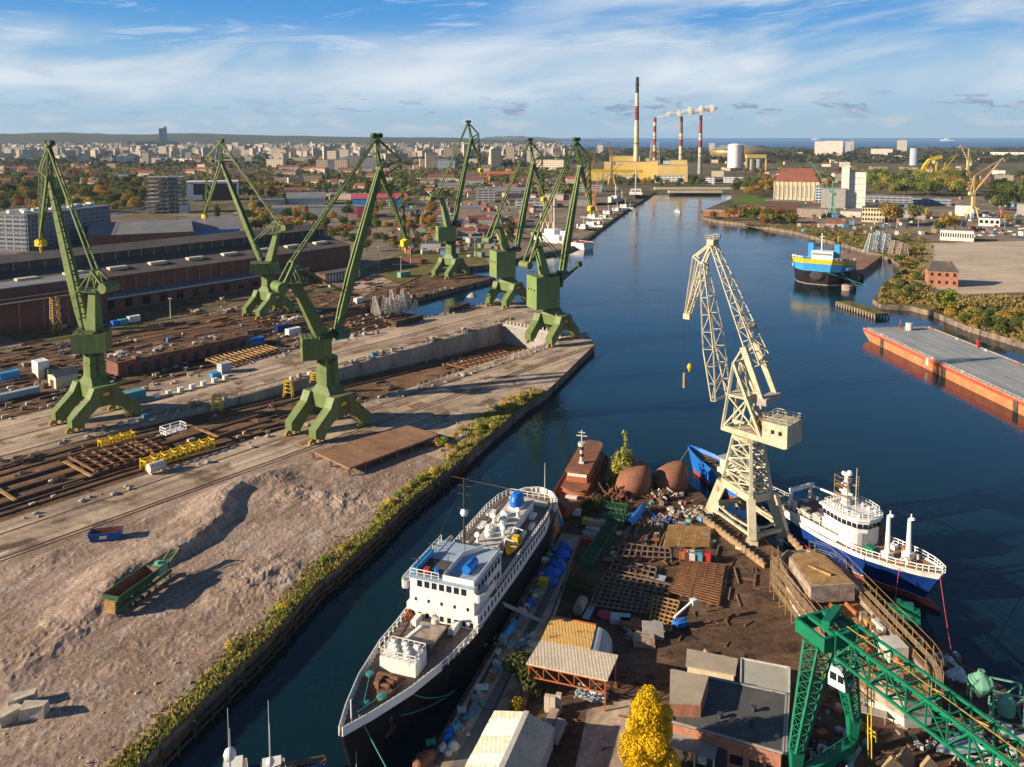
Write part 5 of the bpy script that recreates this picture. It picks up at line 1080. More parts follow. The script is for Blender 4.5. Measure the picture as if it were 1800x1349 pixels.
# ---- small craft cut by the bottom edge
def small_boat(label,px,py,kindk):
    p=G(px,py,3); t=thing('work_boat',label,'boat',(p.x,p.y,0),R(-70))
    L=12; yd=[(0,1.6),(.3,2),(.7,1.9),(1,.2)]; yw=[(0,1.4),(.3,1.8),(.7,1.4),(1,.1)]; zd=[(0,1.4),(1,2.2)]
    hull_part('hull','hull_blue' if kindk else 'white_paint',t,L,yd,yw,zd,1,lambda z:-.3,lambda z:z,n=12); deck_part('deck','deck_brown',t,L,yd,zd,1,-.2)
    return t
def craft():
    # masts, radomes and a rusty bow rising from boats moored below the frame
    for label,px,py0,py1,dome in (('moored boat with white radome and tall whip aerial, leftmost at the canal bottom',405,1395,1245,1),('second tall aerial with small radar dome, right of the white radome',476,1395,1232,.7)):
        b=G(px,py0,3.0); b.z=0; h=HZ(b,py1); t=thing('yacht',label,'boat',b,R(-75)); L=11
        yd=[(0,1.5),(.3,1.9),(.7,1.7),(1,.15)]; yw=[(0,1.3),(.3,1.7),(.7,1.2),(1,.08)]; zd=[(0,1.3),(1,2.0)]
        hu=hull_part('hull','white_paint',t,L,yd,yw,zd,1,lambda z:-.3,lambda z:z,n=12); hu.location=(-8,0,0); d=deck_part('deck','deck_brown',t,L,yd,zd,1,-.1); d.location=(-8,0,0)
        m=MB(); m.box((-4,0,1.3),(4,2.4,2.0)); m.obj('cabin','white_paint',t)
        m=MB(); m.tube((0,0,1.5),(0,0,h),.07,.03,6); m.tube((-1.8,0,1.5),(-1.8,0,h*.72),.05,.03,6); m.obj('aerial','white_paint',t)
        zz=HZ(b,1335 if dome==1 else 1348); m=MB(); m.lathe([(.02,-.8*dome),(.55*dome,-.55*dome),(.8*dome,0),(.6*dome,.6*dome),(.05,.85*dome)],(-.8,0,zz),14); m.obj('radome','white_paint',t,smooth=True)
        m=MB(); m.tube((-.8,0,1.5),(-.8,0,zz),.1); m.obj('radome_post','white_paint',t)
    b=G(520,1365,4); t=thing('work_boat','rusty boat deck with railings and blue boom tips, at the bottom of the canal','boat',(b.x,b.y,0),R(35))
    yd=[(0,2.6),(.5,2.8),(.8,2),(1,.4)]; yw=[(0,2.2),(.5,2.5),(.8,1.4),(1,.2)]; zd=[(0,3.2),(1,3.6)]
    for o in (hull_part('hull','bright_blue',t,14,yd,yw,zd,1,lambda z:-.3,lambda z:z,n=12),deck_part('deck','rust',t,14,yd,zd,1,-.3)): o.location=(-11,0,0)
    o=rails(t,[Vec(p)-Vec((11,0,0)) for p in edge_pts(14,yd,zd,1,0,.4,1,1,6)],1.2,.06,1.2,'rust'); o=rails(t,[Vec(p)-Vec((11,0,0)) for p in edge_pts(14,yd,zd,1,0,.4,1,-1,6)],1.2,.06,1.2,'rust')
    m=MB(); m.tube((-1,-1.5,3.2),(-.5,-1.5,6.6),.06); m.tube((1,-2,3.4),(4,-2.6,4.6),.2); m.obj('boom','oxide',t)
craft()
# ------------------------------------------------------------------ left shipyard
def one(name,label,cat,mt,fn,group=None,loc=(0,0,0),rz=0):
    m=MB(); fn(m); o=m.obj(name,mt); o.location=loc; o.rotation_euler=(0,0,rz); return tag(o,label,cat,group)
def grid(name,label,quad,nx,ny,bw,bh,mt,legs=0,group=None,jit=0,cat='steel frame'):
    a,b,c,d=[Vec(p) for p in quad]; m=MB(); rr=random.Random(nx*31+ny)
    for i in range(nx+1):
        f=i/nx; m.beam(a.lerp(b,f)+Vec((0,0,rr.uniform(-jit,jit))),d.lerp(c,f)+Vec((0,0,rr.uniform(-jit,jit))),bw,bh)
    for j in range(ny+1):
        f=j/ny; m.beam(a.lerp(d,f)+Vec((0,0,bh*.55)),b.lerp(c,f)+Vec((0,0,bh*.55)),bw*.8,bh*.6)
    if legs:
        for i in range(0,nx+1,2):
            for j in range(0,ny+1,max(1,ny//2)):
                p=a.lerp(b,i/nx).lerp(d.lerp(c,i/nx),j/ny); m.beam(p-Vec((0,0,legs)),p,bw*1.2)
    o=m.obj(name,mt); return tag(o,label,cat,group)
def frame_container(name,label,c,d,rz,mt,roof=None,group=None):
    t=thing(name,label,'container',c,rz,group); m=MB(); m.box((0,0,0),d)
    n=int(d[0]/.45)
    for k in range(n):
        x=-d[0]/2+(k+.5)*d[0]/n
        for s in (-1,1): m.box((x,s*(d[1]/2+.02),.2),(.16,.06,d[2]-.4))
    m.obj('body',mt,t); f=MB()
    for i in (-1,1):
        for j in (-1,1): f.box((i*d[0]/2,j*d[1]/2,0),(.18,.18,d[2]+.03))
        f.beam((-d[0]/2,i*d[1]/2,d[2]),(d[0]/2,i*d[1]/2,d[2]),.16); f.beam((i*d[0]/2,-d[1]/2,d[2]),(i*d[0]/2,d[1]/2,d[2]),.16)
        f.beam((d[0]/2+.04,i*.35,.2),(d[0]/2+.04,i*.35,d[2]-.2),.06)
    f.obj('frame',roof or mt,t); return t
# the open blue skip
def skip():
    p=G(186,946,2.9); p.z=gz(p)-.05; t=thing('waste_skip','open blue waste skip with rusty inside, alone on the rubble','skip',p,R(14))
    L,Wd,Hh=6.2,2.5,1.8; m=MB(); lo=[(-L/2+.5,-Wd/2,.15),(L/2-.2,-Wd/2,.15),(L/2-.2,Wd/2,.15),(-L/2+.5,Wd/2,.15)]; hi=[(-L/2,-Wd/2-.1,Hh),(L/2,-Wd/2-.1,Hh),(L/2,Wd/2+.1,Hh),(-L/2,Wd/2+.1,Hh)]
    m.loft([lo,hi],True,cap=False); m.add(lo,[(0,1,2,3)])
    for a,b in zip(hi,hi[1:]+hi[:1]): m.beam(a,b,.16,.14)
    for k in range(8):
        x=-L/2+.5+k*.75
        for s in (-1,1): m.beam((x,s*(Wd/2+.03),.2),(x,s*(Wd/2+.12),Hh),.12)
    m.obj('body','skip_blue',t)
    m=MB(); k=.94; m.loft([[(x*k,y*k,z) for x,y,z in hi],[(x*k,y*k,z+.15) for x,y,z in lo]],True,cap=False); m.add([(x*.97,y*.97,.5) for x,y,z in lo],[(0,1,2,3)]); m.obj('inside','oxide',t)
    m=MB(); rr=random.Random(2)
    for i in range(14): m.blob((rr.uniform(-2.2,2.2),rr.uniform(-.8,.8),.75),rr.uniform(.25,.5),i,.3,7,5)
    m.obj('scrap_load','rust_dark',t)
    m=MB(); m.box((-.2,-Wd/2-.18,.7),(1.4,.06,.6)); m.obj('name_plate','dirty_white',t)
skip()
def crusher():
    a=G(196,1085,2.6); b=G(305,1005,2.6); c=(a+b)/2; c.z=2.55; d=b-a; L=d.length; t=thing('screening_machine','green rusty screening machine with long hopper on wheels, standing in the rubble pit','machine',c,math.atan2(d.y,d.x))
    h=L/2
    m=MB(); 
    for s in (-1,1): m.beam((-h,s*1.2,1.3),(h*.75,s*1.2,1.5),.3,.5)
    for x in (-h,-h*.4,h*.2,h*.7): m.beam((x,-1.2,1.3),(x,1.2,1.3),.25); m.beam((x,-1.2,0),(x,-1.2,1.4),.25); m.beam((x,1.2,0),(x,1.2,1.4),.25)
    m.obj('chassis','dark_green_steel',t)
    m=MB(); lo=[(-h+.6,-.8,1.9),(h*.2,-.8,1.9),(h*.2,.8,1.9),(-h+.6,.8,1.9)]; hi=[(-h,-1.7,3.9),(h*.3,-1.7,3.9),(h*.3,1.7,3.9),(-h,1.7,3.9)]; m.loft([lo,hi],True,cap=False); m.add(lo,[(0,1,2,3)])
    for a_,b_ in zip(hi,hi[1:]+hi[:1]): m.beam(a_,b_,.16)
    for k in range(7):
        x=-h+.5+k*(h*1.2)/7
        for s in (-1,1): m.beam((x,s*1.72,3.9),(x,s*1.0,2.0),.12)
    m.obj('hopper','dark_green_steel',t)
    m=MB(); m.loft([[(x*.97,y*.93,z+.02) for x,y,z in lo],[(x*.98,y*.94,z) for x,y,z in hi]][::-1],True,cap=False); m.obj('hopper_lining','rust',t)
    m=MB(); m.beam((h*.1,0,1.6),(h+1.6,0,3.6),1.1,.4); m.beam((h*.6,-.5,0),(h*.8,-.5,3),.16); m.beam((h*.6,.5,0),(h*.8,.5,3),.16); m.obj('conveyor','dark_green_steel',t)
    m=MB(); m.box((h*.5,-.2,2.0),(2.2,1.9,1.7)); m.box((h*.5,.2,3.7),(.8,.8,.4)); m.obj('engine_box','pale_green',t)
    m=MB(); m.box((-h-.1,0,.9),(.5,2.3,2.1)); m.obj('end_panel','ochre_steel',t)
    for x in (-h*.5,-h*.28,-h*.06):
        for s in (-1,1): m=MB(); m.tube((x,s*1.25,.5),(x,s*1.6,.5),.5,n=12); m.obj('wheel','stack_dark',t)
    m=MB(); m.beam((h*.75,-.8,3),(h*1.1,-.8,4.4),.15); m.beam((h*.75,.8,3),(h*1.1,.8,4.4),.15); m.beam((h*1.1,-.8,4.4),(h*1.1,.8,4.4),.15); m.obj('roll_bar','ochre_steel',t)
crusher()
for i,(px,py,s,rz,lb) in enumerate(((40,1238,(3.6,2.1,1.8),.5,'cut tan concrete block with sloping top, highest of three at the picture edge'),(60,1256,(3.4,2.0,2.1),.2,'smooth concrete block with pale lit face, right of three at the picture edge'),(15,1262,(3.2,2.4,1.8),.9,'rough reddish concrete block, leftmost of three at the picture edge'))):
    m=MB(); rr=random.Random(i); m.box((0,0,0),s,0,.92,.9); m.v=[(x+rr.uniform(-.25,.25),y+rr.uniform(-.25,.25),z+rr.uniform(-.2,.2)) for x,y,z in m.v]; o=m.obj('concrete_block','block_pale'); p=G(px,py,3); o.location=(p.x,p.y,gz(p)-.25); o.rotation_euler=(0,0,rz); tag(o,lb,'block','concrete blocks by the picture edge')
# rust platform
q=[G(551,794,4.7),G(717,748,4.7),G(773,764,4.7),G(614,823,4.7)]
t=thing('loading_platform','flat rusty steel deck on stub legs, beside the canal and the nearest crane','platform',q[3]); off=q[3]
m=MB(); m.prism([p-off for p in q],-.5,0); m.obj('deck_plate','rust_deck',t)
for i in range(7):
    for j in range(3): p=q[0].lerp(q[1],i/6).lerp(q[3].lerp(q[2],i/6),j/2)-off; m=MB(); m.box((p.x,p.y,-1.8),(.5,.5,1.5)); m.obj('leg','rust',t)
m=MB()
for i in range(1,6): m.beam(q[0].lerp(q[1],i/6)-off+Vec((0,0,.03)),q[3].lerp(q[2],i/6)-off+Vec((0,0,.03)),.12,.05)
m.obj('plate_seam','rust_dark',t)
# slip A furniture
def yellow_frame(label,a,b,w,h):
    a,b=Vec(a),Vec(b); t=thing('transport_frame',label,'steel frame',a,0,'yellow transport frames'); d=b-a; n=Vec((-d.y,d.x,0)).normalized(); k=max(3,int(d.length/2.6)); m=MB()
    for j in (-1,1):
        for z in (.4,h): m.beam(n*(j*w/2)+Vec((0,0,z)),d+n*(j*w/2)+Vec((0,0,z)),.28)
        for i in range(k+1): p=d*(i/k)+n*(j*w/2); m.beam(p,p+Vec((0,0,h+.5)),.4,.34)
        for i in range(k): m.beam(d*(i/k)+n*(j*w/2)+Vec((0,0,.4)),d*((i+1)/k)+n*(j*w/2)+Vec((0,0,h)),.16)
    m.obj('side_frame','yellow',t); m=MB()
    for i in range(k+1): p=d*(i/k)+Vec((0,0,h)); m.beam(p-n*w/2,p+n*w/2,.3)
    m.obj('cross_beam','yellow',t)
yellow_frame('longer yellow steel frame beside a white tank on the near slipway',G(252,826,2.6),G(372,786,2.6),2.6,2.2)
yellow_frame('shorter yellow steel frame behind the rusty grid on the near slipway',G(176,786,2.6),G(234,770,2.6),2.2,1.6)
p=G(275,830,2.6); one('tank','white ribbed tank in front of the longer yellow frame','tank','dirty_white',lambda m:[m.tube((-2,0,1.5),(2,0,1.5),1.15,n=14),m.box((-1.5,0,0),(.4,1.6,.6)),m.box((1.5,0,0),(.4,1.6,.6))]+[m.tube((x,0,1.5),(x+.1,0,1.5),1.2,n=14) for x in (-1.6,-.8,0,.8,1.6)],None,p,AU)
z=3.5; grid('steel_grid','large rusty grid of crossed beams lying on the near slipway beams','',4,3,.3,.4,'rust') if 0 else grid('steel_grid','large rusty grid of crossed beams lying on the near slipway beams',[G(121,803,z),G(255,771,z),G(287,789,z),G(166,828,z)],7,4,.35,.5,'rust',1.0)
grid('steel_grid','rusty beam grid on the slipway floor beside the dock gate',[W(232,201,-3.4),W(266,201,-5.1),W(266,217,-5.1),W(232,217,-3.4)],11,4,.45,.5,'rust',.8)
grid('steel_grid','rusty slatted frame between the two slipways, left of the white container',[G(362,632,3.6),G(452,603,3.6),G(490,613,3.6),G(395,643,3.6)],13,2,.4,.4,'ochre_steel',1)
for v in (201.5,207.5,213.5): one('slip_beam','long dark launching beam running along the near slipway','beam','rust_dark',lambda m:m.beam(W(-20,v,2.75),W(140 if v<210 else 118,v,2.7),1.0,.7),'launching beams of the near slipway')
for k in range(7): u=20+k*17; one('cross_sleeper','rusty sleeper across the launching beams of the near slipway','beam','ochre_steel',lambda m:m.beam(W(u,200,3.2),W(u,215,3.2),.8,.25),'sleepers across the launching beams')
# concrete end gate and lips
t=thing('dock_gate','pale concrete gate closing the near slipway beside the tip crane','gate',W(281.5,210.5,-6.5),AU); m=MB(); m.box((0,0,0),(1.6,37,9)); m.obj('gate_wall','grey_concrete',t); m=MB(); m.box((-1.2,0,8.2),(1.4,36.5,.25)); m.obj('gate_ledge','dirty_white',t)
for k in range(17): m=MB(); m.box((0,-16+k*2,9.0),(.5,.5,1.1)); m.obj('gate_post','dirty_white',t)
def posts(label,u0,u1,v,n,mt='dirty_white',h=1.1,z=2.5,grp='edge posts'):
    o=None
    for k in range(n):
        if k%9==4: continue
        p=W(u0+(u1-u0)*k/(n-1),v,z)
        if o is None: o=one('edge_post',label,'post',mt,lambda m:m.box((0,0,0),(.28,.28,h),0,.7,.7),grp,p)
        else: dup(o,p,rnd.uniform(0,.4))
posts('pale stub post along the lip of the middle quay above the dock wall',120,280,229.8,46,grp='stub posts on the middle quay lip')
posts('pale stub post along the near lip of the slipway',150,262,191.2,40,grp='stub posts on the near slipway lip')
posts('white peg of the low fence beside the far basin',262,318,261.5,22,grp='white fence pegs at the far basin',h=1.3)
# block and scrap scatter
def scatter(name,label,cat,mt,fn,spots,group,rots=(0,6.28),sc=(.7,1.3),colors=None):
    src=None
    for p in spots:
        s=U(*sc); s=(s*U(.8,1.3),s*U(.8,1.2),s*U(.7,1.2))
        if src is None: src=one(name,label,cat,mt,fn,group,p,U(*rots)); src.scale=s; o=src
        else: o=dup(src,p,U(*rots),sc=s)
        if colors: o.color=(*rnd.choice(colors),1)
def uvspots(n,u0,u1,v0,v1,z=2.5,slope=None):
    r=[]
    for _ in range(n):
        u,v=U(u0,u1),U(v0,v1); zz=slope(u) if slope else z; r.append(W(u,v,zz))
    return r
slA=lambda u:2.42 if u<-60 else (2.42-.12*(u+60)/155 if u<95 else 2.3-8.8*(u-95)/186)
slB=lambda u:2.38-.18*(u+60)/180 if u<120 else 2.2-1.7*(u-120)/156
rndblk=lambda m:m.box((0,0,0),(1.5,.9,.8),0,.95,.95)
scatter('keel_block','tan concrete keel block on the floor of the near slipway','block','block_pale',rndblk,uvspots(46,60,270,194,227,slope=slA),'keel blocks on the near slipway',(AU-.1,AU+.1),(.55,1.1))
scatter('keel_block','tan keel block among the tracks of the far slipway','block','block_pale',rndblk,uvspots(120,40,270,265,299,slope=slB),'keel blocks on the far slipway',(AU-.2,AU+.2),(.5,1.05))
scatter('timber_baulk','dark timber baulk lying along the far slipway','timber','timber_dark',lambda m:m.box((0,0,0),(7,.7,.6)),uvspots(170,30,272,265,300,slope=slB),'timber baulks on the far slipway',(AU-.06,AU+.06))
scatter('rusty_girder','rusty girder lying between slipway and shed','girder','rust',lambda m:[m.box((0,0,0),(6,.5,.12)),m.box((0,0,.12),(6,.12,.45)),m.box((0,0,.57),(6,.5,.12))],uvspots(150,60,320,301,380),'rusty girders before the shed',(AU-.3,AU+.3))
scatter('scrap_plate','bent scrap plate lying on the ground before the shed','scrap','rust_deck',lambda m:m.add([(-1.6,-1,0),(1.6,-1.1,.1),(1.5,1,.5),(-1.5,1.1,.2)],[(0,1,2,3)]),uvspots(110,60,320,301,380,2.55),'scrap plates before the shed')
crate=lambda m:[m.box((0,0,.1),(1.6,1.2,1.2)),m.box((0,0,1.3),(1.7,1.3,.1)),m.box((0,0,0),(1.5,.3,.1))]
scatter('work_crate','small painted crate left about the slipways','crate','painted_any',crate,uvspots(40,70,300,300,375)+uvspots(22,60,230,266,300,slope=slB)+uvspots(10,100,300,256,262)+uvspots(10,100,250,230.5,233),'small crates about the slipways',(AU-.2,AU+.2),(.5,1.1),[(.6,.55,.48),(.4,.37,.33),(.05,.2,.4),(.4,.26,.14),(.2,.19,.18),(.45,.38,.28),(.3,.17,.1)])
scatter('edge_debris','chunk of broken concrete along the crane tracks','rubble','grey_concrete',lambda m:m.blob((0,0,.2),.55,4,.35,7,4,.7),uvspots(60,50,270,186.5,191)+uvspots(50,50,290,258,263)+uvspots(30,20,260,229.5,232)+uvspots(40,60,330,301,307),'concrete chunks along the tracks',(0,6.28),(.6,1.5))
for k,v in enumerate((267,270.5,274,278,282.5,287.5,291,294.5,298)): one('slip_track','dark rusty launching track running the length of the far slipway','track','rust_dark' if k%3 else 'rust',lambda m:m.beam(W(-20,v,slB(-20)+.25),W(272,v,slB(272)+.25),.55,.5),'launching tracks of the far slipway')
for k,v in enumerate((303.5,312,325,331,341,352,363)): one('ground_rail','rusty ground rail between far slipway and brick hall','track','rust' if k%2 else 'rust_deck',lambda m:m.beam(W(-20,v,2.6),W(330 if v<345 else 300,v,2.6),.4,.25),'ground rails before the brick hall')
for k,v in enumerate((196,199,220,224)): one('slip_track','dark rusty launching track running down the near slipway','track','rust_dark',lambda m:(m.beam(W(-20,v,2.55),W(95,v,2.45),.6,.5),m.beam(W(95,v,2.45),W(279,v,-6.25),.6,.5)),'launching tracks of the near slipway')
scatter('dark_timber','dark timber lying on the floor of the near slipway','timber','timber_dark',lambda m:m.box((0,0,0),(5,.6,.5)),uvspots(80,40,275,194,227,slope=slA),'dark timbers on the near slipway',(AU-.1,AU+.1))
scatter('rust_plate','rusty steel plate lying on the concrete quays','plate','rust_deck',lambda m:m.box((0,0,0),(4,2,.08)),uvspots(26,90,270,231,262,2.51)+uvspots(14,120,260,177,186,2.51),'steel plates on the quays',(AU-.05,AU+.05))
def junkheap(seed,n,s):
    def f(m):
        rr=random.Random(seed)
        for k in range(n):
            a=Vec((rr.gauss(0,s),rr.gauss(0,s*.6),rr.uniform(0,.7))); b=a+Vec((rr.uniform(-2.2,2.2),rr.uniform(-1,1),rr.uniform(-.3,.9)))
            m.beam(a,b,rr.uniform(.1,.3),rr.uniform(.08,.5)) if k%3 or k<2 else m.box((a.x,a.y,0),(rr.uniform(.5,1.8),rr.uniform(.4,1.1),rr.uniform(.4,1.3)),rr.uniform(0,3))
    return f
for i,(mt,n,reg,gp,lb) in enumerate((('rust',34,(70,320,302,378),'rusty scrap heaps before the brick hall','low heap of rusty steel before the brick hall'),('pale_rust',26,(80,300,302,372),'pale scrap heaps before the brick hall','low heap of pale steel pieces before the brick hall'),('dirty_white',12,(110,260,302,350),'whitish scrap heaps before the brick hall','small heap of whitish scrap before the brick hall'),
   ('rust',26,(50,262,266,298),'rusty scrap heaps on the far slipway','small rusty scrap heap on the far slipway'),('pale_rust',20,(60,262,266,298),'pale scrap heaps on the far slipway','small pale scrap heap on the far slipway'),('brown_steel',22,(70,268,195,227),'brown scrap heaps on the near slipway','small brown scrap heap on the near slipway'),('pale_rust',16,(90,290,230.6,233),'scrap heaps on the middle quay lip','small scrap heap along the lip of the middle quay'))):
    scatter('scrap_heap',lb,'scrap',mt,junkheap(i,26 if i<3 else 14,1.7 if i<3 else 1.0),uvspots(n,*reg,slope=(slB if 3<=i<5 else slA if i==5 else None)),gp,(AU-.4,AU+.4),(.6,1.3))
# low ruined store between the slips
def ruin(label,a,b,dep,h,px_):
    a,b=Vec(a),Vec(b); d=b-a; t=thing('low_store',label,'building',a,math.atan2(d.y,d.x)); L=d.length; m=MB()
    m.box((L/2,0,0),(L,.5,h)); m.box((L/2,dep,0),(L,.5,h)); m.box((.25,dep/2,0),(.5,dep,h)); m.box((L-.25,dep/2,0),(.5,dep,h))
    for k in range(int(L/5)): m.box((k*5+2,-.35,0),(.7,.5,h))
    m.obj('wall','brick_dark',t); m=MB(); m.box((L/2,dep/2,h),(L+.8,dep+1,.3)); m.obj('roof','rust_soil',t)
    for k in range(int(L/5)): pane(t,(k*5+4.4,-.27,0),(2,.1,h*.7),0,'opening','stack_dark')
    rr=random.Random(4); 
    for k in range(26): m=MB(); m.box((rr.uniform(1,L-1),rr.uniform(.6,dep-.6),h+.3),(rr.uniform(.6,2.4),rr.uniform(.5,1.3),rr.uniform(.3,.9)),rr.uniform(0,3)); m.obj('roof_junk',rr.choice(('dirty_white','pale_rust','grey_concrete','rust')),t)
ruin('long low brick store with junk piled on its flat roof, between the slipways',W(134,281,slB(134)),W(186,281,slB(186)),8,5.0,0)
t=thing('gabled_hut','small hut with pale gable, left end of the low store','hut',W(118,286,2.3),AU); m=MB(); m.box((0,0,0),(7,6,4)); m.obj('wall','plaster_cream',t); m=MB(); m.loft([[(-3.8,-3.4,3.9),(-3.8,0,5.8),(-3.8,3.4,3.9)],[(3.8,-3.4,3.9),(3.8,0,5.8),(3.8,3.4,3.9)]],cap=False); m.obj('roof','roof_grey_sheet',t); pane(t,(-3.52,0,0),(.1,2.4,2.6),0,'door','timber_dark')
# containers
for px,py,d,mt,lb in ((228,706,(9,3,3),'container_teal','teal container with sandy roof behind the leftmost crane base'),(448,603,(7,2.6,2.9),'bright_blue','bright blue container right of the slatted rusty frame'),(515,584,(6,2.6,2.9),'white_paint','white container between the cranes, behind the blue one'),(497,577,(7,2.6,2.6),'hull_blue','dark blue container below the shaded crane'),
  (72,662,(3.5,5,2.8),'dirty_white','lower white container of a stacked pair at the left edge'),(88,662,(3.2,6,3),'dark_green_steel','green container right of the stacked white pair'),(235,566,(5,2.4,2.6),'white_paint','white container in front of the brick shed wall'),(217,571,(3.5,2.4,2.4),'container_teal','small teal container left of the white one by the shed'),
  (203,573,(3,2.4,2.2),'bright_blue','small blue container left of the teal one by the shed'),(322,623,(5,2.4,2.4),'container_grey','pale grey container in front of the low store'),(394,655,(3.6,3,3.4),'container_grey','upright pale container at the end of the slatted frame'),(378,664,(3,2,1.6),'sky_blue','low blue box beside the upright pale container'),
  (630,533,(4,2.4,2.6),'white_paint','white hut container in front of the shed by the pale road'),(710,487,(8,3,3),'pale_green','green site hut at the far end of the brick shed'),(25,700,(14,2.5,2.4),'container_grey','long pale barge-like box at the left edge behind the leftmost crane'),(15,668,(6,3,2.8),'sky_blue','blue container at the left picture edge'),(870,523,(6,2.4,.9),'dirty_white','flat white pontoon at the tip of the far quay')):
    p=G(px,py,2.4); u,v=uvof(p); p.z=slB(u) if 265<v<299 else 2.5; frame_container('container',lb,p,d,AU,mt)
p=G(72,662,2.4); p.z=2.5+2.83; frame_container('container','upper white container of the stacked pair at the left edge',p,(3.5,5,2.8),AU,'white_paint')
for i in range(7): p=W(130+i*4.2,247.5+.2*i,2.5); one('white_box','white box in a short row along the middle quay','box','white_paint',crate,'white boxes along the middle quay',p,AU)
# yellow hoists
for px,py,h,lb in ((507,697,5,'yellow steel stand on the edge of the middle quay, left of the nearest crane'),(382,722,4.5,'dull yellow stand rising from the near slipway'),(553,672,3,'small yellow stand behind the nearest crane column')):
    p=G(px,py,2.4); m=MB()
    for i in (-1,1):
        for j in (-1,1): m.beam((i*1.4,j*1.0,0),(i*1.0,j*.7,h),.3)
    for k in range(1,5): m.beam((-1.3,-.8,h*k/4),(1.3,.8,h*k/4),.22); m.beam((1.3,-.8,h*k/4),(-1.3,.8,h*k/4),.22)
    m.box((0,0,h),(2.4,1.8,.3)); tag(m.obj('yellow_stand','yellow'),lb,'stand').location=p
p=G(305,762,2.5); m=MB(); m.box((0,0,.5),(6,3.2,.3)); m.rail([(-3,-1.6,.8),(3,-1.6,.8),(3,1.6,.8),(-3,1.6,.8)],1.6,.1,3,True); o=m.obj('white_trailer','white_paint'); o.location=p; o.rotation_euler=(0,0,AU); tag(o,'white railed trailer on the near slipway behind the yellow frames','trailer')
# heap of white and red lattice legs on the far quay
for i in range(16):
    px=655+i*5.2+U(-2,2); py=546+ (i%3)*4-i*.5; p=G(px,py,2.5); h=U(6,11)*(1 if 4<i<12 else .75); m=MB(); a=Vec((U(-1.5,1.5),U(-1,1),h)); m.lattice((0,0,0),a,2.6,1.2,5,.3,.16); o=m.obj('lattice_tower','dirty_white' if i%3 else 'oxide'); o.location=p; tag(o,'upright lattice leg, one of a heap standing on the far quay','lattice leg','white and red lattice legs on the far quay')
for px,py,lb in ((830,522,'grey gravel cone at the far quay edge'),): one('gravel_heap',lb,'heap','grey_concrete',lambda m:m.lathe([(3,0),(1.6,1.3),(.2,2.2)],n=10),None,G(px,py,2.5))
for i,(u,v) in enumerate(((250,303),(258,303),(285,304),(292,305))): one('timber_stack','dark stack of long baulks beside the far basin','timber stack','timber_dark',lambda m:[m.box((0,(k%3-1)*1.0,(k//3)*.9),(9,.9,.8)) for k in range(9)],'timber stacks at the far basin',W(u,v-42 if i<2 else v-42,2.5),AU)
# long brick hall
def hall():
    t=thing('brick_hall','very long dark brick shipyard hall with white clerestory posts, behind the shaded crane','building',W(0,0,0))
    ua,ub=60,338
    def blk(name,mt,u0,u1,v0,v1,z0,z1,par=t): m=MB(); m.prism([W(u0,v0),W(u1,v0),W(u1,v1),W(u0,v1)],z0,z1); return m.obj(name,mt,par)
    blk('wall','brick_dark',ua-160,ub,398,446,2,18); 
    m=MB(); m.loft([[W(ua-161,396.5,18),W(ua-161,424,22.5)],[W(ub+1,396.5,18),W(ub+1,424,22.5)]],cap=False); m.obj('front_roof','roof_dark',t)
    blk('clerestory','roof_dark',ua-160,ub,424,440,17.9,27.0)
    m=MB(); m.loft([[W(ua-161,421.5,26.6),W(ua-161,433,29.2),W(ua-161,452,26)],[W(ub+1,421.5,26.6),W(ub+1,433,29.2),W(ub+1,452,26)]],cap=False); m.obj('upper_roof','roof_dark',t)
    for k in range(27): m=MB(); m.box((*W(155+k*6.9,423.3)[:2],22.0),(.5,.5,4.0),AU); m.obj('clerestory_post','pale_rust',t)
    for k in range(9): u=150+k*21; m=MB(); m.prism([W(u,406),W(u+9,406),W(u+9,409.5),W(u,409.5)],19.2,21.0); m.obj('skylight','plaster_cream',t)
    blk('annex_wall','brick_dark',ua-160,ub-40,388,398.1,2,9.6); blk('annex_roof','roof_grey_sheet',ua-161,ub-40,387,398.05,9.6,9.9)
    m=MB(); m.tube(W(ua-160,386.6,9.3),W(ub-40,386.6,9.3),.35,n=8); m.obj('white_pipe','dirty_white',t)
    for k in range(40): u=ua-50+k*6.8; m=MB(); m.prism([W(u,397.7),W(u+.7,397.7),W(u+.7,398.1),W(u,398.1)],9.9,17.9); m.obj('pilaster','brick',t)
    for k in range(30): u=ua-46+k*8.8; m=MB(); m.prism([W(u,387.9),W(u+3.6,387.9),W(u+3.6,388.2),W(u,388.2)],4,8); m.obj('window','glass_dark',t)
hall()
def hall2():
    t=thing('brick_hall','wide flat roofed brick block with blue grey roof, left of the long hall','building',W(0,0,0))
    def blk(name,mt,u0,u1,v0,v1,z0,z1,par=t): m=MB(); m.prism([W(u0,v0),W(u1,v0),W(u1,v1),W(u0,v1)],z0,z1); return m.obj(name,mt,par)
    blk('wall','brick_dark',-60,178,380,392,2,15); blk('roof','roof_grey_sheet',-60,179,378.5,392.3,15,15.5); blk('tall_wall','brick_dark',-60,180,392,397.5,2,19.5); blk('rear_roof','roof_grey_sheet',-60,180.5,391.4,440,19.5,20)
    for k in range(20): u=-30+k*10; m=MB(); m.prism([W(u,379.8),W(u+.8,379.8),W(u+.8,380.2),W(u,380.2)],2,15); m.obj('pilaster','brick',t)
hall2()
t=thing('trestle','rusty braced trestle tower in front of the hall, behind the leftmost crane','tower',G(99,585,2.5),AU); m=MB(); m.lattice((0,0,0),(0,0,16),3.2,2.4,5,.5,.25); m.obj('tower_frame','ochre_steel',t); m=MB(); m.beam((-46,0,16.4),(8,0,16.4),1.4,1.4); m.obj('track_beam','rust_dark',t)
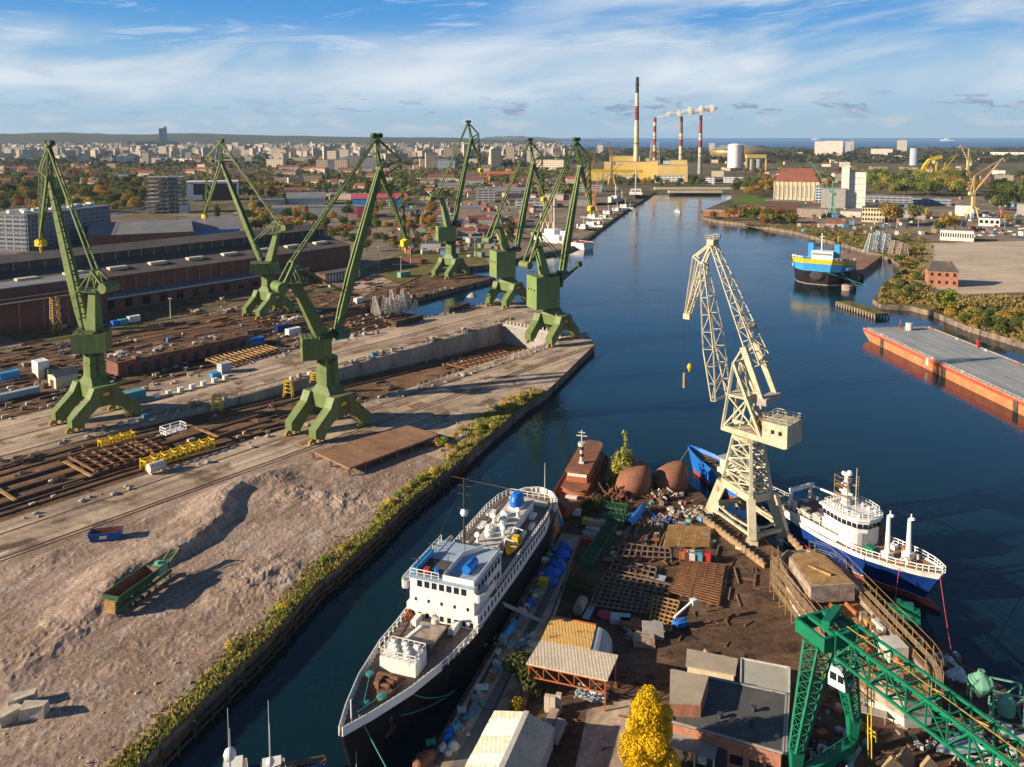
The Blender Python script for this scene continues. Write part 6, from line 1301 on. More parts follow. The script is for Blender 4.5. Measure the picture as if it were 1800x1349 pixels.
# rotunda tanks
p=G(735,490,2.5)
t=thing('striped_shed','low curved shed with white slats at the far end of the hall','shed',G(535+60,492,2.5),AU); m=MB(); m.box((0,0,0),(26,8,5)); m.obj('wall','brick_dark',t)
for k in range(12): m=MB(); m.box((-12+k*2.2,-4.1,.3),(1.1,.2,4.2)); m.obj('slat','dirty_white',t)
m=MB(); m.box((0,0,5),(27,9,.4)); m.obj('roof','roof_dark',t)
# floodlight and lamp masts
for i,(px,py,h) in enumerate(((722,468,14),(665,470,13),(705,478,9),(748,445,12),(835,452,12),(870,447,10),(1000,450,9),(300,560,9),(520,500,10))):
    p=G(px,py,2.5); t=thing('lamp_mast',('slim pale lamp mast on the open ground beyond the far basin' if i not in (7,8) else 'slim lamp mast in front of the brick hall'),'lamp post',p,0,'lamp masts of the shipyard'); m=MB(); m.tube((0,0,0),(0,0,h),.22,.12,6); m.obj('pole','dirty_white',t); m=MB(); m.box((0,0,h),(1.6,.5,.4)); m.obj('lamp_head','dirty_white',t)
# ------------------------------------------------------------------ near yard
def YP(px,py,z=2.5): return G(px,py,z)
sheet('quay_paving',[G(x,y) for x,y in ((988,936),(1022,942),(872,1400),(720,1400))],'concrete_apron',2.504)
sheet('paving_strip',[G(x,y) for x,y in ((1000,965),(1010,968),(795,1400),(765,1400))],'asphalt',2.508)
sheet('yard_path',[G(x,y) for x,y in ((1035,1240),(1110,1230),(1090,1400),(1000,1400))],'concrete_apron',2.504)
m=MB()
for a,b in (((1001,955),(800,1400)),((1016,960),(845,1400)),((982,950),(752,1380)),((975,968),(735,1395))): m.beam(G(*a,2.54),G(*b,2.54),.22,.14)
kind(m.obj('quay_tracks','rust_dark'),'structure')
def shed(name,label,roof,z,mt,wallmt,post=None,open_=False,z0=2.5,trim=None):
    q=[G(x,y,z) for x,y in roof]; c=sum(q,Vec())/4; c.z=z0; t=thing(name,label,'shed',c); q=[p-c for p in q]
    m=MB(); k=1.04; m.prism([(p.x*k,p.y*k) for p in q],z-z0,z-z0+.18); m.obj('roof',mt,t)
    if not open_: m=MB(); m.prism([(p.x*.97,p.y*.97) for p in q],0,z-z0); m.obj('wall',wallmt,t)
    return t,q
t,q=shed('open_shed','open shed with tan corrugated roof and orange truss front, by the parked boat frames',[(928,1168),(1065,1197),(1084,1154),(952,1129)],7.2,'shed_roof','oxide',open_=True)
h=4.7
for p in q:
    m=MB(); m.beam((p.x*.98,p.y*.98,0),(p.x*.98,p.y*.98,h),.22); m.obj('post','orange_steel',t)
m=MB(); a,b=q[0]*.99,q[1]*.99
for zz in (h-.1,h-1.9): m.beam((a.x,a.y,zz),(b.x,b.y,zz),.16)
for k in range(5): p=a.lerp(b,k/5); p2=a.lerp(b,(k+1)/5); m.beam((p.x,p.y,h-.1),(p2.x,p2.y,h-1.9),.13); m.beam((p.x,p.y,h-.1),(p.x,p.y,h-1.9),.13)
m.obj('front_truss','orange_steel',t)
o=one('scrap_heap','tangle of silver grey metal offcuts under the open shed front','scrap','container_grey',lambda m:[m.beam((U(-2.4,2.4),U(-1.2,1.2),U(0,.6)),(U(-2.4,2.4),U(-1.2,1.2),U(.2,1.6)),.14,.22) for _ in range(60)],None,G(1040,1228,2.5),AB)
t,q=shed('rusty_shed','shed with bright yellow rust streaked roof, behind the tan open shed',[(971,1086),(1046,1102),(1037,1141),(952,1127)],6.2,'shed_roof_rusty','container_grey')
m=MB(); rows=[]; a,b=q[1],q[2]; nrm=(q[1]-q[0]).normalized()
for k in range(9): an=k*math.pi/16; off=nrm*(.2+2.6*math.sin(an)); zz=3.75*math.cos(an)**.6 if an<math.pi/2-.01 else 0; rows.append([(a.x*1.03+off.x,a.y*1.03+off.y,zz),(b.x*1.03+off.x,b.y*1.03+off.y,zz)])
m.loft(rows,cap=False); m.obj('curved_side','container_grey',t)
m=MB(); a,b=q[0]*1.04,q[1]*1.04; m.beam((a.x,a.y,3.92),(b.x,b.y,3.92),.35,.2); m.obj('ridge_cap','orange_steel',t)
# gabled shed at the bottom
ri0,ri1=G(926,1252,7.2),G(866,1385,7.2); le0,le1=G(869,1250,5.4),G(795,1390,5.4); re0,re1=G(976,1280,5.4),G(930,1392,5.4); c=Vec(((ri0.x+ri1.x)/2,(ri0.y+ri1.y)/2,2.5)); t=thing('gabled_shed','gabled shed with cream and white striped sheet roof, at the bottom edge','shed',c)
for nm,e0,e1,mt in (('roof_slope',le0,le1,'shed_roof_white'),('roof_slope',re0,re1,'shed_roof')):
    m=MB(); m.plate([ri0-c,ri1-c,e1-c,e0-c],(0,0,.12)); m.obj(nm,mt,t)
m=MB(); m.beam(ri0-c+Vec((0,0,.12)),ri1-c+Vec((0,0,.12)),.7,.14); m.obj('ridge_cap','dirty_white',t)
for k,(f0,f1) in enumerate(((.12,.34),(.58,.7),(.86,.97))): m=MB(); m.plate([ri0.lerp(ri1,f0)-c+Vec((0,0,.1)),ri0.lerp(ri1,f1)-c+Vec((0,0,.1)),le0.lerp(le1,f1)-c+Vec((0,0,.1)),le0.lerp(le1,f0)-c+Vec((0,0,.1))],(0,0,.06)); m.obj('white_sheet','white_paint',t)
m=MB(); L0,R0,L1,R1=le0-c,re0-c,le1-c,re1-c; m.prism([(p.x*.95,p.y*.95) for p in (L0,R0,R1,L1)],0,2.85); m.add([(L0.x*.95,L0.y*.95,2.8),(R0.x*.95,R0.y*.95,2.8),((ri0-c).x*.95,(ri0-c).y*.95,4.6)],[(0,1,2)]); m.obj('wall','cargo_wall',t)
# office block
q=[G(x,y,7.2) for x,y in ((1184,1182),(1379,1223),(1373,1324),(1184,1270))]; c=sum(q,Vec())/4; c.z=2.5; t=thing('workshop','brick workshop with flat black roof and raised block, beside the yellow tree','building',c); q=[p-c for p in q]
m=MB(); m.prism([(p.x,p.y) for p in q],0,4.6); m.obj('wall','brick',t)
m=MB(); m.prism([(p.x*1.03,p.y*1.03) for p in q],4.6,4.85); ro=m.obj('roof','roof_felt',t)
m=MB(); 
for a,b in zip(q,q[1:]+q[:1]): m.beam((a.x*1.03,a.y*1.03,4.9),(b.x*1.03,b.y*1.03,4.9),.25,.2)
m.obj('roof_edge','grey_concrete',ro)
for px,py in ((1266,1262),(1325,1250),(1321,1277)): p=G(px,py,7.4)-c; m=MB(); m.tube((p.x,p.y,4.85),(p.x,p.y,5.5),.25,n=10); m.tube((p.x,p.y,5.4),(p.x,p.y,5.6),.4,n=10); m.obj('roof_vent','stack_dark',ro)
r=[G(x,y,9.3)-c for x,y in ((1179,1178),(1246,1190),(1232,1238),(1178,1236))]
m=MB(); m.prism([(p.x,p.y) for p in r],4.8,6.65); up=m.obj('raised_block','brick',t); m=MB(); m.prism([(p.x*1.01,p.y*1.01) for p in r],6.65,6.9); m.obj('raised_roof','roof_felt_tan',up)
f0,f1=q[3],q[2]; dn=(f1-f0).normalized(); no=Vec((dn.y,-dn.x,0)); yz=math.atan2(dn.y,dn.x); LL=(f1-f0).length
for f,w,hh,z_,nm,mt in ((.05,2.2,3.0,0,'doorway','stack_dark'),(.2,1.0,2.2,0,'door','wood_pale'),(.29,1.2,2.4,0,'white_panel','dirty_white'),(.42,2.6,3.0,0,'doorway','stack_dark'),(.6,1.6,1.2,1.4,'window','glass_dark'),(.78,1.6,1.2,1.4,'window','glass_dark'),(.92,1.2,1.2,1.4,'window','glass_dark')): p=f0.lerp(f1,f)+no*.05; pane(t,(p.x,p.y,z_),(w,.14,hh),yz,nm,mt)
m=MB(); p=f0.lerp(f1,.22)+no*1.3; m.box((p.x,p.y,3.1),(LL*.42,2.6,.2),yz); m.obj('canopy','grey_concrete',t)
for f in (.03,.24,.42): m=MB(); p=f0.lerp(f1,f)+no*2.4; m.box((p.x,p.y,0),(.2,.2,3.1),yz); m.obj('canopy_post','dirty_white',t)
for (px,py,w) in ((1384,1265,0),): pass
m=MB(); a,b=q[1],q[2]; e=(b-a).normalized(); o_=Vec((e.y,-e.x,0))*-1
p=a.lerp(b,.5)+Vec((-e.y,e.x,0))*.35
m.beam((q[1].x+.5,q[1].y,4.7),(q[2].x+.5,q[2].y,4.7),.5,.5); m.obj('pale_gutter','grey_concrete',t)
t,q=shed('annex','low annex with tan roof and cream wall, behind the raised workshop block',[(1209,1143),(1295,1160),(1291,1188),(1207,1172)],6.6,'roof_felt_tan','plaster_cream')
f0,f1=q[3]*.97,q[2]*.97
for k in range(4): p=f0.lerp(f1,.15+.23*k); dn=(f1-f0); pane(t,(p.x,p.y-.03,2.2),(1.3,.12,1.0),math.atan2(dn.y,dn.x),'window','glass_dark')
t,q=shed('flat_store','flat store with pale grey green roof, right of the cream annex',[(1304,1161),(1387,1177),(1386,1224),(1303,1204)],6.4,'roof_sage','grey_concrete')
m=MB(); 
for a,b in zip(q,q[1:]+q[:1]): m.beam((a.x*1.03,a.y*1.03,4.15),(b.x*1.03,b.y*1.03,4.15),.2,.2)
m.obj('roof_edge','dirty_white',t)
# steel grillages laid out in rows
Z=3.1
for i,(qd,nx,ny,mt,lb,jit) in enumerate((
 ([(1176,925),(1249,929),(1246,962),(1166,962)],3,12,'ochre_steel','rusted yellow slatted frame, nearest the cream crane',.1),
 ([(1092,956),(1178,966),(1180,982),(1083,979)],9,2,'brown_steel','narrow ladder-like steel frame, farthest of the pale rows',.05),
 ([(1080,985),(1154,1000),(1150,1017),(1071,1002)],7,2,'brown_steel','second pale ladder frame, in front of the farthest one',.05),
 ([(1065,1007),(1181,1030),(1174,1046),(1056,1022)],10,2,'brown_steel','longest pale ladder frame, third from the river',.05),
 ([(1052,1027),(1146,1047),(1138,1079),(1037,1065)],10,5,'brown_steel','pale grey steel grid beside the pink tarpaulin',.05),
 ([(1149,1049),(1194,1059),(1178,1110),(1141,1098)],5,7,'ochre_steel','brownish steel grid beside the stacked slabs',.05),
 ([(1198,987),(1274,995),(1263,1066),(1180,1042)],5,16,'rust','broad dark slatted frame, right of the pale rows',.12))):
    grid('steel_grillage',lb,[G(x,y,Z) for x,y in qd],nx,ny,.28,.35,mt,.5,'steel frames laid out in the yard',jit)
for i in range(6): a=G(1075+i*16,985+i*6,2.9); one('steel_plate','dull steel plate lying among the pale ladder frames','plate',('oxide_dull','rust_deck','container_grey')[i%3],lambda m:m.box((0,0,0),(3.2,1.8,.12)),'steel plates among the frames',a,AB+U(-.1,.1))
for i,(px,py,mt,lb) in enumerate(((1203,986,'oxide','orange crate'),(1215,988,'dirty_white','cream crate'),(1228,989,'container_teal','teal blue crate'),(1242,990,'red_paint','dull red crate'),(1192,982,'rust_dark','dark brown crate'))):
    frame_container('steel_crate',lb+' in the row of coloured boxes between the slatted frames',G(px,py,2.5),(1.5,1.5,2.0),AB,mt)
# green lattice sections
def lat(label,a,b,w,h,n,mt='dark_green_steel'): m=MB(); a,b=Vec(a),Vec(b); m.lattice((0,0,h/2),b-a+Vec((0,0,h/2)),w,w,n,.2,.12,h,h); o=m.obj('truss_section',mt); o.location=a; tag(o,label,'truss','green truss sections by the quay')
lat('long green truss section lying along the quay, overgrown at its foot',G(1075,935),G(1030,1006),2.4,2.0,9)
lat('short green truss section, nearest the brown hull shells',G(1060,900),G(1102,906),3.0,1.8,5); lat('second short green truss section, beside the blue tarpaulin boat',G(1060,917),G(1100,925),3.0,1.8,5)
# tarpaulins
def tarp(name,label,spots,mt,z=2.5,cat='tarpaulin'):
    m=MB()
    for i,(px,py,r,sq) in enumerate(spots): p=G(px,py,z); m.blob((p.x,p.y,z+.2),r,i+px,.2,11,7,sq)
    return tag(m.obj(name,mt,smooth=True),label,cat)
tarp('tarpaulin','crumpled bright blue tarpaulin heap on the quay beside the ship',[(993,966,1.5,.75),(987,980,1.7,.7),(978,995,1.8,.65),(970,1010,1.7,.6),(985,1000,1.4,.6),(970,1026,1.3,.5),(961,1016,1.1,.6)],'tarp_blue')
tarp('tarpaulin','small blue bundle with a red float on the quay near the gangway',[(932,1064,.7,.8),(937,1062,.6,.8),(928,1067,.6,.7)],'tarp_blue')
tarp('tarpaulin','pink red tarpaulin over a load beside the pale grid',[(1063,1084,1.0,.8),(1070,1086,.9,.8),(1057,1082,.8,.7)],'pink')
tarp('plastic_sheet','white plastic sheeting heap beside the pale green hopper',[(1668,1165,1.0,.7),(1676,1175,1.0,.6),(1684,1185,1.1,.7),(1672,1190,1.0,.7),(1690,1195,.9,.7)],'white_paint',2.5,'plastic')
a,b=G(1104,925,2.9),G(1135,895,2.9); t=thing('covered_boat','slim boat wrapped in blue tarpaulin, pointing at the cream crane','boat',a,math.atan2((b-a).y,(b-a).x)); m=MB(); rows=[]; L=(b-a).length
for i in range(9): f=i/8; w=.9*(1-f**3)+.05; rows.append([(f*L,w*math.cos(k*math.pi/6),.3+(.9+.9*f*f)*math.sin(k*math.pi/6)) for k in range(7)])
m.loft(rows,cap=False); m.obj('cover','tarp_blue',t)
one('yellow_box','yellow ribbed box at the foot of the blue tarpaulin','box','yellow',lambda m:[m.box((0,0,0),(1.8,1.4,1.2))]+[m.box((x,0,0),(.12,1.5,1.25)) for x in (-.7,-.2,.3,.8)],None,G(955,1028),AB)
# brown hull shells
def shell(label,px,py,w,d,h,rz,seed):
    p=G(px,py); rr=random.Random(seed); t=thing('hull_shell',label,'hull section',p,rz); m=MB(); rows=[]
    for z,k in ((0,1.0),(.5,.98),(.82,.84),(.95,.62),(1.0,.4)): rows.append([(w/2*k*math.cos(a)*(1+.06*math.cos(3*a))+w*.12*z*z,d/2*k*math.sin(a)*(1+.05*math.cos(2*a)),h*z*(1+.1*math.cos(a+1))) for a in [2*math.pi*i/9 for i in range(9)]])
    m.loft(rows,True); m.obj('shell_plating','oxide_dull',t,smooth=True); s=MB()
    for i in range(0,9,2):
        a=2*math.pi*i/9; pts=[Vec((w/2*k*1.01*math.cos(a)*(1+.06*math.cos(3*a)),d/2*k*1.01*math.sin(a)*(1+.05*math.cos(2*a)),h*z+.03)) for z,k in ((0,1.0),(.3,.99))]; s.path(pts,.06,4)
    s.obj('weld_seam','rust_dark',t)
shell('left brown faceted hull shell on the yard tip, by the tall conifer',1112,866,8.6,8,6.0,.2,1); shell('right brown faceted hull shell on the yard tip, beside the blue trawler bow',1178,858,9.2,8,5.6,.7,2)
shell('third brown shell half hidden behind the conifer',1112,842,7,5,4.0,.3,3)
# scrap piles
def scrap(label,px,py,n,s,h,mts,grp='scrap piles at the yard tip'):
    p=G(px,py); rr=random.Random(px); t=thing('scrap_pile',label,'scrap',p,0,grp)
    for mt in mts:
        m=MB()
        for k in range(n):
            a=Vec((rr.gauss(0,s),rr.gauss(0,s*.7),rr.uniform(0,h*.5))); b=a+Vec((rr.uniform(-1.6,1.6),rr.uniform(-1.2,1.2),rr.uniform(-.3,h*.6)))
            m.beam(a,b,rr.uniform(.08,.35),rr.uniform(.05,.6)) if k%3 else m.box((a.x,a.y,0),(rr.uniform(.4,1.4),rr.uniform(.3,1),rr.uniform(.3,h*.5)),rr.uniform(0,3))
        kind(m.obj('scrap_metal',mt,t),'stuff')
scrap('rusty brown scrap pile between the tug and the hull shells',1078,876,26,1.6,3.4,('rust','oxide_dull'))
scrap('pale and rusty scrap row in front of the right hull shell',1162,875,26,2.2,2.4,('pale_rust','rust','dirty_white'))
scrap('scattered silver scrap beside the cream crane foot',1215,905,26,2.2,1.2,('dirty_white','pale_rust','rust_dark'))
scrap('low scrap row with blue pipes behind the yellowish slats',1165,915,22,2.4,1.2,('pale_rust','bright_blue','rust'))
scrap('dark scrap and pipes at the gantry crane foot',1445,1330,30,2.2,1.0,('rust_dark','timber_dark','container_grey'))
scrap('scrap and offcuts along the quay by the reels',905,1130,22,1.5,.9,('container_teal','container_grey','pale_rust'))
scrap('offcuts in front of the workshop annex',1265,1165,20,1.6,.8,('pale_rust','rust_dark'))
scrap('grey fragments beside the stacked slabs',1120,1120,16,1.2,.6,('grey_concrete','pale_rust'))
scrap('clutter of crates and pipes behind the bottom right boards',1700,1320,30,4,1.2,('pale_rust','dirty_white','rust'))
scrap('clutter along the river edge below the unfinished hull',1640,1172,26,2.6,1.2,('rust','grey_concrete','dirty_white'))
# stacks of slabs and pipes
for i,(px,py,n,mt,lb) in enumerate(((1148,1118,7,'grey_concrete','tall stack of grey slabs beside the brownish grid'),(1132,1132,4,'pale_rust','lower stack of pale slabs in front of the tall one'),(1108,1100,3,'oxide_dull','short brown stack left of the slab stacks'),(1090,1092,3,'container_grey','grey purple stack right of the pink tarpaulin'))):
    one('slab_stack',lb,'stack',mt,lambda m:[m.box((U(-.15,.15),U(-.1,.1),k*.28),(3.4,2.2,.24),U(-.05,.05)) for k in range(n)],None,G(px,py),AB+.25)
one('tank','pale upright horizontal tank at the foot of the pale grid','tank','pale_rust',lambda m:[m.tube((-1.7,0,1),(1.7,0,1),.9,n=14),m.box((-1,0,0),(.3,1.2,.4)),m.box((1,0,0),(.3,1.2,.4))],None,G(1020,1074),math.atan2(AX.y,AX.x))
one('steel_plate','long pale blue plate leaning beside the tank','plate','container_grey',lambda m:m.box((0,0,.3),(5,1.2,.15)),None,G(1036,1078),math.atan2(AX.y,AX.x))
t=thing('boom_lift','white and blue boom lift with raised arm, alone on the open yard','boom lift',G(1196,1104),.4); m=MB(); m.box((0,0,.4),(2.2,1.5,.9)); m.obj('chassis','bright_blue',t); m=MB(); m.beam((0,0,1.3),(-1.2,0,2.2),.4); m.beam((-1.2,0,2.2),(2.6,.3,4.0),.3); m.box((2.8,.3,3.4),(.9,.9,.9)); m.obj('arm','white_paint',t)
for i in (-.8,.8):
    for j in (-.7,.7): m=MB(); m.tube((i,j-.12,.4),(i,j+.12,.4),.4,n=10); m.obj('wheel','stack_dark',t)
# cut concrete blocks and trailers
for i,(px,py) in enumerate(((962,1250),(972,1254),(982,1252))): one('stone_post',('left','middle','right')[i]+' of three pale concrete posts behind the gabled shed','post','block_pale',lambda m:m.box((0,0,0),(.8,.8,2.4+.2*i),.1,.95,.95),None,G(px,py,2.5),AB)
for px,py,d,mt,lb in ((968,1275,(4.6,1.6,.9),'pale_rust','flat trailer with pale bed right of the gabled shed'),(980,1295,(4.4,1.5,1.0),'grey_concrete','grey cart parked along the gabled shed wall')):
    t=thing('trailer',lb,'trailer',G(px,py),math.atan2(AX.y,AX.x)); m=MB(); m.box((0,0,.5),(d[0],d[1],.25)); m.box((0,0,.75),(d[0]*.9,d[1]*.8,d[2]-.5)); m.obj('bed',mt,t)
    for i in (-1.3,1.3):
        for j in (-.7,.7): m=MB(); m.tube((i,j-.12,.38),(i,j+.12,.38),.38,n=10); m.obj('wheel','stack_dark',t)
# quay clutter: reels, spools
for px,py,r,mt,lb in ((800,1288,.75,'container_teal','teal spool on the quay near the bottom, beside a blue drum'),(789,1302,.7,'bright_blue','blue drum between the teal spool and the white bags'),(757,1312,.6,'teal','small teal drum at the ship side near the bottom'),(812,1256,.7,'container_grey','grey drum on the quay above the teal spool')):
    one('cable_spool',lb,'spool',mt,lambda m:[m.tube((0,-.5,r),(0,.5,r),r*.7,n=14),m.tube((0,-.62,r),(0,-.5,r),r,n=14),m.tube((0,.5,r),(0,.62,r),r,n=14)],None,G(px,py),U(0,3))
tarp('sack_heap','white and black sacks beside the blue drum',[(780,1318,.7,.9),(797,1316,.8,1.1),(788,1326,.6,.8)],'dirty_white',2.5,'sacks')
tarp('canvas_cover','brown canvas cover at the ship side, bottom of the quay',[(745,1338,1.1,.8),(752,1334,1.0,.9),(738,1346,1.0,.8)],'oxide_dull',2.5,'canvas')
one('white_sheet','white board lying on the quay beside the tracks','board','white_paint',lambda m:m.box((0,0,.3),(2.0,1.4,.12)),None,G(847,1212),AB+.4)
one('round_table','pale round lid on the quay tracks above the white board','lid','pale_rust',lambda m:m.tube((0,0,.3),(0,0,.45),.7,n=14),None,G(867,1184))
t=thing('tank_trailer','pale blue tank trailer standing on the quay tracks','trailer',G(895,1118),math.atan2(AX.y,AX.x)); m=MB(); m.tube((-2.2,0,1.1),(2.2,0,1.1),.6,n=12); m.obj('tank','sky_blue',t); m=MB(); m.box((0,0,.4),(5,.9,.2)); m.box((-2.8,0,.5),(.7,1,1.2)); m.obj('frame','container_grey',t)
m=MB(); a,b=G(885,1062,7.4),G(952,1092,2.9); m.beam(a,b,1.3,.18); o=m.obj('gangway','grey_concrete'); tag(o,'grey gangway sloping from the white ship to the quay','gangway')
m=MB(); a,b=G(1432,975,5.2),G(1400,1002,3.4); m.beam(a,b,1.2,.15); m.rail([a,b],1.0,.06,1.0); o=m.obj('gangway','wood_pale'); tag(o,'brown railed gangway from the dark blue trawler to the yard','gangway')
# stone pallets near the green truss
for i,(px,py,mt) in enumerate(((1030,922,'yellow'),(1041,924,'block_pale'),(1050,926,'block_pale'),(1060,925,'block_pale'),(1036,938,'grey_concrete'),(1047,940,'block_pale'),(1030,946,'grey_concrete'),(1041,950,'grey_concrete'))):
    one('stone_pallet',('yellow wrapped pallet' if mt=='yellow' else 'shrink-wrapped stone pallet')+' in the group beside the green truss','pallet',mt,lambda m:[m.box((0,0,.15),(1.5,1.3,1.2),0,.96,.96),m.box((0,0,0),(1.4,.2,.15)),m.box((0,.5,0),(1.4,.2,.15))],'stone pallets beside the green truss' if mt!='yellow' else None,G(px,py),AB)
for i,(px,py) in enumerate(((1014,906),(1019,899))): one('white_cabinet','white cabinet in a pair at the ship stern, beside the pallets','cabinet','white_paint',crate,'white cabinets at the ship stern',G(px,py),AB)
for i in range(3): one('red_drum','red drum on the quay below the stone pallets','drum','red_paint',lambda m:m.tube((0,0,0),(0,0,1.1),.4,n=12),'red drums below the pallets',G(1024+i*5,955+i))
# low planked wall under the cream crane
for a,b,lb in (((1222,905),(1345,1000),'low rusty planked wall along the landward crane track'),((1322,880),(1420,985),'low planked wall along the river track of the cream crane')):
    t=thing('track_wall',lb,'wall',G(*a)); m=MB(); A,B=Vec(),G(*b)-G(*a); m.beam(A+Vec((0,0,.5)),B+Vec((0,0,.5)),.5,1.0); m.obj('wall','ochre_steel',t); n=18
    for k in range(n): m=MB(); p=A.lerp(B,k/n); m.box((p.x,p.y,0),(.7,.7,1.3),AB); m.obj('buttress','pale_rust',t)
scatter('steel_bar','long rusty steel bar lying beside the laid out frames','bar','brown_steel',lambda m:m.beam((-2.6,0,.2),(2.6,0,.2),.22,.3),[G(U(1095,1185),U(915,962)) for _ in range(44)]+[G(U(1255,1330),U(940,1060)) for _ in range(10)],'steel bars beside the frames',(1.0,1.5),(.6,1.2))
scatter('steel_offcut','rusty offcut lying about the near yard','scrap','rust',lambda m:m.beam((-1,0,.15),(1,0,.15),.22,.2),[G(U(1050,1330),U(930,1100)) for _ in range(40)]+[G(U(1400,1560),U(1180,1330)) for _ in range(24)]+[G(U(900,1100),U(1130,1340)) for _ in range(20)]+[G(U(1090,1280),U(1070,1150)) for _ in range(10)],'offcuts about the near yard',(0,6.28),(.5,1.3))
scatter('yard_box','small pale box lying about the near yard','box','painted_any',lambda m:m.box((0,0,0),(1,.8,.6)),[G(U(1060,1330),U(880,985)) for _ in range(50)]+[G(U(1390,1540),U(1200,1340)) for _ in range(24)]+[G(x+U(-10,10),y) for x,y in [(975-.48*i*9,960+i*9) for i in range(38)]],'small boxes about the near yard',(0,6.28),(.5,1.2),[(.65,.62,.55),(.5,.42,.3),(.1,.3,.5),(.4,.12,.06),(.3,.3,.3),(.12,.35,.25)])
# green hoppers on the right
t=thing('green_tank','emerald green machine tank by the trawler bow','machine',G(1588,1100),AB); m=MB(); m.tube((-2.4,0,1.8),(2.4,0,1.8),1.6,n=14); m.box((0,0,0),(5.4,2.6,.6)); m.obj('tank','gantry_green',t); m=MB(); m.box((.4,0,3.2),(2,1.4,.8)); m.tube((-.8,.2,3.3),(-.8,.2,4.4),.4); m.obj('top_fitting','gantry_green',t)
t=thing('hopper','pale green cone hopper on legs, left of the boxed pale green tank','hopper',G(1722,1238),AB); m=MB(); m.lathe([(.3,1.2),(1.8,3.2),(1.8,3.6),(.5,4.8),(.5,5.2)],n=12); m.obj('cone','pale_green',t)
for i in (-1,1):
    for j in (-1,1): m=MB(); m.beam((i*1.4,j*1.4,0),(i*1.4,j*1.4,3.4),.2); m.obj('leg','pale_green',t)
t=thing('framed_tank','pale green tank inside an open square frame, at the right quay','tank',G(1768,1262),AB); m=MB()
for i in (-1,1):
    for j in (-1,1): m.beam((i*1.9,j*1.6,0),(i*1.9,j*1.6,4.6),.22)
    for z_ in (.3,4.6): m.beam((-1.9,i*1.6,z_),(1.9,i*1.6,z_),.2); m.beam((i*1.9,-1.6,z_),(i*1.9,1.6,z_),.2)
    m.beam((-1.9,i*1.6,.3),(1.9,i*1.6,4.6),.14)
m.obj('frame','pale_green',t); m=MB(); m.lathe([(1.1,.6),(1.2,1.2),(1.2,2.6),(.7,3.3)],n=12); m.obj('tank','pale_green',t)
one('flat_trailer','white trailer bed in front of the framed tank','trailer','dirty_white',lambda m:[m.box((0,0,.5),(3.4,1.6,.3)),m.box((-.8,0,.8),(1.2,1.2,.8)),m.box((1,0,0),(.4,1.7,.5))],None,G(1782,1300),AB)
# boards and covered boat in the corner
for i,(px,py,w,h_) in enumerate(((1590,1330,2.6,2.6),(1566,1345,3,2.6),(1632,1342,2.2,2.4))):
    one('gable_frame',('middle','left','right')[i]+' weathered plank gable standing at the bottom right','timber','wood_pale',lambda m:m.plate([(-w/2,0,0),(w/2,0,0),(w/2,0,h_*.5),(0,0,h_),(-w/2,0,h_*.5)],(0,.5,0)),None,G(px,py+18),AB+.5)
t=thing('covered_boat','pale grey covered boat under the gantry bridge, bottom right','boat',G(1688,1318),math.atan2(AX.y,AX.x)+2.2); m=MB(); rows=[[(x,w*math.cos(k*math.pi/6),.6+h_*math.sin(k*math.pi/6)) for k in range(7)] for x,w,h_ in ((-3.6,1.2,.7),(-1,1.6,.9),(2,1.3,.8),(4,.1,.4))]; m.loft(rows,cap=False); m.obj('cover','container_grey',t)
m=MB(); P=Vec; m.rail([G(1700,1345,2.6),G(1760,1352,2.6),G(1790,1340,2.6)],1.3,.07,1.2); tag(m.obj('tube_fence','dirty_white'),'white tube railing in the bottom right corner','fence')
one('work_table','plank walkway under the front of the unfinished hull','walkway','grey_concrete',lambda m:[m.box((0,0,1.0),(5,1.4,.15))]+[m.box((i*2.2,j*.6,0),(.12,.12,1.0)) for i in (-1,1) for j in (-1,1)],None,G(1525,1262),AB)
tag(tarp('sand_heap','canvas bundle in front of the workshop brick wall',[(1305,1346,1.2,.9),(1315,1350,1.0,.8)],'block_pale'),'canvas bundle in front of the workshop brick wall','bundle')
# timber fendering along the canal wall
for nm,pts,lb in (('canal_fender',canal[0:9],'dark timber fendering along the canal wall of the rubble field'),):
    t=thing('timber_fender',lb,'fender',canal[0]); m=MB(); o0=canal[0]
    for a,b in zip(pts,pts[1:]):
        d=(b-a); n=Vec((d.y,-d.x,0)).normalized()*.9
        for z_ in (-2.2,-.9): m.beam(a+n+Vec((0,0,z_))-o0,b+n+Vec((0,0,z_))-o0,.35,.35)
    m.obj('waling','timber_dark',t)
    k=0
    for a,b in zip(pts,pts[1:]):
        d=(b-a); n=Vec((d.y,-d.x,0)).normalized(); c_=max(1,int(d.length/3.2))
        for i in range(c_): p=a.lerp(b,i/c_)+n*1.15-o0; m=MB(); m.tube((p.x,p.y,-4),(p.x,p.y,U(-.8,.1)),.22,n=6); m.obj('pile','timber_dark',t)
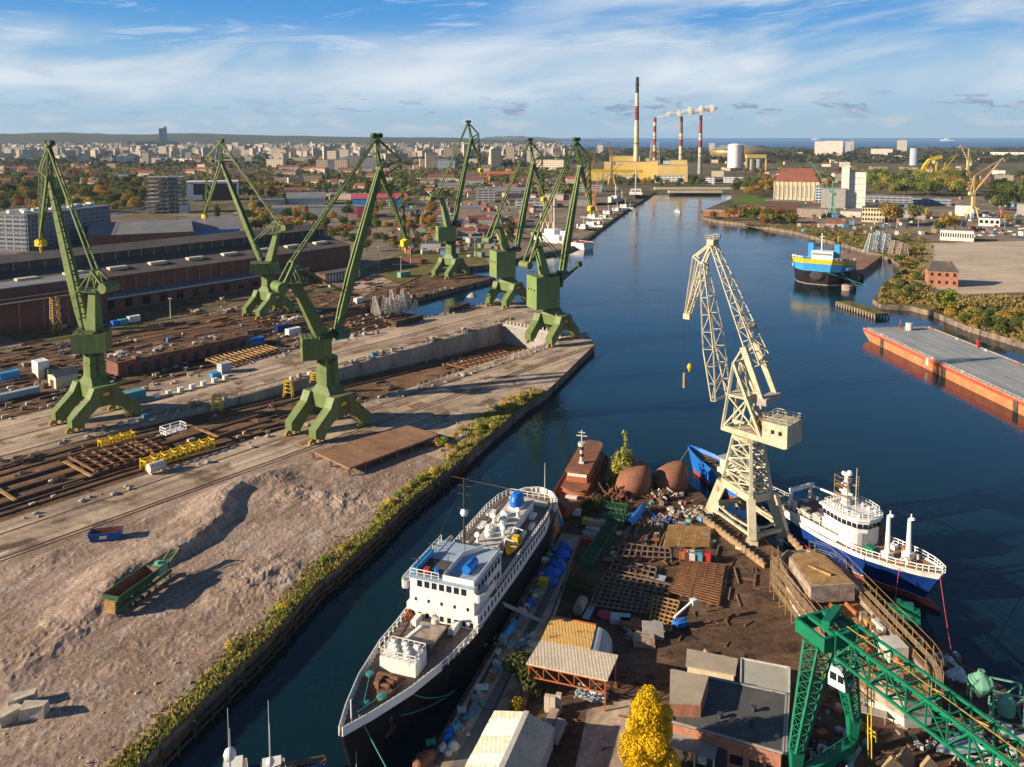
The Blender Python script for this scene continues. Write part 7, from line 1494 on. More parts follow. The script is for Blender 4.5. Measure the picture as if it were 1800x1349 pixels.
# ------------------------------------------------------------------ foliage
def leafcloud(lobes,n,size,seed,flat=.0):
    rr=random.Random(seed); m=MB(); tot=sum(l[3]**2 for l in lobes)
    for (x,y,z,r,sq) in lobes:
        k=int(n*r*r/tot)
        for _ in range(k):
            while 1:
                d=Vec((rr.uniform(-1,1),rr.uniform(-1,1),rr.uniform(-1,1)))
                if .05<d.length<1: break
            rad=d.length**.45; d.normalize(); c=Vec((x,y,z))+Vec((d.x*r*rad,d.y*r*rad,d.z*r*rad*sq))
            nrm=(d+Vec((rr.uniform(-.9,.9),rr.uniform(-.9,.9),rr.uniform(-.6,1.0)))).normalized(); a=nrm.orthogonal().normalized(); b=nrm.cross(a); t=rr.uniform(0,6.28)
            a,b=a*math.cos(t)+b*math.sin(t),b*math.cos(t)-a*math.sin(t); s=size*rr.uniform(.55,1.3)
            m.add([c-a*s*.5-b*s*.35,c+a*s*.5-b*s*.45,c+a*s*.35+b*s*.5,c-a*s*.4+b*s*.4],[(0,1,2,3)])
    return m
def lobes_round(seed,h,w,n=9):
    rr=random.Random(seed); L=[(0,0,h*.62,w*.36,1.0)]
    for i in range(n): a=i*2.4+rr.uniform(-.4,.4); q=rr.uniform(.16,.34)*w; L.append((q*math.cos(a),q*math.sin(a),h*rr.uniform(.38,.86),w*rr.uniform(.17,.27),rr.uniform(.8,1.1)))
    return L
def lobes_poplar(seed,h,w):
    rr=random.Random(seed); return [(rr.uniform(-.1,.1)*w,rr.uniform(-.1,.1)*w,h*(.16+.82*i/9),w*(.3+.22*math.sin(math.pi*min(1,(i+1.5)/10)))*(1 if i<7 else (10-i)/4),1.25) for i in range(10)]
def lobes_cone(seed,h,w):
    rr=random.Random(seed); L=[]
    for i in range(9):
        f=i/8; r=w*.5*(1-f)+.15; k=max(1,int(5*(1-f)))
        for j in range(k): a=j*6.28/k+i; L.append((r*.55*math.cos(a),r*.55*math.sin(a),h*(.1+.88*f),max(.55,r*.6),.9))
    return L
def lobes_bush(seed,h,w): rr=random.Random(seed); return [(rr.uniform(-.3,.3)*w,rr.uniform(-.3,.3)*w,h*rr.uniform(.25,.65),w*rr.uniform(.2,.34),h/w) for _ in range(7)]
PROTO={}
def proto(key):
    if key in PROTO: return PROTO[key]
    k,i=key
    if k=='round': lb,h,n,s=lobes_round(i,10,8.5),10,900,.62
    elif k=='poplar': lb,h,n,s=lobes_poplar(i,12,4),12,360,.8
    elif k=='cone': lb,h,n,s=lobes_cone(i,10,6.6),10,5200,.32
    elif k=='bush': lb,h,n,s=lobes_bush(i,2.2,3),2.2,620,.24
    elif k=='weep': lb,h,n,s=[(0,0,4.2,2.6,1.3),(.3,-.2,7.4,2.3,1.3),(-.2,.2,9.8,1.9,1.1),(.5,.2,11.0,1.3,1.0),(2.1,.3,3.2,1.6,1.4),(-2.2,.4,3.9,1.6,1.5),(.3,2.1,4.6,1.6,1.4),(-.4,-2.2,3.6,1.7,1.4),(1.7,-1.2,6.6,1.3,1.4),(-1.8,-1.0,7.0,1.2,1.4),(-1.2,1.6,8.6,1.0,1.3),(1.3,1.2,8.9,1.1,1.3),(2.6,-1.4,4.6,.9,1.5),(-2.8,1.2,5.6,.8,1.5),(.9,-1.9,9.2,.8,1.3),(-1.0,-.9,10.9,.6,1.2)],12,17000,.2
    cm=leafcloud(lb,n,s,i*7+len(k)); me=D.meshes.new('crown'); me.from_pydata(cm.v,[],cm.f); me.materials.append(MT['leaf'])
    tm=MB(); 
    tm.tube((0,0,0),(.1,0,h*.45),h*.028,h*.018,7); rr=random.Random(i)
    for j in range(5): a=j*1.3; tm.tube((.05,0,h*(.25+.05*j)),(h*.2*math.cos(a),h*.2*math.sin(a),h*(.5+.06*j)),h*.012,h*.004,5)
    te=D.meshes.new('trunk'); te.from_pydata(tm.v,[],tm.f); te.materials.append(MT['bark'])
    PROTO[key]=(me,te,h); return PROTO[key]
def tree(name,label,cat,p,h,kind_,color,group=None,var=0,wid=1.0):
    me,te,h0=proto((kind_,var)); s=h/h0; t=thing(name,label,cat,p,U(0,6.28),group); t.scale=(s*wid,s*wid,s)
    c=D.objects.new('crown',me); COL.objects.link(c); c.parent=t; c.color=(*color,1)
    b=D.objects.new('trunk' if kind_!='bush' else 'stem',te); COL.objects.link(b); b.parent=t
    return t
GR=[(.075,.105,.025),(.1,.12,.03),(.055,.085,.025),(.13,.13,.035)]; AU_=[(.3,.19,.035),(.26,.13,.03),(.34,.24,.04),(.2,.12,.035),(.22,.1,.03)]; DK=[(.035,.055,.02),(.045,.06,.022)]; YE=[(.5,.34,.02)]
def jit(c): k=U(1.0,1.6); return tuple(min(1,x*k) for x in c)
def inland(px,py):
    L_=bank_r
    ins=False; P=L_+[(1900,640),(3000,640),(3000,300),(1290,300)]
    for (x0,y0),(x1,y1) in zip(P,P[1:]+P[:1]):
        if (y0>py)!=(y1>py) and px<(x1-x0)*(py-y0)/(y1-y0)+x0: ins=not ins
    return ins
def grove(name,label,cat,group,n,region,hs,kinds,pals,ref=None):
    for i in range(n):
        px,py=U(region[0],region[1]),U(region[2],region[3])
        while region[0]>1240 and not inland(px,py): px,py=U(region[0],region[1]),U(region[2],region[3])
        p=G(px,py); tree(name,label,cat,p,U(*hs),rnd.choice(kinds),jit(rnd.choice(pals)),group,rnd.randint(0,3),U(.85,1.25))
grove('park_tree','autumn tree in the dense park behind the scaffolded building','tree','trees of the park at the far left',190,(-10,250,302,378),(11,19),('round',),GR+GR+AU_+DK)
grove('park_tree','autumn tree among the buildings behind the museum block','tree','trees behind the museum block',70,(235,490,314,350),(9,16),('round',),GR+AU_)
grove('street_tree','tree beside the low warehouses between the two jib tips','tree','trees by the low warehouses',80,(440,770,340,412),(9,15),('round','round','poplar'),GR+AU_)
grove('works_tree','tree among the works roofs behind the brick hall','tree','trees among the works roofs',46,(430,760,385,446),(7,13),('round','round','bush'),GR+AU_[:3])
grove('poplar_tree','tall dark poplar in the row behind the pink roofed warehouse','tree','poplars behind the pink roofed warehouse',26,(560,740,318,352),(14,22),('poplar',),DK+GR)
grove('wasteland_tree','yellowing tree on the waste ground behind the bright green crane','tree','trees on the waste ground by the far basin',12,(660,760,415,440),(5,9),('round','bush'),GR+AU_)
for px,py,h in ((735,398,17),(897,425,22),(382,388,18),(725,395,14)): tree('poplar_tree','single dark columnar poplar standing clear of other trees','tree',G(px,py),h,'poplar',jit(DK[1]),'single poplars',px%3)
grove('bank_shrub','golden shrub on the point where the river bends','shrub','shrubs on the river point',34,(1250,1400,374,398),(7,13),('round','bush'),AU_+GR)
grove('bank_tree','tree on the green lawn left of the granary','tree','trees left of the granary',18,(1308,1375,330,350),(14,20),('round',),GR+AU_)
grove('yard_tree','tree among the storage yards behind the white silo','tree','trees behind the white silo',60,(1520,1690,312,346),(16,26),('round',),[(.13,.16,.03),(.17,.18,.04),(.1,.13,.03),(.24,.2,.04)])
grove('bank_tree','tree between the right bank stores and the far woodland','tree','trees between the right bank stores and the woodland',110,(1242,1810,284,345),(11,19),('round',),GR+[(.2,.18,.04)]+AU_)
grove('river_tree','tree in front of the power station white buildings','tree','trees below the power station',46,(1060,1235,316,331),(8,14),('round',),GR+AU_[:1])
grove('yard_tree','dark green tree at the right edge behind the yellow jib crane','tree','trees at the right edge behind the jib crane',30,(1730,1815,335,372),(16,27),('round','poplar'),GR+DK)
for px,py,h,c in ((1562,398,24,AU_[3]),(1572,396,20,GR[3]),(1608,392,18,GR[3]),(1630,388,13,AU_[2]),(1662,408,17,AU_[0]),(1678,406,16,AU_[2]),(1650,412,13,GR[3]),(1772,395,10,AU_[2]),(1448,388,7,DK[0])): tree('bank_tree','golden green tree standing before the yards on the right bank','tree',G(px,py),h,'round',jit(c),'golden trees on the right bank',px%4)
tree('lone_tree','bright yellow green tree by the timber jetty on the right bank','tree',G(1662,548),11,'round',(.22,.25,.03),None,1,1.25)
grove('bank_shrub','shrub on the overgrown bank beside the sand yard','shrub','shrubs beside the sand yard',44,(1552,1622,440,530),(1.8,4),('bush',),GR+[(.2,.17,.05)]+AU_[:1])
grove('bank_shrub','shrub on the grassy bank above the red barge','shrub','shrubs above the red barge',44,(1640,1815,548,590),(2,4.6),('bush',),GR+[(.25,.2,.05)]+AU_[:1])
grove('right_bank_bush','low bush in the weedy strip along the far right bank','shrub','bushes of the far right bank',40,(1360,1640,402,432),(2,4),('bush',),GR+[(.22,.18,.05)])
# foreground vegetation
yt=tree('birch_tree','bright yellow birch in full autumn colour beside the workshop','tree',G(1139,1390),13.2,'weep',(.66,.44,.012),None,1,.98)
tree('conifer_tree','pointed yellow green conifer on the tip of the yard','tree',G(1096,848),12.5,'cone',(.36,.34,.07),None,0,1.0)
tree('bush','round green bush between the brown hull shells','shrub',G(1137,856),5,'bush',(.12,.16,.03),None,1,.8)
for px,py,h,w,c,lb in ((1010,1045,3.6,1,(.07,.085,.03),'dark bush at the foot of the long green truss'),(918,1195,5.0,.75,(.12,.12,.04),'feathery bush at the corner of the open shed'),(930,1215,4.2,.8,(.08,.085,.03),'darker bush in front of the open shed corner'),(908,1252,2.4,.8,(.4,.3,.03),'small yellow bush behind the gabled shed'),(1046,895,3.8,.9,(.14,.13,.04),'olive bush behind the stone pallets'),(1030,900,2.6,.9,(.09,.11,.03),'green bush left of the olive one behind the pallets')): tree('bush',lb,'shrub',G(px,py),h,'bush',c,None,2,w)
def canal_strip():
    src=[('bright green bush on the overgrown edge of the canal','bushes on the canal edge',[(.2,.27,.035),(.15,.22,.035),(.24,.29,.04)],28),('yellowing bush on the overgrown edge of the canal','yellowing bushes on the canal edge',[(.4,.31,.05),(.3,.24,.06),(.46,.34,.05)],24)]
    for lb,gp,cs,n in src:
        for i in range(n): u=U(48,206); v=edge_v(u)+U(.8,4.2); p=W(u,v,2.55); tree('canal_bush',lb,'shrub',p,U(.7,2.0),'bush',jit(rnd.choice(cs)),gp,i%4,U(.7,1.1))
    for i in range(26): u=U(150,205); v=edge_v(u)+U(2,11 if u<185 else 6); tree('canal_bush','golden brown shrub on the wide canal bank beside the rust deck','shrub',W(u,v,2.5),U(1.2,2.8),'bush',jit(rnd.choice([(.44,.3,.07),(.34,.27,.06),(.2,.23,.04)])),'shrubs beside the rust deck',i%4)
    for nm,cs,n,w0 in (('dry_grass',(.36,.28,.1),9000,(.2,6)),('green_weeds',(.22,.26,.05),8000,(.3,5))):
        m=MB()
        for i in range(n):
            u=U(40,212); w=w0[1]+(5 if 158<u<190 else 0); q=MN.noise(Vec((u*.12,nm=='dry_grass',0)))
            v=edge_v(u)+w0[0]+abs(rnd.gauss(0,.45))*w*(.7+q); c=W(u,v,max(2.5,gz(W(u,v))-.05)); h=U(.25,.8); a=U(0,6.28); d=Vec((math.cos(a),math.sin(a),0))*U(.12,.4); l=Vec((U(-.3,.3),U(-.3,.3),h))
            m.add([c-d,c+d,c+d*.4+l,c-d*.4+l],[(0,1,2,3)])
        o=m.obj(nm,'leaf'); o.color=(*cs,1); tag(kind(o,'stuff'),'dry brown grass along the canal edge' if nm=='dry_grass' else 'green weeds along the canal edge','grass')
canal_strip()
def bank_grass():
    m=MB(); 
    for i in range(9000):
        if i%2: px,py=U(1545,1640),U(430,535); 
        else: px,py=U(1640,1850),U(520,600)
        if i%5==0: px,py=U(1300,1560),U(392,440)
        c=G(px,py); h=U(.4,1.3); a=U(0,6.28); d=Vec((math.cos(a),math.sin(a),0))*U(.3,1.1); l=Vec((U(-.5,.5),U(-.5,.5),h))
        if not inland(px,py): continue
        m.add([c-d,c+d,c+d*.4+l,c-d*.4+l],[(0,1,2,3)])
    o=m.obj('bank_grass','leaf'); o.color=(.24,.18,.06,1); tag(kind(o,'stuff'),'dry golden grass along the right bank','grass')
bank_grass()
sheet('bank_meadow',[G(x,y) for x,y in ((1300,393),(1400,406),(1470,424),(1530,440),(1600,466),(1620,440),(1660,426),(1560,415),(1420,398))],'dry_grass',2.508)
sheet('bank_meadow',[G(x,y) for x,y in ((1545,511),(1580,488),(1612,470),(1612,500),(1650,520),(1800,550),(1900,575),(1900,625),(1800,602),(1700,572),(1642,547),(1600,537),(1550,534))],'dry_grass',2.506)
sheet('works_ground',[G(x,y) for x,y in ((1310,362),(1480,372),(1560,350),(1800,345),(1900,380),(1850,424),(1640,425),(1560,414),(1470,402),(1400,394),(1330,384))],'works_ground',2.512)
sheet('works_ground',[G(x,y) for x,y in ((60,445),(200,412),(430,372),(760,360),(1000,345),(1095,345),(1060,395),(1000,436),(945,444),(860,464),(770,472),(700,503),(600,508))],'works_ground',2.506)
sheet('waste_ground',[G(x,y) for x,y in ((640,475),(760,420),(840,425),(858,463),(770,471),(702,500))],'dry_grass',2.514)
sheet('lawn',[G(x,y) for x,y in ((160,350),(235,335),(245,340),(205,358))],'lawn',2.51); sheet('lawn',[G(x,y) for x,y in ((1288,350),(1310,344),(1370,350),(1352,358),(1290,358))],'lawn',2.51)
sheet('city_road',[G(x,y) for x,y in ((-20,440),(60,415),(250,360),(262,366),(80,425),(-20,465))],'asphalt',2.512)
sheet('yard_concrete',[G(x,y) for x,y in ((600,505),(660,480),(700,490),(640,520))],'concrete_apron',2.512)
def woodland():
    me=MB(); rr=random.Random(11)
    for i in range(3600):
        if i<2100: px,py=rr.uniform(780,1850),250+12+rr.random()**1.5*26
        else: px,py=rr.uniform(-60,1000),262+rr.random()**1.3*34
        p=G(px,py); s=rr.uniform(9,17); k=6
        for j in range(k):
            c=p+Vec((rr.gauss(0,s*.7),rr.gauss(0,s*.7),s*rr.uniform(.15,.8))); a=Vec((rr.uniform(-1,1),rr.uniform(-1,1),rr.uniform(-.5,.5))).normalized(); b=a.cross(Vec((rr.uniform(-1,1),rr.uniform(-1,1),1))).normalized(); q=s*rr.uniform(.35,.75)
            me.add([c-a*q-b*q*.6,c+a*q-b*q*.7,c+a*q*.7+b*q*.7,c-a*q*.8+b*q*.6],[(0,1,2,3)])
    o=me.obj('far_woodland','leaf'); o.color=(.07,.07,.028,1); tag(kind(o,'stuff'),'dark far woodland between the town and the sea','woodland')
woodland()
m=MB()
for i in range(3200):
    px,py=U(-40,1000),U(284,345); p=G(px,py); s=U(6,11)
    for j in range(10):
        c=p+Vec((rnd.gauss(0,s*.6),rnd.gauss(0,s*.6),s*U(.15,.8))); a=Vec((U(-1,1),U(-1,1),U(-.5,.5))).normalized(); b=a.cross(Vec((U(-1,1),U(-1,1),1))).normalized(); q=s*U(.2,.42); m.add([c-a*q-b*q*.6,c+a*q-b*q*.7,c+a*q*.7+b*q*.7,c-a*q*.8+b*q*.6],[(0,1,2,3)])
o=m.obj('town_greenery','leaf'); o.color=(.15,.145,.045,1); tag(kind(o,'stuff'),'mixed autumn greenery between the houses of the town','trees')
# ------------------------------------------------------------------ far buildings
sheet_sea=MB(); sheet_sea.add([Vec((-60000,6500,.3)),Vec((60000,6500,.3)),Vec((60000,90000,.3)),Vec((-60000,90000,.3))],[(0,1,2,3)])
mat('sea',(.025,.13,.32),(.035,.15,.36),sc=.002,vary=.12,rough=.75,spec=.15,stretch=(.3,1,1)); kind(sheet_sea.obj('sea','sea'),'structure')
def px_box(l,r,b): p=G((l+r)/2,b); return p,(r-l)/CF*p.y
def bld(name,label,l,r,top,base,dep,wallm,roofm,roof='flat',yaw=None,group=None,color=None,rh=None,windows=None,cat='building'):
    p,w=px_box(l,r,base); h=max(2,HZ(p,top)-p.z); yaw=yaw if yaw is not None else -math.atan2(p.x,p.y)
    t=thing(name,label,cat,p+Vec((math.sin(-yaw)*dep/2,math.cos(yaw)*dep/2,0)),yaw,group)
    rh_=rh or 0; wh=h-(rh_ if roof!='flat' else 0)
    m=MB(); m.box((0,0,0),(w,dep,wh)); o=m.obj('wall',wallm,t)
    if color: o.color=(*color,1)
    m=MB(); e=.4
    if roof=='flat': m.box((0,0,wh),(w+.3,dep+.3,.5))
    elif roof=='gable': m.loft([[(-w/2-e,-dep/2-e,wh),(-w/2-e,0,h),(-w/2-e,dep/2+e,wh)],[(w/2+e,-dep/2-e,wh),(w/2+e,0,h),(w/2+e,dep/2+e,wh)]],cap=False); m.add([(-w/2,-dep/2,wh),(-w/2,0,h),(-w/2,dep/2,wh)],[(0,1,2)]); m.add([(w/2,-dep/2,wh),(w/2,0,h),(w/2,dep/2,wh)],[(2,1,0)])
    elif roof=='hip': k=w*.16; m.add([(-w/2-e,-dep/2-e,wh),(w/2+e,-dep/2-e,wh),(w/2+e,dep/2+e,wh),(-w/2-e,dep/2+e,wh),(-w/2+k,-dep*.08,h),(w/2-k,-dep*.08,h),(w/2-k,dep*.08,h),(-w/2+k,dep*.08,h)],[(0,1,5,4),(1,2,6,5),(2,3,7,6),(3,0,4,7),(4,5,6,7)])
    elif roof=='arch': m.loft([[(s*(w/2+e),-dep/2*math.cos(k*math.pi/8),wh+rh_*math.sin(k*math.pi/8)) for k in range(9)] for s in (-1,1)],cap=False)
    ro=m.obj('roof',roofm,t)
    if windows:
        nx,nz,ww,wh2=windows
        for i in range(nx):
            for j in range(nz): pane(t,(-w/2+(i+.5)*w/nx,-dep/2-.05,wh*(j+.35)/nz),(w/nx*ww,.15,wh/nz*wh2))
    return t,w,h,wh
# power station
Y=['plaster_yellow','roof_grey_sheet']
bld('boiler_house','yellow upper boiler house behind the tallest striped chimney','%d'%0 and 1071,1123,275,312,40,*Y)[0] if 0 else None
for l,r,tp,b,dp,lb in ((1071,1124,275,313,45,'tallest long yellow power station hall'),(1124,1141,279,314,30,'narrow yellow power station block, right of the tallest hall'),(1062,1153,285,316,25,'long lower yellow power station hall in front of the tallest'),(1143,1156,283,318,40,'yellow power station tower left of the striped wall'),(1156,1208,291,320,45,'broad yellow power station wall by the river'),(1178,1207,282,319,30,'small yellow block on the broad power station wall'),(1030,1064,300,318,20,'low yellow hall left of the power station')):
    bld('power_station_hall',lb,l,r,tp,b,dp,'plaster_yellow','roof_grey_sheet')
t=thing('conveyor_bridge','bright yellow conveyor bridge in front of the power station','bridge',G(1080,322)); p=G(1080,322); m=MB(); w=100/CF*p.y; zz=HZ(p,300)-p.z; m.beam((-w/2,0,zz),(w/2,0,zz-2),5,5); m.obj('conveyor','yellow',t)
for k in range(6): m=MB(); x=-w/2+4+k*w/6; m.beam((x,0,0),(x,0,zz-2),1.2); m.obj('trestle','plaster_yellow',t)
for l,r,tp,b,lb in ((1150,1202,309,322,'white low building under the yellow power station wall'),(1085,1112,309,319,'white low building left under the conveyor bridge'),(1240,1256,312,324,'glassy white building right of the riverside pier'),(1272,1306,312,322,'grey office right of the power station'),(1166,1178,283,292,'white boxes on top of the power station roof')):
    bld('low_building',lb,l,r,tp,b,14,'facade_strip','roof_grey_sheet',color=(.75,.74,.7))
def stack(label,px,base,top,wb,wt,bands):
    p=G(px,base); h=HZ(p,top)-p.z; rb,rt=wb/CF*p.y/2,wt/CF*p.y/2; t=thing('chimney',label,'chimney',p)
    a=0
    for f,mt in bands:
        m=MB(); m.tube((0,0,h*a),(0,0,h*f),rb+(rt-rb)*a,rb+(rt-rb)*f,20); m.obj('chimney_band' if a else 'chimney_base',mt,t); a=f
    m=MB(); m.tube((0,0,h),(0,0,h+1.2),rt*1.1,rt*1.1,20); m.obj('rim','stack_dark',t)
    for f in (.35,.65,.93): m=MB(); m.tube((0,0,h*f),(0,0,h*f+1.0),(rb+(rt-rb)*f)*1.3,(rb+(rt-rb)*f)*1.3,16); m.obj('gallery','stack_dark',t)
    return t,h
stack('tallest red and yellow banded chimney with black top',1118,314,137,10.5,5.5,((.13,'stack_red'),(.3,'stack_pale'),(.46,'stack_pale'),(.58,'stack_white'),(.72,'stack_red'),(.85,'stack_white'),(1,'stack_dark')))
t,h=stack('red and white smoking chimney inside a lattice frame',1150,300,208,6,5,((.25,'stack_white'),(.37,'stack_red'),(.49,'stack_white'),(.61,'stack_red'),(.73,'stack_white'),(.85,'stack_red'),(.93,'stack_white'),(1,'stack_red')))
m=MB(); m.lattice((0,0,0),(0,0,h*.55),26,15,6,.9,.45,cross=False); m.obj('lattice_frame','stack_white',t)
stack('yellow and red chimney in the middle of the lower three',1196,308,206,7.5,5,((.12,'stack_red'),(.34,'stack_pale'),(.5,'stack_pale'),(.62,'stack_red'),(.72,'stack_pale'),(.94,'brown_steel'),(1,'stack_dark')))
stack('red and white chimney furthest right of the power station',1230,306,204,7.5,5,((.3,'grey_concrete'),(.46,'stack_white'),(.58,'stack_red'),(.7,'stack_white'),(.93,'stack_red'),(1,'stack_dark')))
def smoke():
    m=D.materials.new('smoke'); m.use_nodes=True; nt=m.node_tree; nt.nodes.remove(nt.nodes['Principled BSDF']); v=nt.nodes.new('ShaderNodeVolumePrincipled'); v.inputs['Color'].default_value=(.97,.96,.95,1); v.inputs['Density'].default_value=.25; v.inputs['Anisotropy'].default_value=.2
    nt.links.new(v.outputs[0],nt.nodes['Material Output'].inputs['Volume']); MT['smoke']=m
    rr=random.Random(8); y=G(1150,300).y; mb=MB(); k=y/CF
    # one closed lumpy tube, widening downwind
    rows=[]; n=46
    for i in range(n+1):
        f=i/n; px=1152+98*f; py=207-15*f**.8+1.2*math.sin(f*22); r=(1.6+7.4*f**.7)*(1+.32*math.sin(f*37)+.2*math.sin(f*71+1))*(1 if f<.9 else (1.02-f)/.12)
        c=Vec(((px-CX)*k,y-60*f,CH+(242-py)*k)); rows.append([(c.x,c.y+r*k*math.cos(a)*(1+.25*rr.uniform(-1,1)),c.z+r*k*.75*math.sin(a)*(1+.3*rr.uniform(-1,1))) for a in [2*math.pi*j/14 for j in range(14)]])
    mb.loft(rows,True); o=mb.obj('smoke_plume','smoke'); tag(o,'white smoke plume blowing right from the lattice chimney','smoke'); kind(o,'stuff')
smoke()
# storage tanks, stadium
p=G(1291,299); r=12/CF*p.y; h=HZ(p,255)-p.z; t=thing('storage_tank','tall white cylindrical tank with a dark stair tower','tank',p); m=MB(); m.tube((0,0,0),(0,0,h),r,n=32); m.lathe([(r*.98,h),(r*.5,h+3),(.3,h+4)],n=24); m.obj('shell','white_paint',t); m=MB(); m.box((r*1.05,-2,0),(6,10,h*1.05)); m.obj('stair_tower','container_grey',t)
for px,mt,lb in ((1319,'dirty_white','pale silo, left of the pair in the yellow frame'),(1333,'grey_concrete','grey silo, right of the pair in the yellow frame')): p=G(px,299); t=thing('silo',lb,'silo',p); m=MB(); m.tube((0,0,0),(0,0,HZ(p,280)-p.z),6/CF*p.y,n=24); m.obj('shell',mt,t)
p=G(1329,300); t=thing('silo_housing','yellow frame housing around the two small silos','frame',p); hh=HZ(p,272)-p.z; w=17/CF*p.y; m=MB()
for s in (-1,1): m.beam((s*w,0,0),(s*w,0,hh),3)
m.box((0,6,hh-9),(2*w,16,9)); m.obj('frame','plaster_yellow',t)
p=G(1316,281); a=57/CF*p.y; h=(HZ(p,256)-p.z); t=thing('stadium','amber ribbed football stadium bowl in front of the sea','stadium',p+Vec((0,a*.8,0))); rows=[]
for k in range(9): z=h*k/8; rad=a*(.86+.14*math.sin(math.pi*min(1,k/5.2)*.62)) if k<6 else a*(.99-.12*(k-5)); rows.append([(rad*math.cos(j*math.pi/24),rad*.82*math.sin(j*math.pi/24),z) for j in range(48)])
m=MB(); m.loft(rows[:7],True,cap=False); m.obj('facade','gold',t); m=MB(); m.loft(rows[6:],True); m.obj('roof_ring','roof_grey_sheet',t)
# pier across the river end
for py,lb,l,r in ((334,'upper pale river pier at the end of the water',1150,1312),(340,'lower pale river pier in front of the upper one',1175,1268)): p,w=px_box(l,r,py); t=thing('pier',lb,'pier',(p.x,p.y,0)); m=MB(); m.box((0,0,3.2),(w,10,3.0)); m.obj('deck','plaster_cream',t); m=MB(); m.box((0,1,0),(w*.98,7,3.2)); m.obj('piles','timber_dark',t)
# granary
t,w,h,wh=bld('granary','old pale granary with red hipped roof on the right bank','%s'%'' or 1362,1436,297,353,38,'plaster_cream','roof_red','hip',rh=17)
for k in range(11): m=MB(); m.box((-w/2+(k+.0)*w/10,-19.3,0),(1.3,.7,wh)); m.obj('pilaster','plaster_cream',t)
for k in range(10): pane(t,(-w/2+(k+.5)*w/10,-19.05,4),(1.4,.15,wh-9),0,'window_strip','grey_concrete')
t,w,h,wh=bld('grain_silo','tall white concrete silo block on the right bank','' or 1484,1519,303,366,20,'plaster_white','roof_grey_sheet'); m=MB(); m.box((-w/2+3.4,-3,h),(7,10,7)); m.obj('lift_head','plaster_white',t); m=MB(); m.box((-w/2+1,-12,0),(8.5,6,h+6.5)); m.obj('lift_shaft','plaster_white',t)
for k in range(6):
    for j in range(5): pane(t,(-w/2+7+k*2.6,-10.05,5+j*h/5.6),(.7,.12,.9))
bld('silo_annex','lower grey silo annex between granary and white silo',1444,1484,332,366,20,'grey_concrete','roof_grey_sheet'); bld('glass_shed','pale blue glazed shed right beside the granary',1433,1448,328,356,15,'facade_glass','roof_grey_sheet',color=(.6,.68,.72))
bld('office_block','cream office with rows of windows on the right bank',1516,1553,366,391,14,'plaster_cream','roof_felt',windows=(8,3,.6,.5))
bld('cabin_block','long low white hut row at the edge of the sand yard',1655,1708,406,424,9,'plaster_white','roof_grey_sheet',windows=(14,1,.5,.4)); bld('boathouse','white house with garage front on the right bank',1722,1755,384,398,10,'plaster_white','roof_felt',windows=(4,1,.6,.4))
bld('red_roof_hut','small pale hut with red roof above the river bank',1452,1483,388,398,10,'container_grey','roof_red','gable',rh=3)
for l,r,tp,b,mt,lb in ((1345,1402,354,379,'rust_dark','brown open boat racks in front of the granary'),(1402,1452,368,382,'pale_rust','pale sheds and parked boats right of the boat racks'),(1478,1512,372,382,'dirty_white','low pale shed below the white silo'),(1520,1600,345,356,'facade_strip','long dark low warehouse behind the office'),(1605,1668,350,361,'facade_strip','blue grey low warehouse beside the dark one'),(1590,1625,372,384,'grey_concrete','grey low shed among the golden trees'),(1680,1708,362,380,'plaster_white','white house at the foot of the yellow jib crane'),(1790,1830,360,380,'grey_concrete','grey shed cut by the right edge'),(1640,1700,325,333,'dirty_white','white roofed low store below the yellow gantry'),(1745,1765,300,312,'plaster_white','pale gabled house near the right edge'),(1745,1800,268,276,'plaster_white','white warehouse on the horizon at the right')):
    bld('warehouse',lb,l,r,tp,b,16,mt,'roof_grey_sheet',color=(.25,.27,.3) if mt=='facade_strip' else None)
t,w,h,wh=bld('brick_house','lone brick house with broken dark hipped roof beside the sand yard','' or 1633,1681,463,504,13,'brick','roof_dark','hip',yaw=-.35,rh=4.5,windows=(4,2,.35,.4)); m=MB(); m.box((3,-1,h-2),(1.2,1.2,2.4)); m.obj('chimney','brick',t)
# tower blocks on the skyline
for l,r,tp,b,lb,c in ((1432,1449,249,273,'left white tower block on the sea horizon',(.8,.74,.64)),(1449,1480,248,272,'long white apartment block on the sea horizon',(.8,.74,.64)),(1486,1500,249,270,'grey apartment tower right of the white blocks',(.5,.48,.45)),(1577,1593,247,268,'beige tower block with a crane on top',(.55,.5,.42)),(1532,1567,262,274,'wide white block below the skyline',(.72,.68,.6)),(1246,1256,252,272,'pale apartment tower right of the last chimney',(.6,.55,.48)),(1050,1060,255,270,'small white tower on the far left of the power station',(.7,.66,.6))):
    bld('tower_block',lb,l,r,tp,b,30,'facade_any','roof_grey_sheet',color=c)
p=G(1606,291); t=thing('grey_silo','dark grey cylindrical silo on the right bank','silo',p); m=MB(); m.tube((0,0,0),(0,0,HZ(p,261)-p.z),7/CF*p.y,n=24); m.obj('shell','container_grey',t)
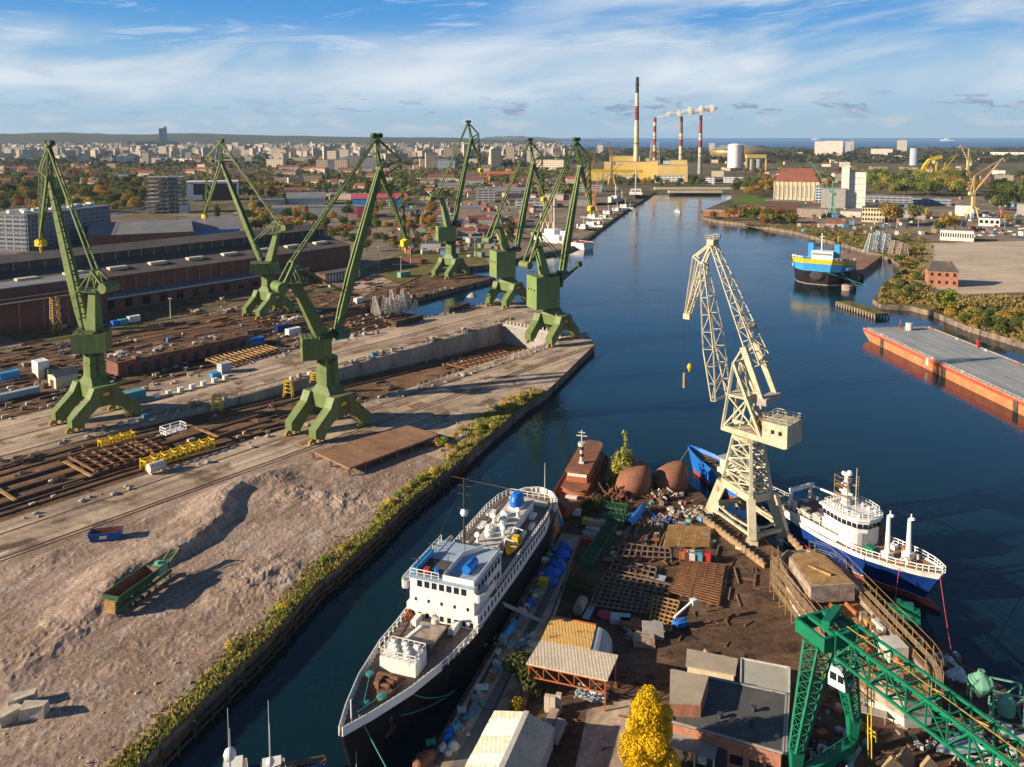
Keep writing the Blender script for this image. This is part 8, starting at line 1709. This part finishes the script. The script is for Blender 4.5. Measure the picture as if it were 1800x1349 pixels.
# city landmarks left
t,w,h,wh=bld('glass_tower','blue glass skyscraper above the wooded hills','' or 281,294,226,262,40,'facade_glass','roof_grey_sheet',color=(.16,.26,.34)); m=MB(); m.box((w*.28,0,h),(w*.4,20,14)); m.obj('crown_block','facade_glass',t).children
t.children[-1].color=(.2,.3,.38,1)
for l,r,tp,b,lb,c,f in ((240,281,249,262,'dark glass block left of the skyscraper',(.12,.18,.24),'facade_glass'),(294,312,248,261,'dark glass block right of the skyscraper',(.14,.2,.25),'facade_glass'),(224,231,248,264,'orange topped tower left of the skyscraper',(.55,.25,.12),'facade_any'),(206,235,275,292,'white square apartment block above the park',(.78,.74,.66),'facade_any'),(37,54,272,287,'white apartment block at the far left',(.78,.75,.68),'facade_any'),(576,588,282,302,'beige apartment tower between the crane jibs, left',(.66,.56,.42),'facade_any'),(607,636,276,298,'wide beige apartment block between the crane jibs',(.68,.6,.48),'facade_any'),(637,662,280,300,'grey apartment block behind the nearest crane tip',(.6,.56,.5),'facade_any'),(726,740,280,292,'yellow house block left of the bright green crane',(.62,.45,.15),'facade_any'),(768,800,283,300,'pale blue office left of the bright green crane',(.55,.62,.68),'facade_strip')):
    bld('city_block',lb,l,r,tp,b,24,f,'roof_grey_sheet',color=c)
# museum, unfinished tower, scaffolded office
t,w,h,wh=bld('museum','white framed dark glass museum block, left of the shaded crane','' or 332,418,320,353,30,'glass_dark','white_paint'); 
m=MB(); m.box((-w/2+4,-15.5,0),(8,1.6,h)); m.box((w/2-1.2,-15.5,0),(2.4,1.6,h)); m.box((0,-15.5,h-2.2),(w,1.6,2.4)); m.box((-w/2+12,-15.6,1),(14,1,7)); m.obj('white_frame','white_paint',t)
p,w=px_box(251,318,376); h=HZ(p,313)-p.z; t=thing('unfinished_tower','unfinished concrete tower of stacked bare floor slabs','building',p+Vec((0,14,0)),.25); n=9
for k in range(n): m=MB(); m.box((0,0,3+k*(h-3)/(n-1)),(w*(.92 if k>2 else 1.05),24,.7)); m.obj('floor_slab','grey_concrete',t)
for i in range(6):
    for j in range(3): m=MB(); m.box((-w*.42+i*w*.84/5,-10+j*10,0),(.8,.8,h)); m.obj('column','grey_concrete',t)
m=MB(); m.box((w*.15,3,0),(8,8,h+2)); m.obj('lift_core','grey_concrete',t); m=MB(); m.box((w*.45,-2,0),(9,20,9)); m.obj('side_wing','container_grey',t)
def scaff_office():
    a=G(48,442); b=G(196,418); h=HZ(a,378)-2.5; d=b-a; L=d.length; t=thing('scaffolded_office','long office building under scaffolding with pale roof plant, far left','building',a,math.atan2(d.y,d.x)); D_=26
    m=MB(); m.box((L/2,D_/2,0),(L,D_,h)); o=m.obj('wall','facade_strip',t); o.color=(.22,.225,.25,1)
    m=MB(); m.box((L/2,D_/2,h),(L+1,D_+1,.5)); ro=m.obj('roof','roof_grey_sheet',t)
    for k in range(16): m=MB(); m.box((3+k*L/16.5,D_*U(.2,.8),h+.5),(U(3,6),U(2,5),U(1.2,2.6))); m.obj('roof_plant','white_paint',ro)
    m=MB()
    for e in (-1.3,):
        for k in range(int(L/3.2)+1): m.beam((k*3.2,e,0),(k*3.2,e,h+1),.2)
        for z in range(1,int(h/2.6)+2): m.beam((0,e,z*2.6-1),(L,e,z*2.6-1),.12); m.box((L/2,-.6,z*2.6-2),(L,1.0,.1))
    for k in range(9): m.beam((-1.3,k*3.2,0),(-1.3,k*3.2,h+1),.12)
    for z in range(1,int(h/2.6)+2): m.beam((-1.3,0,z*2.6-1),(-1.3,26,z*2.6-1),.12)
    m.obj('scaffold','container_grey',t)
scaff_office()
# mid-distance sheds
for l,r,tp,b,dp,wm,rm,rf,rh,lb,c in ((505,572,340,362,40,'dirty_white','roof_grey_sheet','gable',6,'white gabled warehouse left of the nearest crane jib',None),(618,716,342,362,28,'sky_blue','pink','gable',5,'blue warehouse with pink roof behind the nearest crane',None),(532,628,364,382,22,'plaster_white','roof_grey_sheet','flat',0,'white and pink low workshop behind the shaded crane',None),(628,640,364,384,20,'pink','roof_grey_sheet','flat',0,'pink end block of the low workshop',None),(480,530,362,378,18,'container_grey','roof_grey_sheet','arch',3,'arched grey shed left of the low workshop',None),(455,505,352,365,20,'container_grey','roof_grey_sheet','flat',0,'flat grey shed left of the white gabled warehouse',None),
  (165,335,395,432,60,'brick_dark','roof_grey_sheet','gable',7,'wide ridged grey shed roof behind the brick hall, left',None),(320,420,385,420,40,'sky_blue','roof_grey_sheet','gable',9,'steep grey shed with blue gable behind the brick hall',None),(835,870,333,356,22,'facade_strip','roof_grey_sheet','flat',0,'grey workshop behind the far basin cranes',(.4,.38,.35)),(800,845,366,384,26,'pale_rust','roof_grey_sheet','flat',0,'pale low workshop right of the bright green crane',None),(760,800,382,398,20,'grey_concrete','roof_grey_sheet','gable',3,'grey gabled workshop left behind the bright green crane',None),
  (700,745,372,388,20,'facade_any','roof_felt','flat',0,'pale workshop at the base of the hanging hook',(.6,.58,.5)),(860,900,378,392,18,'grey_concrete','roof_grey_sheet','flat',0,'grey workshop between the two far jibs',None),(905,960,352,366,18,'facade_strip','roof_grey_sheet','flat',0,'long low riverside workshop behind the white ship',(.5,.5,.5)),(740,775,428,440,12,'plaster_white','roof_felt','flat',0,'white low house left of the bright green crane base',None),(1000,1045,352,362,16,'grey_concrete','roof_grey_sheet','flat',0,'grey riverside shed above the moored tugs',None),(690,740,455,466,8,'facade_any','roof_red','gable',3,'cottage with red roof on the waste ground',(.6,.55,.5)),(655,690,350,366,14,'facade_any','roof_felt','flat',0,'pale flat building left of the poplar',(.6,.6,.58)),(500,540,330,345,16,'facade_any','roof_red','gable',4,'red roofed house row behind the white warehouse',(.6,.5,.4)),(870,935,330,345,22,'facade_strip','roof_grey_sheet','gable',5,'brown assembly hall behind the orange gantry',(.3,.26,.22)),(1010,1060,326,338,22,'facade_strip','roof_grey_sheet','flat',0,'low quay shed under the rust coloured crane',(.45,.42,.4)),(770,820,322,336,18,'facade_strip','roof_grey_sheet','gable',4,'pale warehouse behind the bright green crane mast',(.62,.62,.62)),(820,850,318,330,18,'facade_any','roof_grey_sheet','flat',0,'small pale block right of the bright green boom',(.6,.58,.55))):
    bld('workshop_shed',lb,l,r,tp,b,dp,wm,rm,rf,rh=rh,color=c)
# town houses and blocks as individuals
def town():
    cols=[(.52,.44,.33),(.48,.37,.26),(.54,.48,.38),(.42,.33,.25),(.5,.36,.2),(.44,.39,.33),(.56,.5,.4),(.38,.26,.18)]
    P={}
    for k,(w,d,h,rt) in enumerate(((34,14,16,'flat'),(60,14,17,'flat'),(22,18,34,'flat'),(30,13,11,'gable'),(52,14,12,'gable'),(46,26,9,'flat'),(15,12,9,'gable'))):
        m=MB(); m.box((0,0,0),(w,d,h)); me=D.meshes.new('wall'); me.from_pydata(m.v,[],m.f); me.materials.append(MT['facade_any'])
        m=MB()
        if rt=='flat': m.box((0,0,h),(w+.4,d+.4,.6)); m.box((w*.2,0,h+.6),(4,4,2.4))
        else: m.loft([[(-w/2-.5,-d/2-.5,h),(-w/2-.5,0,h+5),(-w/2-.5,d/2+.5,h)],[(w/2+.5,-d/2-.5,h),(w/2+.5,0,h+5),(w/2+.5,d/2+.5,h)]],cap=False); m.add([(-w/2,-d/2,h),(-w/2,0,h+5),(-w/2,d/2,h)],[(0,1,2)]); m.add([(w/2,-d/2,h),(w/2,0,h+5),(w/2,d/2,h)],[(2,1,0)])
        re=D.meshes.new('roof'); re.from_pydata(m.v,[],m.f); re.materials.append(MT['roof_red' if rt=='gable' else 'roof_grey_sheet']); P[k]=(me,re)
    def house(k,p,lb,gp,c,s=1,yaw=None):
        t=thing('town_house' if k in (3,4,6) else 'apartment_block',lb,'house' if k in (3,4,6) else 'building',p,U(-.5,.5) if yaw is None else yaw,gp); t.scale=(s*U(.8,1.2),s*U(.9,1.2),s*U(.8,1.25))
        for nm,me in zip(('wall','roof'),P[k]): o=D.objects.new(nm,me); COL.objects.link(o); o.parent=t; o.color=(*c,1)
    for i in range(130):
        px=U(-10,1000); py=262+ (rnd.random()**1.2)*30; house(rnd.choice((0,1,2,5,0,1)),G(px,py),'pale apartment block in the far town below the hills','apartment blocks of the far town',jit(rnd.choice(cols[:1]+cols[2:3]+cols[5:7])),.95)
    for i in range(34):
        px=U(470,1000); py=U(270,300); house(rnd.choice((2,1,2,0)),G(px,py),'larger cream housing block of the far town','larger cream blocks of the far town',jit(rnd.choice(cols[:3])),1.35)
    for i in range(90):
        px=U(-10,900); py=U(284,330); house(rnd.choice((3,4,6,3,4,0)),G(px,py),'red roofed house in the nearer town','red roofed houses of the nearer town',jit(rnd.choice(cols)),.8)
    for i in range(46):
        px=U(520,1050); py=U(318,352); house(rnd.choice((5,3,5,6)),G(px,py),'low works building between the town and the river','low works buildings by the river',jit(rnd.choice(cols)),.7)
    for i in range(60):
        px=U(1240,1810); py=U(268,322); house(rnd.choice((5,3,6,5,0)),G(px,py),'low house or store between the right bank and the sea','low buildings of the right bank',jit(rnd.choice(cols)),.75)
    for i in range(95):
        px=U(700,1045); py=U(328,438)
        if px>860+(470-py)*1.4-20: continue
        house(rnd.choice((5,3,5,6,4)),G(px,py),'weathered workshop in the crowded yards behind the far basin','workshops behind the far basin',jit(rnd.choice([(.3,.2,.13),(.22,.17,.13),(.38,.3,.22),(.2,.2,.2),(.45,.4,.33),(.28,.13,.08)])),.42)
    # the rest of the far town, too many and small to tell apart
    m=MB(); rr=random.Random(21)
    for i in range(2600):
        px=rr.uniform(-60,1010); py=258.5+rr.random()**1.6*22; p=G(px,py); m.box((p.x,p.y,2.5),(rr.uniform(10,44),rr.uniform(10,18),rr.choice((8,10,12,14,16,20,34,40))*rr.uniform(.8,1.1)),rr.uniform(-.6,.6))
    o=m.obj('distant_town','facade_any'); o.color=(.5,.43,.33,1); tag(kind(o,'stuff'),'dense distant town of pale blocks below the hills','town')
town()
scatter('yard_clutter','small crate or steel piece in the crowded yards behind the far basin','crate','painted_any',crate,[G(x,y) for x,y in ((U(690,1000),U(345,455)) for _ in range(420)) if x<860+(470-y)*1.2-20][:190],'clutter of the yards behind the far basin',(0,6.28),(1,3.2),[(.4,.32,.24),(.25,.15,.1),(.5,.47,.42),(.1,.2,.35),(.3,.12,.07),(.2,.2,.2),(.12,.22,.14)])
scatter('yard_clutter','small crate or vehicle on the storage yards of the right bank','crate','painted_any',crate,[G(x,y) for x,y in ((U(1400,1800),U(350,415)) for _ in range(400)) if inland(x,y)][:150],'clutter of the right bank yards',(0,6.28),(1,3.0),[(.45,.38,.3),(.6,.58,.54),(.1,.25,.42),(.35,.12,.07),(.2,.2,.2),(.3,.22,.14)])
# ------------------------------------------------------------------ far cranes
def portal_crane(name,label,px,base,top,mt,jx,jy,head=None,legs=True,w=None,grp=None):
    p=G(px,base); k=p.y/CF; h=HZ(p,top)-p.z; w=w or max(5,h*.16); t=thing(name,label,'crane',p,0,grp)
    jt=Vec(((jx-px)*k,0,HZ(p,jy)-p.z)); hz=h*.55; m=MB()
    for i in (-1,1):
        for j in (-1,1): m.beam((i*w*.6,j*w*.6,0),(i*w*.28,j*w*.28,hz*.5),w*.14)
    m.beam((0,0,hz*.45),(0,0,hz),w*.4); m.obj('portal',mt,t)
    m=MB(); m.box((-w*.25*(1 if jt.x>0 else -1),0,hz),(w*.8,w*.6,w*.5)); m.obj('machine_house',mt,t)
    m=MB(); m.beam((0,0,hz+w*.3),(0,0,h),w*.16); m.beam((-w*.5*(1 if jt.x>0 else -1),0,hz+w*.4),(0,0,h),w*.1); m.obj('mast',mt,t)
    m=MB(); m.beam((0,0,hz+w*.3),jt,w*.2,w*.2,w*.1); m.beam((0,0,h),jt,w*.06); m.beam(jt,jt+Vec((w*.35*(1 if jt.x>0 else -1),0,-w*.5)),w*.12); m.obj('jib',mt,t)
    return t
mat('crane_cream',(.55,.44,.2),None,vary=.1,rough=.6); mat('crane_rust',(.38,.2,.1),None,vary=.15,rough=.7); mat('crane_orange',(.6,.2,.05),None,vary=.1,rough=.6)
portal_crane('portal_crane','rust coloured portal crane by the power station',1075,325,262,'crane_rust',1068,250); portal_crane('portal_crane','pale orange crane between the river ships and the town',1035,345,290,'crane_rust',1048,262); portal_crane('portal_crane','small green and yellow crane on the left river bank',1060,338,303,'teal',1092,288)
portal_crane('portal_crane','cream jib crane over the white and red ship',968,408,345,'crane_cream',985,318); portal_crane('portal_crane','second cream crane left of the white and red ship',958,405,352,'crane_cream',942,325); portal_crane('portal_crane','orange lattice crane beside the moored tugs',1045,372,335,'crane_orange',1052,312)
portal_crane('portal_crane','slim green crane between the granary and the white silo',1462,376,318,'pale_green',1422,284); portal_crane('portal_crane','tall ochre jib crane on the right bank, jib rising to the right',1709,384,310,'crane_cream',1757,278); portal_crane('portal_crane','yellow portal crane with bell shaped head near the right edge',1700,318,262,'crane_cream',1686,256); portal_crane('portal_crane','yellow crane with a short jib, left of the bell headed crane',1660,316,285,'yellow',1680,272)
p=G(1638,316); t=thing('gantry_bridge','bright yellow curved unloading gantry on the right bank','crane',p); k=p.y/CF; m=MB()
pts=[(-26,0,0),(-24,0,10*k/1),(-6,0,22*k)]; 
P=[Vec(((x-1638)*k,0,HZ(p,y)-p.z)) for x,y in ((1605,312),(1608,302),(1622,300),(1624,292),(1632,282),(1645,278),(1654,276))]
for a,b in zip(P,P[1:]): m.beam(a,b,6)
for x in (1622,1634,1645): a=Vec(((x-1638)*k,0,0)); m.beam(a,a+Vec((0,0,HZ(p,284 if x>1625 else 300)-p.z)),3)
m.obj('frame','yellow',t)
p=G(878,330); k=p.y/CF; t=thing('gantry_bridge','long orange gantry crane in the shipyard behind the far jibs','crane',p); m=MB(); hh=HZ(p,304)-p.z; m.beam((-30*k,0,hh),(28*k,0,hh),5,4)
for x in (-24,-20,20,24): m.beam((x*k,0,0),(x*.93*k,0,hh),1.6)
m.obj('frame','crane_orange',t)
for px,b,tp,lb in ((1340,331,240,0),):
    pass
for px,base,top,lb in ((1588,268,236,'thin tower crane over the beige tower block'),(1497,272,238,'thin tower crane over the grey apartment tower')):
    p=G(px,base); k=p.y/CF; h=HZ(p,top+7)-p.z; t=thing('tower_crane',lb,'crane',p); m=MB(); m.beam((0,0,0),(0,0,h),2); m.obj('mast','crane_cream',t); m=MB(); m.beam((-8*k,0,h),(14*k,0,h),1.6); m.obj('jib','crane_cream',t)
# lattice steel frames on the right bank
for i,(px,b,h_) in enumerate(((1530,442,13),(1545,441,14),(1556,443,13),(1572,448,10),(1585,450,9))): p=G(px,b); m=MB(); m.lattice((0,0,0),(1.0,0,h_),7,3,4,.45,.25); o=m.obj('steel_structure','container_grey' if i<3 else 'pale_rust'); o.location=p; tag(o,('tall grey open steel frame standing at the right bank inlet' if i<3 else 'low rusty open steel frame standing at the right bank inlet'),'steel frame','grey steel frames at the inlet' if i<3 else 'rusty steel frames at the inlet')
# timber jetties by the barge ship
def jetty(label,a,b,w,n):
    a,b=G(*a,2.2),G(*b,2.2); a.z=b.z=0; t=thing('timber_jetty',label,'jetty',a); d=b-a; u=d.normalized(); nn=Vec((-u.y,u.x,0)); m=MB(); m.beam(Vec((0,0,2.0)),d+Vec((0,0,2.0)),w,.5); m.obj('deck','dry_grass',t); m=MB()
    for s in (-1,1): m.beam(nn*(s*w/2)+Vec((0,0,1.2)),d+nn*(s*w/2)+Vec((0,0,1.2)),.35,.5)
    m.obj('waling','timber_dark',t)
    for i in range(n+1):
        for s in (-1,1): p=d*(i/n)+nn*(s*w/2*1.05); m=MB(); m.tube((p.x,p.y,-2),(p.x,p.y,2.2),.4,n=7); m.obj('pile','pale_rust',t)
jetty('overgrown timber jetty pointing left, by the black and blue ship',(1482,530),(1550,552),7,14); jetty('timber walkway on thin piles joining the jetty to the bank',(1556,534),(1625,538),4,13)
for px,py,lb in ((1503,492,'squat concrete and timber dolphin at the ship bow'),(1489,510,'small round mooring dolphin nearer the jetty')): t=thing('mooring_dolphin',lb,'dolphin',(*G(px,py,0)[:2],0)); m=MB(); m.lathe([(3,-1),(3,2.6),(2.4,3.0)],n=12); m.obj('cap','pale_rust',t); m=MB(); m.box((2.5,1,-1),(4,5,4)); m.obj('fender','timber_dark',t)
# ------------------------------------------------------------------ far vessels
def far_ship(name,label,px,py,L,yaw,hullm,wm='white_paint',upm=None,Bm=None,mast_h=None):
    p=G(px,py,0); t=thing(name,label,'ship',(p.x,p.y,0),yaw); B=Bm or L*.2
    yd=[(0,B*.42),(.1,B*.5),(.75,B*.5),(.92,B*.3),(1,.3)]; yw=[(0,B*.35),(.1,B*.48),(.7,B*.45),(.9,B*.2),(1,.15)]; z=L*.07+.8; zd=[(0,z),(.6,z*.95),(1,z*1.5)]
    o=hull_part('hull',hullm,t,L,yd,yw,zd,L*.04,lambda q:-.4,lambda q:q,n=14); o.location=(-L/2,0,0); o=deck_part('deck',upm or 'deck_brown',t,L,yd,zd,L*.04,-.2,n=10); o.location=(-L/2,0,0)
    m=MB(); m.box((L*.08,0,z*.9),(L*.3,B*.8,L*.07)); m.box((L*.12,0,z*.9+L*.07),(L*.18,B*.65,L*.06)); m.box((-L*.1,0,z*.9),(L*.1,B*.4,L*.12)); h=m.obj('superstructure',wm,t)
    m=MB(); m.box((L*.21+.05,0,z*.9+L*.085),(.2,B*.55,L*.025)); m.obj('window','glass_dark',h)
    m=MB(); q=mast_h or L*.35; m.tube((L*.1,0,z),(L*.1,0,z+q),L*.012); m.beam((L*.1,-B*.25,z+q*.8),(L*.1,B*.25,z+q*.8),L*.01); m.tube((L*.35,0,z),(L*.35,0,z+q*.6),L*.01); m.obj('mast','dirty_white',t)
    return t
far_ship('ferry','white ship with orange stripe and blue keel, behind the crane at the quay tip',984,432,62,2.3,'white_paint','white_paint','oxide',14,32); far_ship('floating_pontoon','orange dredging pontoon beside the white ship',1006,436,26,2.6,'oxide','pale_rust')
for px,py,L,hm,lb in ((1022,408,34,'hull_black','broad grey work ship, first of the moored row up the river'),(1038,402,30,'white_paint','white tug with yellow deck gear, second in the moored row'),(1050,398,22,'hull_black','small black tug at the outside of the moored row'),(1040,388,30,'white_paint','white ship behind the tugs in the moored row')): far_ship('work_ship',lb,px,py,L,-.9,hm,'white_paint' if hm!='hull_black' else 'dirty_white')
for px,py,L,hm,lb in ((1060,388,26,'container_grey','grey work boat fifth along the moored row'),(1066,381,30,'stack_dark','dark work boat sixth along the moored row'),(1082,375,28,'hull_blue','blue hulled boat near the end of the moored row'),(1096,369,30,'container_grey','grey boat before the floating dock')): far_ship('work_ship',lb,px,py,L,-.9,hm,'dirty_white')
far_ship('work_ship','long dark ship moored below the rust coloured crane',1078,362,60,.9,'hull_black','dirty_white'); far_ship('offshore_ship','large grey white ship with green deck in the floating dock',1118,350,70,-1.75,'stack_dark','white_paint','dark_green_steel',22,40)
far_ship('patrol_boat','small white boat sailing up the middle of the river',1191,374,20,-1.5,'container_grey','dirty_white'); far_ship('cargo_ship','white cargo ship far out on the sea',1665,248.2,320,3.0,'white_paint','white_paint'); far_ship('cargo_ship','smaller white ship at the sea horizon, left of the tower blocks',1434,246.4,300,3.0,'white_paint','white_paint')
for px,py,l in ((1262,376,'low brick landing on the river point'),): bld('landing_stage',l,1236,1300,372,381,14,'brick','concrete_apron')
# parked vehicles beyond the works
cols=[(.6,.6,.6),(.05,.05,.06),(.4,.05,.04),(.08,.15,.35),(.7,.7,.68)]
src=None
for i in range(44):
    px,py=(U(1690,1800),U(398,420)) if i%2 else (U(400,560),U(375,392)); p=G(px,py)
    if src is None:
        src=thing('parked_car','parked car on the open ground beyond the works','car',p,0,'parked cars beyond the works'); m=MB(); m.box((0,0,.3),(4.3,1.8,.6)); m.box((-.2,0,.9),(2.3,1.6,.6),0,.75,.9); o=m.obj('body','painted_any',src); o.color=(.6,.6,.6,1); m=MB(); m.box((-.2,0,.95),(2.35,1.62,.38),0,.82,.93); m.obj('window','glass_dark',src)
        for x in (-1.4,1.4):
            for y in (-.85,.85): m=MB(); m.tube((x,y-.1,.32),(x,y+.1,.32),.32,n=8); m.obj('wheel','stack_dark',src)
    else: dup(src,p,U(0,6.28),color=(*rnd.choice(cols),1))
# elevated road and poles at the far left
p=G(-10,392); t=thing('viaduct','grey elevated road at the far left edge','bridge',p); q=G(47,380); m=MB(); d=q-p; m.beam((0,0,8),d+Vec((0,0,8)),9,1.2); m.obj('deck','grey_concrete',t)
for k in range(4): c=d*(k/3.2); m=MB(); m.box((c.x,c.y,0),(1.6,3,8)); m.obj('pier','grey_concrete',t)
for i in range(26): p=G(140+i*5.0 if i<18 else 1500+(i-18)*38,382-i*1.4 if i<18 else 402); t=thing('street_lamp','thin grey lamp post along the curving road' if i<18 else 'thin post on the right bank','lamp post',p,0,'street lamps of the curving road' if i<18 else 'posts of the right bank'); m=MB(); m.tube((0,0,0),(0,0,9),.2,n=5); m.obj('pole','container_grey',t); m=MB(); m.box((.6,0,8.9),(1.6,.3,.2)); m.obj('lamp_head','container_grey',t)
# ------------------------------------------------------------------ air
def haze():
    m=D.materials.new('haze'); m.use_nodes=True; nt=m.node_tree; nt.nodes.remove(nt.nodes['Principled BSDF']); v=nt.nodes.new('ShaderNodeVolumePrincipled'); v.inputs['Color'].default_value=(.55,.75,.98,1); v.inputs['Density'].default_value=3.0e-5; v.inputs['Anisotropy'].default_value=.1; nt.links.new(v.outputs[0],nt.nodes['Material Output'].inputs['Volume']); MT['haze']=m
    b=MB(); b.box((0,9000,-13),(62000,22000,280)); kind(b.obj('haze','haze'),'stuff')
haze()
